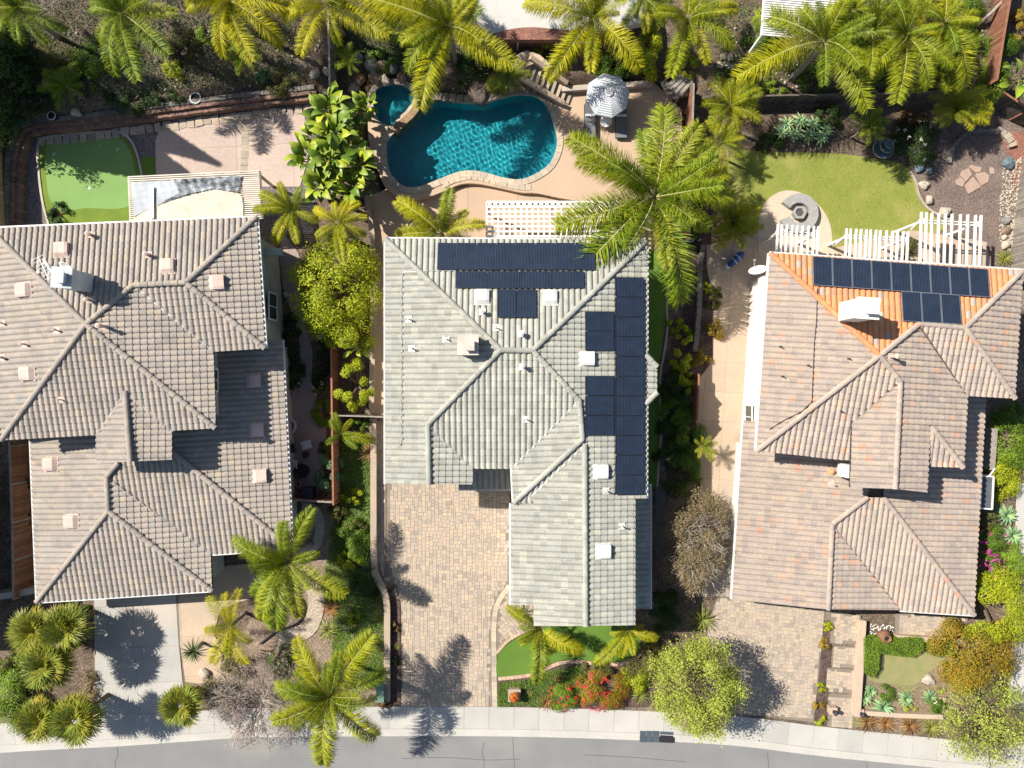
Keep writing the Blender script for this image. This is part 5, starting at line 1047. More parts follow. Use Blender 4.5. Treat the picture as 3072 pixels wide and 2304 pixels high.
# street trees
def twig_tree(label, px, py, rx, ry, h, base, kind, n_leaf, leaf, seed, twigs=90, cat='tree', group=None, lo=.35):
    mid = G(px, py, base + h * .5); s = (HC - mid.z) / FPX; rx, ry = rx * s, ry * s; z0 = mid.z - h * .5 - base; r = np.random.default_rng(seed); rr = random.Random(seed)
    t = thing('tree', label, cat, (mid.x, mid.y, z0), group); o = Vector((mid.x, mid.y, z0)); b = MB(); ends = []
    b.tube([(0, 0, -.1), (.05, .02, base * .6), (0, 0, base)], [.13, .1, .09], 8, False)
    def grow(p, d, L, rad, lev):
        m = p + d * L * .5 + Vector((rr.gauss(0, .05), rr.gauss(0, .05), rr.gauss(.03, .03))) * L; q = p + d * L
        b.tube([p, m, q], [rad, rad * .8, rad * .55], 5 if lev < 2 else 3, False)
        if lev >= 3: ends.append(q); return
        for _ in range(rr.choice((3, 4)) if lev else 4):
            nd_ = (d + Vector((rr.gauss(0, .55), rr.gauss(0, .55), rr.gauss(.05, .35)))).normalized(); grow(p + d * L * rr.uniform(.45, 1), nd_, L * rr.uniform(.55, .8), rad * .55, lev + 1)
    for k in range(max(5, twigs // 14)):
        a = k * 2.399; e = rr.uniform(.25, 1.1); tgt = Vector((math.cos(a) * rx * .42 * rr.uniform(.6, 1.2), math.sin(a) * ry * .42 * rr.uniform(.6, 1.2), h * .4 * e)); grow(Vector((0, 0, base)), tgt.normalized(), tgt.length, .06, 0)
    inst('branches', meshdata('branches', b.v, b.f, BARE if kind in ('dry', 'mauve') else WOOD), t, o)
    if n_leaf:
        u = unit(r.normal(0, 1, (n_leaf, 3))) * r.uniform(lo, 1, (n_leaf, 1)) ** .6; u[:, 2] = np.abs(u[:, 2]) * .9 - .1; cl = clumps(rx, ry, h * .85, 70, -.2)[0]
        c = u * np.array([rx, ry, h * .8]) * .95; i = r.integers(0, len(cl), n_leaf); c = np.where(r.random((n_leaf, 1)) < .7, cl[i] + r.normal(0, .17, (n_leaf, 3)) * min(1.4, rx), c); c[:, 2] = np.maximum(c[:, 2], -.2) + base + .1
        inst('crown', npmesh('crown', leaf_quads(c, np.array([[0, 0, .8]] * n_leaf), leaf, .55), LM[kind]), t, o)
    return t
twig_tree('airy pale lime street tree shading the right paver driveway', 2105, 2085, 150, 168, 3.2, 2.6, 'lime2', 22000, .105, 3, 110)
twig_tree('dry brown feathery tree between the middle and right houses', 2095, 1630, 98, 176, 2.6, 1.2, 'dry', 24000, .085, 4, 200)
twig_tree('nearly bare mauve-grey tree by the sidewalk left of the front palm', 760, 2130, 180, 150, 2.6, 1.0, 'mauve', 12000, .06, 5, 260)
twig_tree('thin tree with lime leaf tufts at the lower right corner', 2985, 2180, 140, 150, 2.6, 1.4, 'lime2', 8000, .11, 6, 110)
S('orange-tinted tree overhanging the right end of the agave garden', 2950, 1985, 110, 105, 2.0, 'orange', .10, .8, cat='tree', base=.8, spread=.24, k=34); S('yellow-green tree at the right edge beside the right house corner', 3010, 1835, 90, 110, 2.2, 'lime', .10, .8, cat='tree', base=.8, spread=.24, k=30)
S('olive shrub under the orange tree at the garden edge', 2900, 2010, 50, 44, .9, 'orange', .08); S('green shrub beside the right house wall at the right edge', 3035, 1330, 60, 70, 1.3, 'fresh', .09); S('bright shrub right of the white framed gate', 3020, 1440, 50, 60, 1.3, 'lime', .09); S('green shrub at the far right edge above the gate', 3050, 1260, 40, 50, 1.2, 'green', .09)
S('magenta bougainvillea beside the lower right corner of the tan roof', 2975, 1720, 40, 60, 1.2, 'green', .08, fl=('magenta', 7)); S('magenta flowering shrub above the bougainvillea', 2985, 1630, 36, 46, 1.1, 'green', .08, fl=('magenta', 3)); S('green shrub with few magenta flowers at the right house wall', 2965, 1560, 28, 40, 1.0, 'olive', .08, fl=('mauve', 2)); S('light green shrub at the right edge below the agaves', 3050, 1700, 40, 60, 1.0, 'fresh', .09)
S('round leafy bush at the left edge by the fan palms', 45, 2080, 70, 110, 1.6, 'fresh', .10, 1.1, k=40); S('small feathery bush above the round leafy bush', 30, 1990, 30, 28, 1.0, 'olive', .09)
S('dry brown bush beside the left driveway apron', 262, 2062, 26, 40, .6, 'dry', .08, .5); S('flowering bush at the foot of the bare mauve tree', 700, 2010, 44, 34, .8, 'olive', .08, .7, ('mauve', 3)); S('tangled bush with pink blooms right of the round fan palm', 640, 2080, 40, 44, .8, 'olive', .08, .6, ('mauve', 4)); S('white flowering bush left of the front palm', 830, 1975, 36, 28, .7, 'green', .08, .8, ('white', 4)); S('pink flowering bush under the bare tree', 850, 2010, 34, 26, .6, 'olive', .08, .7, ('mauve', 4))
S('low tuft of leaves against the left garage corner', 215, 1822, 40, 20, .8, 'green', .09, .7); S('red leaved bush ending the middle planter wall', 1152, 2112, 20, 15, .6, 'bronze', .07)
S('bushy red plant in the driveway planter strip, upper', 1178, 1770, 9, 14, .35, 'bronze', .07); S('bushy red plant in the driveway planter strip, middle', 1184, 1880, 10, 18, .35, 'bronze', .07); S('bushy dark plant in the driveway planter strip, lower', 1182, 1985, 10, 16, .35, 'dark', .07)
for k, (x, y) in enumerate(((2486, 1882), (2478, 1934), (2464, 2068), (2458, 2122), (2462, 2162))): S(['yellow-green tuft at the top of the mulch strip beside the right path', 'second tuft in the mulch strip beside the right path', 'third tuft in the mulch strip beside the right path', 'small reddish tuft low in the mulch strip by the right path', 'tuft at the sidewalk end of the mulch strip'][k], x, y, 15, 14, .4, ['lime', 'orange', 'lime', 'orange', 'lime'][k], .09, .8)
S('brown potted shrub at the right end of the porch', 2880, 1895, 26, 24, .9, 'bronze', .07, .7); S('green bush behind the front garden agaves', 2668, 2085, 24, 22, .5, 'green', .07); S('bush with white flowers at the right end of the front garden wall', 2808, 2118, 30, 26, .6, 'green', .07, 1, ('white', 2)); S('yellowish cushion plant between the front agaves', 2732, 2126, 20, 14, .3, 'lime2', .06); S('small round cactus like cushion in the front garden', 2824, 2068, 11, 15, .35, 'lime2', .05)
# back slopes
S('lime shrub at the top of the pool steps', 1650, 130, 46, 42, 1.2, 'lime', .10); S('dense yellow-green shrub behind the umbrella, right of the bright palm', 1945, 140, 44, 76, 1.5, 'lime', .10); S('green shrub with yellow blossoms directly above the umbrella', 1840, 180, 62, 40, 1.3, 'green', .10, fl=('orangef', .3)); S('dark shrub behind the striped umbrella', 1870, 218, 70, 26, 1.0, 'dark', .10); S('lime shrub under the palm beside the fence corner', 2055, 195, 44, 34, 1.0, 'lime', .09)
S('dark shrub on the left slope above the brick wall, middle', 380, 300, 70, 36, .7, 'dark', .09, .7); S('dark shrub on the left slope near the palm trunks', 270, 170, 56, 50, .9, 'green', .09, .7); S('pale weedy shrub on the left slope with sunlit tips', 160, 170, 60, 46, .8, 'olive', .08, .7); S('green shrub on the left slope below the first palm', 245, 235, 44, 38, .8, 'green', .09, .8); S('yellow-green sprouts in the middle of the left slope', 520, 205, 34, 26, .6, 'lime', .08, .7); S('olive bush beside the dark planter on the left slope', 545, 125, 44, 36, .8, 'olive', .08, .8)
S('green shrub on the slope below the yellow palm', 620, 95, 36, 30, .9, 'fresh', .10, .7); S('low green cover shrub above the brick wall, centre', 480, 285, 60, 26, .5, 'dark', .08, .7); S('shaded shrub near the right end of the brick wall', 830, 240, 60, 36, .6, 'olive', .08, .6); S('blue-green shrub near the lot line fence', 790, 228, 24, 22, .5, 'blue', .08, .7); S('dark shrub at the left edge of the slope', 40, 200, 50, 60, .9, 'dark', .09, .7); S('shrub at the far upper left corner', 20, 90, 44, 40, 1.0, 'green', .09, .8)
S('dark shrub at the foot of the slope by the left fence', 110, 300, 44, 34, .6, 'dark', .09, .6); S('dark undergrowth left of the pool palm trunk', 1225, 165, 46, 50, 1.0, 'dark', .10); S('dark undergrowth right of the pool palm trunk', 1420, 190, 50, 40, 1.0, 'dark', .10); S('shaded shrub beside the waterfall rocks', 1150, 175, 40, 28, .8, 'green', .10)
S('leafy shrub under the white slatted cover', 2290, 100, 44, 60, 1.4, 'green', .11); S('low shrub on the rockery behind the timber fence, left', 2200, 240, 50, 28, .7, 'green', .08); S('succulent shrub in the rockery left of the leaning palm', 2320, 262, 36, 22, .6, 'fresh', .08); S('green shrub at the foot of the leaning palm', 2440, 225, 44, 40, .8, 'green', .09); S('dry shrub under the palms near the right timber fence', 2830, 240, 60, 30, .8, 'olive', .08); S('green shrub under the palms, middle right', 2660, 215, 40, 36, .9, 'green', .09)
S('clipped round bush beside the blue pathway, upper', 2925, 25, 32, 40, 1.2, 'green', .07, 1.2, k=40); S('clipped round bush beside the red fence', 2918, 120, 30, 28, 1.0, 'fresh', .07, 1.2, k=40); S('clipped oval hedge bush right of the red fence', 2992, 225, 36, 66, 1.2, 'fresh', .07, 1.2, k=60); S('rounded hedge bush above the oval one', 3020, 130, 46, 32, 1.0, 'green', .07, 1.2, k=40); S('yellow feathery shrub at the top right edge', 3068, 60, 24, 50, 1.0, 'orange', .09)
S('dark shrub with white flowers right of the fountain', 2760, 420, 60, 56, 1.1, 'dark', .08, 1, ('white', 2)); S('small shrub below the white flowered shrub', 2775, 480, 34, 26, .6, 'dark', .08, .8); S('reddish dry shrub left of the wide bushy palm', 2745, 350, 36, 26, .7, 'bronze', .08, .6); S('shrub in the shade under the right timber fence', 2500, 345, 44, 30, .8, 'dark', .09); S('shade shrub left of the agave cluster', 2310, 420, 36, 30, .6, 'dark', .09); S('small shrub hanging over the putting green edge', 170, 640, 26, 40, .7, 'dark', .08)
S('small yellow bush at the foot of the left pale fence', 22, 505, 20, 14, .5, 'lime', .08); S('low bush behind the brick wall near the left house', 48, 560, 14, 24, .5, 'olive', .08); S('small bush inside the trellis of the right house', 2725, 740, 24, 24, .7, 'olive', .08)
S('narrow shrubs squeezed between the terracotta wall and the left house', 92, 1480, 10, 120, .6, 'olive', .08, .7)
hedge('L-shaped clipped hedge around the dry front lawn', [(2596, 1915), (2770, 1915), (2772, 1950), (2740, 1972), (2690, 1968), (2640, 1962), (2636, 2010), (2620, 2036), (2596, 2020)], .7, 'fresh', .06); hedge('short clipped hedge box beside the porch', [(2786, 1920), (2872, 1926), (2868, 1972), (2800, 1968)], .7, 'fresh', .06)
cover('ground_cover', 'dark green ground cover in the narrow strip left of the middle planter wall', [(1020, 1300), (1112, 1300), (1112, 1720), (1148, 1790), (1150, 2060), (985, 2060), (1000, 1860), (960, 1760), (1010, 1560)], 'ground', 620, .085, .2)
cover('flower_bed_cover', 'dense green ground cover in the bed between the lawn edging and sidewalk', [(1493, 2048), (1560, 2042), (1612, 2032), (1660, 2010), (1720, 1998), (1760, 2000), (1750, 2118), (1493, 2120)], 'ground', 650, .08, .18)
cover('lawn_blades', 'short grass of the right back lawn', [(2200, 475), (2500, 466), (2690, 495), (2745, 570), (2800, 655), (2700, 735), (2520, 745), (2490, 640), (2420, 570), (2340, 560), (2290, 590), (2240, 640), (2200, 560)], 'fresh', 260, .05, .03)
cover('slope_weeds', 'patchy weeds and creeping plants over the left back slope', [(60, 330), (900, 265), (930, 40), (60, 40)], 'dark', 170, .10, .3); cover('slope_undergrowth', 'dark undergrowth between the palms behind the pool', [(1010, 190), (1480, 215), (1480, 60), (1010, 60)], 'dark', 240, .1, .35); cover('rockery_plants', 'creeping plants of the rockery behind the timber fence', [(2120, 270), (2900, 255), (2900, 60), (2120, 60)], 'green', 110, .09, .2)  # left slope weeds thickened with dark leaves to stand in for shade
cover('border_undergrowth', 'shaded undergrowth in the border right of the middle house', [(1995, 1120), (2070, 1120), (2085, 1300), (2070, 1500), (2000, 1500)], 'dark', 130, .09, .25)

# ---------------------------------------------------------------- what stands just beyond the left edge and throws shade into the yard
def cypress(label, tip, h, r_):
    t_ = P(*tip); L = h / math.tan(SUN_EL); b = Vector((t_.x - L * math.cos(SHADOW), t_.y - L * math.sin(SHADOW), 0)); b.z = zt(b.x, b.y); n = 20000
    u = NR.random(n) ** .75; a = NR.uniform(0, 6.283, n); rr = r_ * np.minimum(1, (1 - u) * 1.5 + .02) * NR.uniform(.75, 1.05, n); c = np.stack([rr * np.cos(a), rr * np.sin(a), u * (h - b.z) * .97 + .3], 1)
    t = thing('cypress', label, 'tree', b, 'cypresses past the left edge'); inst('crown', npmesh('crown', leaf_quads(c, np.stack([np.cos(a), np.sin(a), a * 0 + .5], 1), .30), LM['dark']), t, b); MB().tube([b - Vector((0, 0, .1)), b + Vector((0, 0, h * .8))], [.22, .06], 8).build('trunk', WOOD, t)
cypress('slender dark cypress past the left edge, shading the patio', (664, 496), 15, 1.5); cypress('broad dark cypress past the left edge, shading the putting green', (640, 575), 15.5, 2.1)
S('dark evergreen tree past the upper left corner above the slope', -150, 120, 90, 110, 6.5, 'dark', .22, .35, cat='tree', base=1.2); S('second dark evergreen tree past the upper left edge', -140, 300, 80, 90, 6.0, 'dark', .22, .35, cat='tree', base=1.2)
h0 = thing('house', 'neighbouring house just past the left edge with tan walls', 'house', (-36, -6, 0)); q0 = [(-44, -13.5), (-31.4, -13.5), (-31.4, 1), (-44, 1)]
sheet('wall', q0, 0, 5.0, STUCCO2, h0); e0_ = inset(q0, -.45); mesh('roof', [(x, y, 5.05) for x, y in e0_] + [(-37.7, -8, 6.6), (-37.7, -4.5, 6.6)], [(0, 1, 4), (1, 2, 5, 4), (2, 3, 5), (3, 0, 4, 5)], TILE1, h0); window(h0, (-31.4, -6, 3.8), 1.6, 1.2, 'x', 1)
# ================================================================ fences, walls, pergolas
REDW = mat('red_stained_wood', (.27, .125, .08), (.215, .10, .065), scale=3, fine=16, amt=.35, rough=.85, tint=[(0, (.75, .75, .75)), (1, (1.25, 1.2, 1.15))])
TANW = mat('pale_wood', (.50, .36, .19), (.42, .30, .16), scale=3, fine=16, amt=.35, rough=.85, tint=[(0, (.8, .8, .8)), (1, (1.2, 1.15, 1.1))])
GREYW = mat('weathered_wood', (.26, .24, .22), (.19, .175, .16), scale=3, fine=16, amt=.4, rough=.92, tint=[(0, (.7, .7, .7)), (1, (1.25, 1.2, 1.15))])
DKW = mat('dark_timber', (.13, .115, .10), (.09, .08, .072), scale=3, fine=16, amt=.4, rough=.92, tint=[(0, (.7, .7, .7)), (1, (1.3, 1.25, 1.2))])
def fence(label, pts, h, m, board=.15, gap=.012, capm=None, th=.03, horizontal=False, cat='fence', name='fence', top=None, cap_w=.10):
    path = [(p.x, p.y) for p in (G(*q) for q in pts)]; t = thing(name, label, cat, (*path[0], zt(*path[0])))
    if horizontal:
        n = int(h / .16)
        for a, b in zip(path, path[1:]):
            for k in range(n):
                o = MB().bar((*a, zt(*a) + .1 + k * .16), (*b, zt(*b) + .1 + k * .16), th, .15).build('board', m, t); c = rg.random(); o.color = (c, c, c, 1)
    else:
        pp = resample(path, board)
        for a, b in zip(pp, pp[1:]):
            mx, my = (a[0] + b[0]) / 2, (a[1] + b[1]) / 2; z = zt(mx, my); hh = h + rg.uniform(-.015, .015)
            o = MB().box((mx, my, z + hh / 2), (board - gap, th, hh), math.atan2(b[1] - a[1], b[0] - a[0])).build('board', m, t); c = rg.random(); o.color = (c, c, c, 1)
    rp = resample(path, 2.2) + [path[-1]]
    for a, b in zip(rp, rp[1:]):
        if math.hypot(b[0] - a[0], b[1] - a[1]) > .05: MB().bar((*a, zt(*a) + h + .02), (*b, zt(*b) + h + .02), cap_w, .05).build('cap_rail', capm or m, t)
    for a in rp: MB().box((a[0], a[1], zt(*a) + h / 2), (.10, .10, h)).build('post', capm or m, t)
    return t
fence('pale yellowish wooden fence at the upper left edge beside the brick wall', [(44, 700), (36, 560), (28, 420), (22, 330)], 1.8, TANW, horizontal=True)
fence('terracotta red wooden fence along the left edge of the left house', [(100, 1772), (96, 1550), (88, 1315)], 1.7, REDW, capm=GREYW)
fence('red wooden fence between the left side walkway and the planting strip', [(1014, 1030), (1016, 1240), (1020, 1500)], 1.6, REDW)
fence('thin grey gate fence crossing the strip left of the middle house', [(1018, 1243), (1085, 1244), (1164, 1248)], 1.5, GREYW, cap_w=.08, name='gate_fence')
fence('short red fence with pale gate end at the bottom of the left side yard', [(876, 1486), (940, 1490), (1016, 1494)], 1.5, REDW, capm=GREYW, name='gate_fence')
fence('weathered lot line fence running up the slope left of the pool', [(1010, 300), (1008, 180), (1006, 60)], 1.6, GREYW, capm=mat('pale_cap', (.50, .46, .40)))
fence('sunlit tan and red fence between pool patio and bushy palms', [(2058, 290), (2054, 420), (2048, 560), (2046, 735)], 1.8, REDW, capm=GREYW)
fence('red fence section in the border right of the middle house', [(2078, 1125), (2076, 1190), (2074, 1255)], 1.4, REDW)
fence('red board fence with white rail behind the pool steps', [(1440, 152), (1540, 150), (1640, 152), (1760, 160)], 1.25, REDW, capm=WHITE)
fence('dark timber fence behind the agave cluster, left section', [(2100, 318), (2300, 312), (2560, 308)], 1.25, DKW, .18)
fence('dark timber fence above the fountain, right section', [(2566, 308), (2760, 302), (2930, 296)], 1.25, DKW, .18)
fence('dark curved timber fence with red rail in the right back corner', [(2940, 300), (2990, 330), (3040, 368), (3140, 400)], 1.6, DKW, .16, capm=REDW)
fence('red fence climbing the slope at the upper right', [(2942, 270), (2960, 150), (2982, 20), (2995, -60)], 1.4, REDW, .18)
fence('grey weathered fence along the right edge beside the pebble strip', [(3030, 850), (3040, 690), (3058, 540), (3085, 400)], 1.8, GREYW, .16)
lowwall('cream wall segment below the terracotta fence at the left edge', [(-40, 1795), (35, 1785), (102, 1772)], .35, 1.3, mat('cream_wall', (.46, .40, .34)), name='garden_wall')
# brick retaining wall of the left back yard, stacked rocks and other edging
BW = PX(spline([(52, 700), (54, 560), (58, 480), (72, 425), (102, 394), (250, 380), (450, 352), (700, 320), (965, 290)], 5), .5)
t = thing('retaining_wall', 'interlocking brick retaining wall curving behind the putting green and patio', 'wall', (*BW[10], 0))
pieces_along('brick', BW, .24, -.1, .52, .30, .012, BRICK, t, rg, jit=.02); pieces_along('brick', offset(BW, .24), .22, -.1, .72, .30, .012, BRICK, t, rg, jit=.02); pieces_along('cap_block', offset(BW, .50), .26, -.1, .80, .40, .02, GREYB, t, rg, jit=.02)
fl_t = thing('rock_edging', 'flat stones laid along the foot of the brick wall', 'rock edging', (*offset(BW, -.5)[30], 0)); pieces_along('stone', offset(BW, -.46)[18:], .5, -.05, .07, .5, .06, STONE, fl_t, rg, jit=.07)
t = thing('retaining_wall', 'stacked pale block wall in the shaded bed of the right side yard', 'wall', (*XY(2095, 900), 0)); sw_ = PX(spline([(2112, 735), (2102, 800), (2100, 900), (2092, 1000), (2084, 1062)], 4), .3); pieces_along('block', sw_, .28, -.05, .30, .4, .03, GREYB, t, rg, jit=.02); pieces_along('block', offset(sw_, -.08), .22, .30, .52, .42, .03, GREYB, t, rg, jit=.02)
t = thing('rock_wall', 'curved dry stone wall in the right back corner', 'wall', (*XY(3025, 430), 0)); pieces_along('stone', PX(spline([(2985, 392), (3010, 405), (3028, 425), (3038, 458)], 5)), .42, -.05, .22, .3, .03, STONE, t, rg, jit=.05)
t = thing('rock_wall', 'dark stone arc around the shaded gravel hollow', 'wall', (*XY(2890, 420), 0)); pieces_along('stone', PX(spline([(2842, 490), (2852, 450), (2885, 412), (2930, 395), (2985, 398)], 5)), .24, -.05, .2, .34, .03, GREYB, t, rg, jit=.04)
lowwall('straight pale wall behind the loungers under the umbrella', [(1685, 266), (1800, 258), (1958, 248)], .3, .8, mat('cream_wall', (.46, .40, .34)))
# rocks
def rock(label, px, py, r, m, h=.7, grp=None, seed=None, on=0.0):
    c = G(px, py, r * h * .5 + on); rr = random.Random(seed or int(px * 3 + py)); bm = bmesh.new(); bmesh.ops.create_icosphere(bm, subdivisions=2, radius=1)
    for v in bm.verts: k = 1 + .22 * math.sin(v.co.x * 3.1 + rr.random() * .6 + px) * math.cos(v.co.y * 2.7 + py) + rr.uniform(-.07, .07); v.co = Vector((v.co.x * r * k * (1 + .25 * math.sin(px)), v.co.y * r * k, max(-.4, v.co.z) * r * h * k))
    me = bpy.data.meshes.new('boulder'); bm.to_mesh(me); bm.free(); me.materials.append(m)
    o = inst('boulder', me, None, c, color=rr.random()); return tag(o, label, 'boulder', grp)
BLUER = mat('blue_stone', (.14, .20, .23), (.10, .14, .17), scale=3, amt=.4, rough=.8, bump=.4); PALER = mat('pale_stone', (.48, .42, .34), (.38, .33, .27), scale=3, amt=.35, rough=.9, bump=.5); BRNR = mat('brown_stone', (.28, .20, .13), (.17, .135, .11), scale=4, fine=14, amt=.5, rough=.8, bump=.6, c3=(.36, .20, .07)); GRYR = mat('grey_stone', (.25, .245, .24), (.17, .165, .16), scale=4, fine=14, amt=.4, rough=.85, bump=.6)
for l, x, y, r_, m in (('blue boulder beside the pebble strip at the right edge', 3025, 490, .36, BLUER), ('blue-green boulder at the end of the curved kerb', 2758, 502, .32, BLUER), ('second blue-green boulder half under the white flowered shrub', 2788, 508, .28, BLUER), ('pale boulder inside the curved kerb', 2772, 555, .26, PALER), ('flat tan boulder along the curved kerb', 2788, 600, .32, PALER), ('white boulder above the tall white trellis', 2835, 635, .32, PALER),
                       ('boulder at the top of the row beside the grey fence', 3018, 662, .24, GRYR), ('second boulder of the row beside the grey fence', 3018, 692, .26, BRNR), ('third boulder of the row beside the grey fence', 3013, 712, .18, PALER), ('pointed boulder at the end of the row by the grassy tuft', 3016, 735, .26, PALER),
                       ('grey boulder left of the waterfall', 1072, 175, .4, GRYR), ('dark boulder at the top of the waterfall', 1115, 195, .42, GRYR), ('orange-brown waterfall boulder in the middle', 1128, 232, .46, BRNR), ('brown waterfall boulder at the left', 1080, 238, .38, BRNR), ('pale slab boulder beside the spa waterfall', 1155, 240, .36, PALER), ('small waterfall boulder at the spa edge', 1105, 262, .3, BRNR), ('grey waterfall boulder at the upper right', 1180, 205, .36, GRYR), ('reddish boulder right of the waterfall', 1205, 232, .34, BRNR), ('waterfall boulder at the lower left by the deck', 1062, 262, .34, PALER), ('rounded boulder behind the waterfall', 1145, 200, .34, BRNR),
                       ('rough boulder at the pool edge by the steps', 1656, 322, .34, GRYR), ('grey rock at the right end of the pool coping wall', 1636, 555, .28, GRYR), ('small rock below the coping wall end', 1605, 570, .24, PALER), ('pale boulder in the dry front garden', 2785, 2040, .3, PALER), ('white stone by the orange tree in the front garden', 2826, 2006, .22, PALER), ('white rock in the upper left slope', 137, 244, .26, PALER), ('pale rock above the brick wall, left', 228, 338, .26, PALER), ('pinkish rock above the brick wall, centre', 396, 326, .26, PALER), ('rock at the foot of the yucca by the left driveway', 612, 2020, .3, PALER),
                       ('white rock at the left end of the side walkway border', 858, 885, .2, PALER), ('round pale stone in the left side walkway border', 872, 892, .2, PALER), ('pale stone beside the red fence walkway', 966, 1012, .22, PALER), ('stone on the lot line slope beside the fence', 945, 222, .28, PALER), ('second stone on the lot line slope beside the fence', 980, 215, .24, PALER)):
    rock(l, x, y, r_, m, .7, 'boulders')
SL = [(1420, 300), (1400, 280), (1402, 255), (1420, 225), (1450, 200), (1480, 195), (1490, 210), (1470, 240), (1462, 270), (1455, 305)]
pts = ccw(PX(spline(SL, 3, True), .8)); n = len(pts); cx_ = sum(p[0] for p in pts) / n; cy_ = sum(p[1] for p in pts) / n; t_ = MB(); rv = []
for k, z in ((1.0, .1), (.97, .42), (.86, .66), (.66, .78), (.35, .84)): rv += [(cx_ + (x - cx_) * k, cy_ + (y - cy_) * k, z + .05 * math.sin(x * 4 + y * 3)) for x, y in pts]
t_.add(rv, [(r_ * n + i, r_ * n + (i + 1) % n, (r_ + 1) * n + (i + 1) % n, (r_ + 1) * n + i) for r_ in range(4) for i in range(n)] + [tuple(range(4 * n, 5 * n))]); tag(t_.build('boulder_slide', mat('brown_rock', (.20, .15, .125), (.15, .115, .10), scale=2, fine=14, amt=.4, rough=.85, bump=.5), None, True), 'large smooth brown rock slide at the top edge of the pool', 'rock')
for k, q in enumerate(([(1045, 560), (1165, 585), (1150, 630), (1100, 635), (1045, 590)], [(1030, 590), (1065, 660), (1000, 730), (945, 670), (960, 620)], [(1110, 640), (1200, 635), (1240, 665), (1230, 730), (1160, 770), (1105, 680)], [(1075, 680), (1160, 780), (1030, 855), (990, 770)], [(945, 685), (995, 730), (970, 785), (910, 760), (895, 715)], [(1245, 580), (1285, 590), (1295, 650), (1250, 650)])):
    o = sheet('flagstone', PX([(2600 + .2954 * x, 330 + .2954 * y) for x, y in q]), -.05, .05, mat('pink_flagstone', (.42, .30, .24), (.36, .27, .22), scale=3, amt=.35, rough=.9, bump=.4)); tag(o, ['top flagstone of the pink patio fragment in the gravel', 'upper left flagstone of the pink patio fragment', 'right flagstone of the pink patio fragment', 'large bottom flagstone of the pink patio fragment', 'leftmost small flagstone of the pink patio fragment', 'separate small flagstone right of the pink patio fragment'][k], 'flagstone', 'pink flagstones in the gravel')
def pebbles(name, label, pts, m, n, r=(.04, .11)):
    poly = ccw(PX(pts)); xs = [p[0] for p in poly]; ys = [p[1] for p in poly]; b = MB(); bm = bmesh.new(); bmesh.ops.create_icosphere(bm, subdivisions=1, radius=1); bm.verts.index_update(); V = [v.co.copy() for v in bm.verts]; Fc = [tuple(v.index for v in f.verts) for f in bm.faces]; bm.free()
    for _ in range(n):
        p = (rg.uniform(min(xs), max(xs)), rg.uniform(min(ys), max(ys)))
        if inside(p, poly):
            s = rg.uniform(*r); a = rg.uniform(0, 3); b.add([(p[0] + (v.x * math.cos(a) - v.y * math.sin(a) * .7) * s, p[1] + (v.x * math.sin(a) + v.y * math.cos(a) * .7) * s, zt(*p) + v.z * s * .5 + .01) for v in V], Fc)
    o = b.build(name, m, smooth=True); o['label'] = label; return stuff(o)
pebbles('pebbles', 'pale pebbles along the grey fence at the right edge', [(3010, 490), (3066, 470), (3052, 660), (3036, 760), (2998, 720), (3000, 600)], PALER, 700); pebbles('pebbles', 'pale pebbles scattered on the left back slope', [(60, 330), (980, 270), (980, 90), (400, 120), (60, 160)], PALER, 260, (.05, .12)); pebbles('pebbles', 'white pebbles around the urn on the right porch', [(2612, 1872), (2680, 1876), (2680, 1912), (2610, 1908)], WHITE, 140, (.03, .06)); pebbles('pebbles', 'pebbles of the rockery behind the timber fence', [(2110, 290), (2900, 270), (2900, 120), (2110, 120)], PALER, 340, (.05, .13)); pebbles('pebbles', 'pebbles along the right front path wall', [(2568, 2010), (2580, 2010), (2570, 2070), (2556, 2070)], PALER, 90, (.03, .06))
# pergolas
def pergola(label, quad, z, n_a, w_a, n_b, w_b, m, posts, beams=True, zb=0.0, name='pergola', over=.12, th=.09):
    q = [P(x, y, z) for x, y in quad]; L = lambda a, b, t: a + (b - a) * t; t = thing(name, label, 'pergola', (*((q[0] + q[2]) / 2).xy, zb))
    for k in range(n_a):
        u = k / max(1, n_a - 1); o = MB().bar(L(q[0], q[3], u), L(q[1], q[2], u), w_a, th).build('slat', m, t); c = rg.random(); o.color = (c,) * 3 + (1,)
    for k in range(n_b):
        u = k / max(1, n_b - 1); o = MB().bar(L(q[0], q[1], u) - Vector((0, 0, over)), L(q[3], q[2], u) - Vector((0, 0, over)), w_b, th).build('rafter', m, t)
    if beams:
        for u in (.06, .94): a, b = L(q[0], q[3], u) - Vector((0, 0, over * 2)), L(q[1], q[2], u) - Vector((0, 0, over * 2)); MB().bar(a, b, .10, .16).build('beam', m, t)
    for u, v in posts: p = L(L(q[0], q[1], u), L(q[3], q[2], u), v); MB().box((p.x, p.y, (zb + z - .25) / 2), (.13, .13, z - .25 - zb)).build('post', m, t)
    return t
WP = mat('white_lattice', (.74, .73, .71), (.68, .67, .65), amt=.12, rough=.6)
pergola('white lattice pergola between the pool patio and the middle solar roof', [(1460, 606), (1856, 606), (1856, 724), (1460, 724)], 2.7, 9, .11, 24, .10, WP, [(.01, .05), (.5, .05), (.99, .05)], over=.035)
pergola('slatted cream patio cover with a tarp behind the left house', [(384, 531), (778, 513), (786, 655), (390, 672)], 2.7, 24, .06, 8, .10, mat('cream_paint', (.66, .60, .52), amt=.15, rough=.6), [(.02, .04), (.5, .04), (.98, .04)], over=.1)
pergola('white slatted patio cover at the top right behind the palms', [(2296, -40), (2530, -20), (2490, 122), (2286, 104)], 5.2, 22, .065, 4, .09, WP, [(.05, .9), (.95, .9)], zb=2.7)
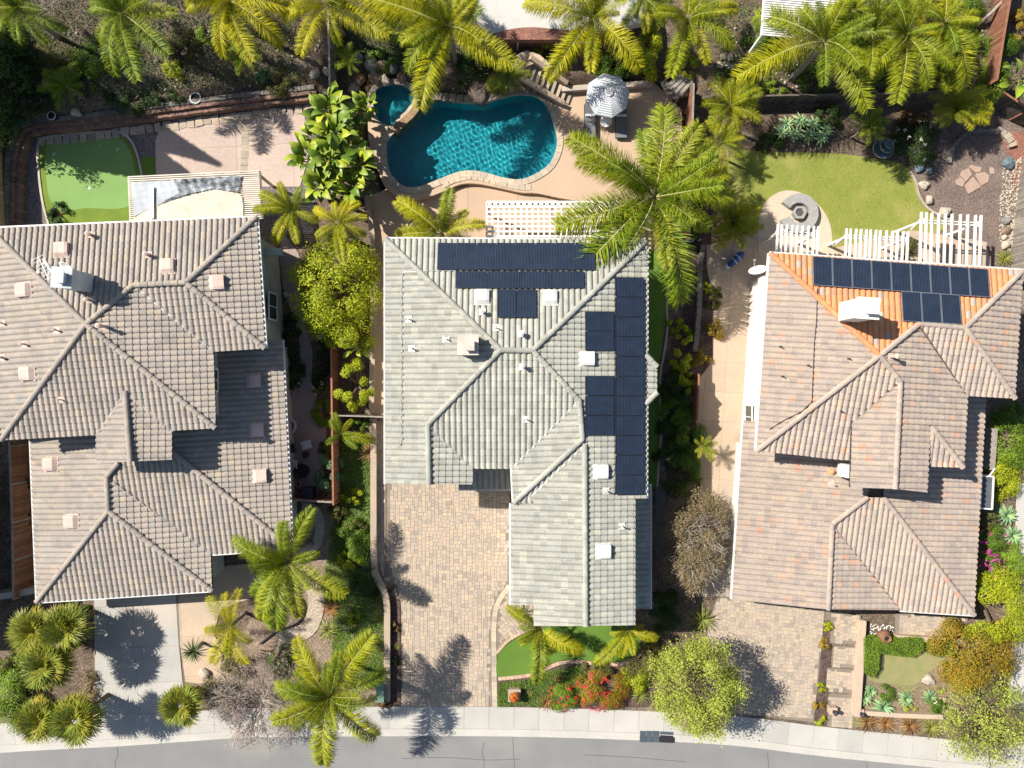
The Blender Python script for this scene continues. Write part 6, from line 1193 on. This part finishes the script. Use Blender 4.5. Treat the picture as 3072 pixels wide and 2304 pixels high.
def trellis(label, xs, y0, y1, yb, z):     # parallel white slats on a double rail
    f = lambda X, Y: P(2272 + .3617 * X, 570 + .3617 * Y, z); c = f(sum(xs) / len(xs), yb); t = thing('trellis', label, 'trellis', (c.x, c.y, 0))
    for k, x in enumerate(xs):
        yo = (x - xs[0]) * .05
        d = MB(); d.bar(f(x, y0 + yo), f(x - 14, y1 + yo), .075, .16); d.build('slat', WP, t)
    for dy in (-10, 12): MB().bar(f(xs[0] - 10, yb + dy) - Vector((0, 0, .14)), f(xs[-1] + 10, yb + dy + (xs[-1] - xs[0]) * .05) - Vector((0, 0, .14)), .05, .14).build('rail', WP, t)
    for x, yo in ((xs[0] + 18, 0), (xs[-1] - 12, (xs[-1] - xs[0]) * .05)):
        p = f(x, yb + yo); MB().box((p.x, p.y, (z - .2) / 2), (.13, .13, z - .2)).build('post', WP, t); MB().box((p.x, p.y, z - .12), (.2, .3, .12)).build('bracket', WP, t)
    p = f(xs[0], yb); q = P(2272 + .3617 * (xs[0] - 85), 570 + .3617 * (yb + 70), z - 1.2); MB().bar(q, p - Vector((0, 0, .2)), .09, .09).build('brace', WP, t)
trellis('small white trellis of nine slats left of the right solar panels', [170, 205, 245, 290, 330, 375, 425, 470, 505], 285, 560, 348, 2.7)
trellis('middle white trellis of thirteen slats above the right solar panels', [740, 775, 820, 860, 905, 940, 985, 1020, 1072, 1122, 1165, 1210, 1250], 320, 610, 382, 2.7)
trellis('tall white trellis of ten slats at the gravel end of the right roof', [1360, 1402, 1448, 1505, 1560, 1615, 1685, 1745, 1810, 1855], 185, 650, 255, 2.9)
# shade cloth and tarp on the left patio cover
def cloth(name, label, pts, z, m, wr, cat):
    poly = ccw(PX(pts, z)); xs = [p[0] for p in poly]; ys = [p[1] for p in poly]; st = .045; v, f, idx = [], [], {}
    def vid(i, j):
        if (i, j) not in idx: x, y = min(xs) + i * st, min(ys) + j * st; idx[(i, j)] = len(v); v.append((x, y, z + wr * (math.sin(x * 7 + y * 11) + math.sin(x * 3.1 - y * 17) + math.sin(x * 13 + y * 4)) / 3 + wr * abs(math.sin((x * .4 + y) * 9)) * .6))
        return idx[(i, j)]
    for i in range(int((max(xs) - min(xs)) / st) + 1):
        for j in range(int((max(ys) - min(ys)) / st) + 1):
            if inside((min(xs) + (i + .5) * st, min(ys) + (j + .5) * st), poly): f.append((vid(i, j), vid(i + 1, j), vid(i + 1, j + 1), vid(i, j + 1)))
    return tag(mesh(name, v, f, m, None, True), label, cat)
cloth('shade_cloth', 'cream shade cloth stretched over the slatted patio cover', [(400, 655), (470, 612), (560, 582), (640, 566), (712, 578), (728, 592), (730, 650), (560, 662), (402, 670)], 2.79, mat('cream_cloth', (.66, .59, .49), amt=.1, rough=.9), .008, 'shade cloth')
cloth('tarp', 'grey tarp lying over the left half of the patio cover', [(394, 548), (520, 540), (560, 566), (500, 600), (402, 650)], 2.80, mat('grey_tarp', (.42, .46, .50), amt=.15, rough=.6), .01, 'tarp')
cloth('tarp', 'crumpled silver and black tarp on top of the patio cover', [(520, 539), (725, 527), (714, 578), (640, 566), (570, 582), (480, 612), (455, 622), (540, 580)], 2.83, mat('crumpled_tarp', (.30, .34, .38), (.05, .055, .06), scale=3, amt=.2, rough=.5), .05, 'tarp')
p0, p1 = P(452, 560, 2.9), P(458, 655, 2.9); tag(MB().box((p0 + p1) / 2, (.24, (p0 - p1).length, .03)).build('white_board', WHITE), 'white board lying across the grey tarp', 'board')
# ---------------------------------------------------------------- pool furniture
t = thing('umbrella', 'blue and white striped octagonal patio umbrella beside the pool', 'umbrella', (*P(1825, 281, 2.35).xy, DZ)); c = P(1825, 281, 2.35); rad = 1.3
CW, CB = mat('canvas_white', (.78, .79, .80), amt=.08, rough=.85), mat('canvas_blue', (.34, .40, .47), amt=.08, rough=.85)
for k in range(8):
    a0, a1 = k * math.pi / 4 + .2, (k + 1) * math.pi / 4 + .2; v, f, mi = [], [], []; n = 20
    for i in range(n + 1):
        s = .12 + .88 * i / n; z = c.z + .22 - .50 * s * s * .8 - .1 * s
        v += [(c.x + rad * s * math.cos(a0), c.y + rad * s * math.sin(a0), z), (c.x + rad * s * math.cos(a1), c.y + rad * s * math.sin(a1), z)]
    f = [(2 * i, 2 * i + 2, 2 * i + 3, 2 * i + 1) for i in range(n)]
    o = mesh('canopy_panel', v, f, CW, t); o.data.materials.append(CB); o.data.polygons.foreach_set('material_index', [i % 2 for i in range(n)])
v = [(c.x, c.y, c.z + .36)] + [(c.x + .26 * math.cos(k * math.pi / 4 + .2), c.y + .26 * math.sin(k * math.pi / 4 + .2), c.z + .25) for k in range(8)]; mesh('vent_canopy', v, [(0, 1 + k, 1 + (k + 1) % 8) for k in range(8)], CW, t)
MB().tube([(c.x, c.y, DZ), (c.x, c.y, c.z + .4)], .03, 8).build('pole', DARK, t); MB().lathe((c.x, c.y, DZ), [(0, .08), (.28, .06), (.3, 0)], 16).build('base', DARK, t); MB().tube([(c.x + .14 * math.cos(k * .628), c.y + .14 * math.sin(k * .628), c.z + .31) for k in range(9)], .012, 5).build('vent_ring', DARK, t)
CUSH = mat('grey_cushion', (.16, .17, .18), (.14, .15, .16), amt=.15, rough=.9); WICK = mat('dark_wicker', (.05, .045, .04), amt=.3, rough=.8)
def lounger(label, px, y0, y1):
    a, b = P(px, y0, DZ + .3), P(px, y1, DZ + .3); d = (b - a); L = d.length; t = thing('sun_lounger', label, 'lounger', (a.x, (a.y + b.y) / 2, DZ), 'loungers by the pool'); x = a.x; up = a.y; dn = b.y; w = .68
    MB().box((x, (up + dn) / 2, DZ + .2), (w, L, .1)).build('frame', WICK, t)
    for sx_ in (-1, 1):
        for yy in (up - .15, dn + .15): MB().box((x + sx_ * (w / 2 - .06), yy, DZ + .08), (.06, .06, .16)).build('leg', WICK, t)
    m = dn + L * .63; MB().box((x, (dn + m) / 2, DZ + .31), (w - .05, m - dn - .02, .12)).build('seat_cushion', CUSH, t)
    MB().box((x, (m + up) / 2 + .02, DZ + .50), (w - .05, L * .40, .12), tilt=Matrix.Rotation(R(28), 4, 'X')).build('back_cushion', CUSH, t)
    pl_ = MB().tube([(x - w / 2 + .06, m + .02, DZ + .43), (x + w / 2 - .06, m + .02, DZ + .43)], .08, 10).build('roll_pillow', CW, t)
    for k in range(4): MB().box((x - .22 + k * .15, m + .02, DZ + .43), (.03, .165, .165)).build('stripe', CB, pl_)
lounger('left sunlit grey lounger under the striped umbrella', 1770, 312, 414); lounger('right shaded grey lounger under the striped umbrella', 1864, 312, 414)
c = P(1818, 363, DZ + .5); t = thing('side_table', 'round white side table between the two loungers', 'table', (c.x, c.y, DZ)); MB().lathe((c.x, c.y, DZ), [(0, .5), (.33, .5), (.35, .48), (.35, .45), (0, .44)], 24).build('table_top', WHITE, t); MB().lathe((c.x, c.y, DZ), [(.2, 0), (.2, .04), (.05, .07), (.05, .45)], 14).build('pedestal', WHITE, t)
t = thing('stairs', 'pale stone steps climbing from the pool deck to the red fence', 'stairs', (*XY(1640, 260), DZ)); n = 10
for k in range(n):
    u = k / (n - 1); z = DZ + .12 + u * 1.5; c = P(1706 - 140 * u, 284 - 92 * u, z); o = MB().box((c.x, c.y, z - .1), (.34, 1.05, .2), R(-20 + 4 * u)).build('tread', STONE, t); q = rg.random(); o.color = (q, q, q, 1)
MB().bar(P(1700, 250, 1.0), P(1590, 172, 2.2), .25, .3).build('side_wall', STONE, t); MB().bar(P(1690, 310, .7), P(1560, 232, 1.7), .25, .3).build('side_wall', STONE, t)
slabs('step_landing', [(1520, 180), (1580, 150), (1620, 165), (1660, 200), (1600, 190), (1555, 215)], 1.95, STONE, .9, .7, R(20), zb=.3)
t = thing('lounge_deck', 'weathered timber bench platform in the corner behind the umbrella', 'bench', (*XY(2020, 265), .3))
for k in range(6): MB().bar(P(1985 + k * 13, 245 + k * 2, .9), P(2010 + k * 13, 300 - k * 3, .9), .2, .06).build('plank', GREYW, t)
for k in range(4): MB().bar(P(2040 + k * 12, 225 + k * 6, 1.2), P(2000 + k * 12, 262 + k * 8, 1.2), .2, .06).build('plank', GREYW, t)
for x, y in ((1992, 250), (2070, 250), (2030, 300), (2075, 290)): p = P(x, y, .5); MB().box((p.x, p.y, .5), (.12, .12, .8)).build('leg', GREYW, t)
# ---------------------------------------------------------------- garden objects
c = P(2652, 443, .55); t = thing('fountain', 'tiered blue ceramic fountain beside the back lawn', 'fountain', (c.x, c.y, 0)); FB = mat('blue_ceramic', (.06, .10, .13), (.10, .13, .15), scale=5, amt=.3, rough=.25, spec=.5); RIM = mat('ceramic_rim', (.30, .25, .18), amt=.2, rough=.5)
for r_, z0, z1, nm in ((.64, .12, .5, 'basin'), (.42, .62, .9, 'bowl'), (.26, 1.0, 1.22, 'bowl')):
    o = MB().lathe((c.x, c.y, 0), [(r_ * .35, z0), (r_ * .85, z0 + (z1 - z0) * .45), (r_, z1), (r_ * .93, z1), (r_ * .7, z1 - .08), (0, z1 - .1)], 28).build(nm, FB, t, True); MB().lathe((c.x, c.y, 0), [(r_ * .94, z1), (r_ * .97, z1 + .03), (r_ * 1.01, z1), (r_ * .98, z1 - .04)], 28).build('rim', RIM, o); MB().lathe((c.x, c.y, 0), [(0, z1 - .05), (r_ * .93, z1 - .05)], 28).build('water', mat('fountain_water', (.05, .12, .16), rough=.05, spec=.6), o)
MB().lathe((c.x, c.y, 0), [(.3, 0), (.2, .12), (.09, .2), (.09, 1.0), (.04, 1.1), (.03, 1.35), (0, 1.38)], 14).build('column', FB, t)
c = P(2398, 638, .4); t = thing('fire_pit', 'grey round fire pit with curved stone seat on the round patio', 'fire pit', (c.x, c.y, 0)); seat = [(c.x + .88 * math.cos(a), c.y + .88 * math.sin(a)) for a in [R(-160 + 11 * k) for k in range(29)]]; GC = mat('grey_cast_concrete', (.33, .33, .32), (.28, .28, .27), scale=3, amt=.25, rough=.9); strip('seat_ring', seat, .55, 0, .38, GC, t)
MB().lathe((c.x, c.y, 0), [(.36, 0), (.36, .42), (.42, .42), (.42, .50), (.27, .50), (.25, .40), (0, .40)], 6).build('fire_bowl', GC, t); MB().lathe((c.x, c.y, .41), [(0, .03), (.24, .0)], 12).build('lava_rock', mat('lava_rock', (.10, .10, .10), fine=18, amt=.5, bump=.8), t)
c = P(2650, 1908, .35); t = thing('urn', 'large brown clay urn on the porch edge of the right house', 'urn', (c.x, c.y, .1)); CLAY = mat('brown_clay', (.24, .12, .07), (.18, .09, .06), scale=4, amt=.3, rough=.7)
MB().lathe((c.x, c.y, .1), [(.16, 0), (.36, .18), (.42, .38), (.34, .60), (.18, .70), (.24, .78), (.19, .78), (.13, .68), (.12, .5)], 22).build('body', CLAY, t, True); MB().lathe((c.x, c.y, .1), [(0, .66), (.13, .66)], 14).build('mouth_shade_disc', DARK, t)  # dark disc in the neck stands in for the shade inside the urn
for l, x, y in (('small lantern pillar on the left of the right front path entrance', 2503, 2136), ('small lantern on the wall end right of the front path entrance', 2584, 2142)):
    c = P(x, y, .5); t = thing('lantern_pillar', l, 'lantern', (c.x, c.y, 0)); MB().box((c.x, c.y, .22), (.42, .42, .44)).build('pillar', gw, t); MB().box((c.x, c.y, .60), (.18, .18, .28)).build('lantern', DARK, t); MB().lathe((c.x, c.y, .74), [(.16, 0), (.02, .12), (0, .14)], 4).build('lantern_roof', DARK, t)
c = P(1543, 2088, .6); t = thing('pillar_planter', 'square tan pillar with a bowl of orange flowers near the sidewalk', 'planter', (c.x, c.y, 0)); MB().box((c.x, c.y, .25), (.6, .6, .5)).build('pillar', wallcap, t); MB().box((c.x, c.y, .53), (.74, .74, .07)).build('pillar_cap', wallcap, t); MB().lathe((c.x, c.y, .56), [(.14, 0), (.30, .2), (.32, .24), (.28, .24), (0, .2)], 18).build('bowl', CLAY, t, True)
u_ = unit(NR.normal(0, 1, (260, 3))); u_[:, 2] = np.abs(u_[:, 2]); inst('flowers', npmesh('flowers', leaf_quads(u_ * np.array([.27, .27, .18]), u_, .09, .7), LM['orangef']), t, (c.x, c.y, .78))
c = P(1140, 2082, .7); t = thing('utility_box', 'green utility box beside the end of the planter wall', 'utility box', (c.x, c.y, 0)); UB = mat('utility_green', (.16, .27, .22), amt=.15, rough=.6); MB().box((c.x, c.y, .34), (.42, .95, .68)).build('cabinet', UB, t); MB().box((c.x, c.y, .71), (.46, 1.0, .06)).build('lid', UB, t)
t = thing('storm_drain', 'dark storm drain inlet with metal lid in the kerb', 'storm drain', (*XY(1968, 2208), 0)); DR = mat('drain_steel', (.075, .095, .12), (.06, .075, .09), amt=.3, rough=.6)
for k, (a, b) in enumerate(((1920, 1938), (1939, 1957), (1958, 1978))): sheet('lid_panel', PX([(a, 2192), (b, 2193), (b, 2227), (a, 2226)]), -.1, .016, DR, t)
sheet('grate_frame', PX([(1980, 2194), (2020, 2196), (2020, 2205), (1980, 2203)]), -.1, .014, DR, t); sheet('grate', PX([(1980, 2205), (2020, 2207), (2020, 2229), (1980, 2227)]), -.1, .008, DARK, t)
def dish(label, px, py, z, az, r_=.42, group=None, base=None, tilt=55):
    c = P(px, py, z); t = thing('satellite_dish', label, 'satellite dish', base or (c.x, c.y, z - .5), group); m = Matrix.Translation(c) @ Matrix.Rotation(R(az), 4, 'Z') @ Matrix.Rotation(R(tilt), 4, 'Y')
    b = MB(); b.lathe((0, 0, 0), [(0, 0), (r_ * .4, .015), (r_ * .75, .05), (r_, .1), (r_ * .98, .11), (r_ * .7, .07), (0, .02)], 22); b.v = [m @ Vector((x * .85, y, zz)) for x, y, zz in b.v]; b.build('reflector', WHITE, t, True)
    MB().bar(m @ Vector((r_ * .7, 0, -.02)), m @ Vector((r_ * .75, 0, .55)), .03, .03).build('feed_arm', STEEL, t); MB().box(m @ Vector((r_ * .6, 0, .56)), (.1, .1, .1)).build('receiver', STEEL, t); MB().bar(c, base or (c.x, c.y, z - .5), .05, .05).build('mast', STEEL, t)
dish('satellite dish on an arm off the right house wall above the side yard', 2274, 814, 4.6, 110, .5, base=P(2312, 836, 4.4)); b_ = r1.planes['N'].hit(175, 815, .1)
dish('left satellite dish beside the chimney of the left house', 150, 797, 7.2, 215, .4, 'dishes on the left roof', base=b_); dish('right satellite dish beside the chimney of the left house', 203, 797, 7.3, 250, .4, 'dishes on the left roof', base=b_)
c = b_; t = thing('antenna', 'white television antenna beside the chimney of the left house', 'antenna', c); MB().tube([c, c + Vector((.2, .1, 1.6))], .02, 6).build('mast', STEEL, t); e = c + Vector((.2, .1, 1.6)); d = Vector((.35, -.75, 0)); MB().bar(e - d * .6, e + d, .025, .025).build('boom', WHITE, t)
for k in range(7): p = e - d * .5 + d * 1.4 * k / 6; MB().bar(p - Vector((.3, .14, 0)) * (1 - k * .07), p + Vector((.3, .14, 0)) * (1 - k * .07), .015, .015).build('element', WHITE, t)
# ---------------------------------------------------------------- yard clutter
def pot(name, label, px, py, r_, h, m, soil=True, cat='pot', inner=None, rim=None, group=None):
    c = G(px, py, h * .8); z = c.z - h * .8; t = thing(name, label, cat, (c.x, c.y, z), group); MB().lathe((c.x, c.y, z), [(r_ * .75, 0), (r_, h), (r_ * .88, h), (r_ * .8, h * .75), (0, h * .72)], 22).build('body', m, t, True)
    MB().lathe((c.x, c.y, z + h), [(r_ * .86, 0), (r_ * .9, .03), (r_ * 1.04, .03), (r_ * 1.05, -.02)], 22).build('rim', rim or m, t); MB().lathe((c.x, c.y, z), [(0, h * .78), (r_ * .84, h * .78)], 18).build('filling', inner or MULCH, t); return t
WPL = mat('white_plastic', (.66, .68, .68), amt=.1, rough=.5); BLPL = mat('blue_plastic', (.03, .09, .30), amt=.15, rough=.4); TERR = mat('terracotta_pot', (.42, .15, .07), amt=.25, rough=.8)
pot('planter', 'round black pot with a white rim standing on the left slope', 588, 296, .32, .4, PLAST_B, cat='planter', rim=WPL, inner=PLAST_B); pot('planter', 'small black pot with a white rim above the brick wall corner', 156, 348, .24, .3, PLAST_B, cat='planter', rim=WPL, inner=PLAST_B); pot('pot', 'dark nursery pot beside the olive bush on the slope', 548, 158, .26, .3, PLAST_B); pot('hoop_pot', 'dark round pot behind the brick wall at the left edge', 44, 524, .2, .25, PLAST_B, rim=GREYB)
pot('bucket', 'pale blue bucket on the left side walkway', 871, 1183, .17, .3, mat('pale_blue_plastic', (.36, .48, .56), rough=.5), cat='bucket'); pot('pot', 'dark round pot in the middle of the left side walkway', 917, 1364, .18, .3, PLAST_B); pot('pot', 'red clay pot by the lower end of the left side yard', 880, 1458, .24, .36, TERR); pot('pot', 'orange clay pot beside the red one', 899, 1474, .22, .34, TERR); pot('pot', 'red, white and blue painted pot by the lower left yard', 895, 1452, .16, .34, mat('painted_pot', (.55, .58, .60), (.45, .06, .05), scale=6, rough=.5))
pot('fire_bowl', 'large dark round grill lid in the shaded side yard', 906, 1413, .42, .6, PLAST_B, cat='grill', inner=PLAST_B)
c = P(870, 1279, .35); t = thing('tub', 'white oval tub with dark content beside the left house wall', 'tub', (c.x, c.y, 0)); ov = [(c.x + .28 * math.cos(a), c.y + .42 * math.sin(a)) for a in [k * .3142 for k in range(20)]]; strip('tub_wall', ov, .06, .02, .38, WPL, t, True); sheet('tub_filling', inset(ov, .05), .02, .22, BLUER, t)
def chair(label, px, py, m, rz, z=0.0, grp='garden chairs'):
    c = P(px, py, .45); t = thing('garden_chair', label, 'chair', (c.x, c.y, 0), grp); M4 = Matrix.Translation(Vector((c.x, c.y, 0))) @ Matrix.Rotation(R(rz), 4, 'Z')
    def bx(nm, p, d): MB().box(M4 @ Vector(p), d, tilt=Matrix.Rotation(R(rz), 4, 'Z')).build(nm, m, t)
    bx('seat', (0, 0, .42), (.46, .46, .04)); bx('backrest', (0, .24, .68), (.46, .04, .42))
    for sx_ in (-1, 1):
        for sy in (-1, 1): bx('leg', (sx_ * .2, sy * .2, .21), (.04, .04, .42))
        bx('armrest', (sx_ * .25, 0, .62), (.05, .44, .03))
chair('white folding chair standing askew on the left side walkway', 922, 1335, WPL, 20); chair('white chair against the left house wall in the lower side yard', 879, 1394, WPL, 5); chair('dark chair against the left house wall above the white one', 872, 1345, PLAST_B, -80)
t = thing('storage_bin', 'dark wheeled bin at the lower corner of the left side yard', 'bin', (*XY(925, 1478), 0)); c = P(928, 1480, .5); MB().box((c.x, c.y, .45), (.6, .7, .9)).build('body', mat('bin_navy', (.03, .035, .06), rough=.5), t); MB().box((c.x, c.y, .93), (.66, .78, .07)).build('lid', mat('bin_navy', (.03, .035, .06)), t)
for s_ in (-1, 1): MB().tube([(c.x + s_ * .28, c.y - .36, .1), (c.x + s_ * .34, c.y - .36, .1)], .1, 10).build('wheel', DARK, t)
c = P(2208, 778, .4); t = thing('golf_bag', 'blue bag with pale straps standing in the right side yard', 'bag', (c.x, c.y, 0)); d = Vector((.42, .38, 0)); MB().tube([c - d * .9 - Vector((0, 0, .2)), c - d * .3, c + d * .6, c + d * .95 - Vector((0, 0, .1))], [.14, .22, .24, .16], 14).build('body', BLPL, t, True)
for k in (-.3, .25): MB().tube([c + d * k + Vector((-.16, .17, .1)), c + d * k + Vector((0, 0, .26)), c + d * k + Vector((.17, -.17, .08))], .03, 6).build('strap', WPL, t)
MB().lathe(c - d * .95 - Vector((0, 0, .25)), [(.16, 0), (.16, .1), (0, .14)], 12).build('end_cap', WPL, t); MB().box(c - Vector((0, 0, .3)), (.3, .3, .2)).build('stand', DARK, t)
t = thing('gate', 'white framed side gate beside the right house wall', 'gate', (*XY(2955, 1475), 0)); q = [P(2945, 1428, 1.6), P(2981, 1430, 1.6), P(2976, 1528, 1.6), P(2940, 1524, 1.6)]
for a, b in zip(q, q[1:] + q[:1]): MB().bar(a, b, .07, .07).build('frame', WHITE, t)
MB().add([k - Vector((0, 0, .05)) for k in q], [(0, 3, 2, 1)]).build('screen', mat('grey_screen', (.10, .11, .13), rough=.6), t)
for k in q: MB().box((k.x, k.y, .8), (.07, .07, 1.6)).build('post', WHITE, t)
MB().bar(P(2968, 1428, 1.6), P(2985, 1405, 1.6), .06, .06).build('brace', WHITE, t); lowwall('narrow grey ledge along the path beside the white framed gate', [(2985, 1285), (2980, 1360), (2976, 1410)], .35, 1.0, GREYW)
t = thing('blue_tarp_heap', 'crumpled blue tarp in the upper left corner by the fence', 'tarp', (*XY(45, 358), .5)); b = MB(); cc_ = G(45, 358, .2); b.lathe(cc_, [(.45, -.2), (.34, .02), (.2, .12), (0, .16)], 11); b.v = [(x + rg.uniform(-.08, .08), y + rg.uniform(-.08, .08), z + rg.uniform(-.05, .05)) for x, y, z in b.v]; b.build('tarp_sheet', mat('tarp_blue', (.02, .07, .16), (.03, .10, .14), amt=.3, rough=.5), t)
for k, (x, y) in enumerate(((2170, 170), (2190, 172), (2160, 195), (2180, 190), (2192, 200))):
    z = zt(*XY(x, y, 1.8)) ; p = G(x, y, .06); o = MB().box((0, 0, 0), (.34, .34, .08)); s_ = inst('stepping_stone', meshdata('stepping_stone', o.v, o.f, STONE), None, p, (0, 0, rg.uniform(-.2, .2)), color=.7); tag(s_, ['upper left square stepping stone in the rockery', 'upper right square stepping stone in the rockery', 'leftmost square stepping stone in the rockery', 'middle square stepping stone in the rockery', 'lower right square stepping stone in the rockery'][k], 'stepping stone', 'stepping stones in the rockery')
struct(sheet('blue_path', PX([(2852, -60), (2892, -60), (2890, 80), (2870, 90), (2850, 60)], 2.73), 2.4, 2.76, mat('blue_grey_path', (.12, .13, .17), rough=.8)))
pp = G(2975, 30, .35); tag(MB().tube([G(2930, 78, .2), G(2975, 38, .5), G(3030, -20, .7)], [.11, .1, .09], 9).build('log', PTRUNK, None, True), 'grey leaning palm trunk lying across the red fence at the top right', 'trunk')
t = thing('gravel_island', 'curved pale gravel strip with dark edging in the left front yard', 'gravel strip', (*XY(920, 1800), 0)); strip('gravel', PX(spline([(880, 1700), (930, 1740), (950, 1800), (935, 1870), (900, 1900), (830, 1915)], 5)), .95, -.05, .05, mat('pale_gravel', (.44, .37, .30), (.38, .32, .26), fine=30, amt=.4, bump=.5, vor=26), t); strip('edging', PX(spline([(905, 1795), (915, 1830), (890, 1870), (830, 1895), (780, 1930)], 5)), .06, -.05, .14, DARK, t)
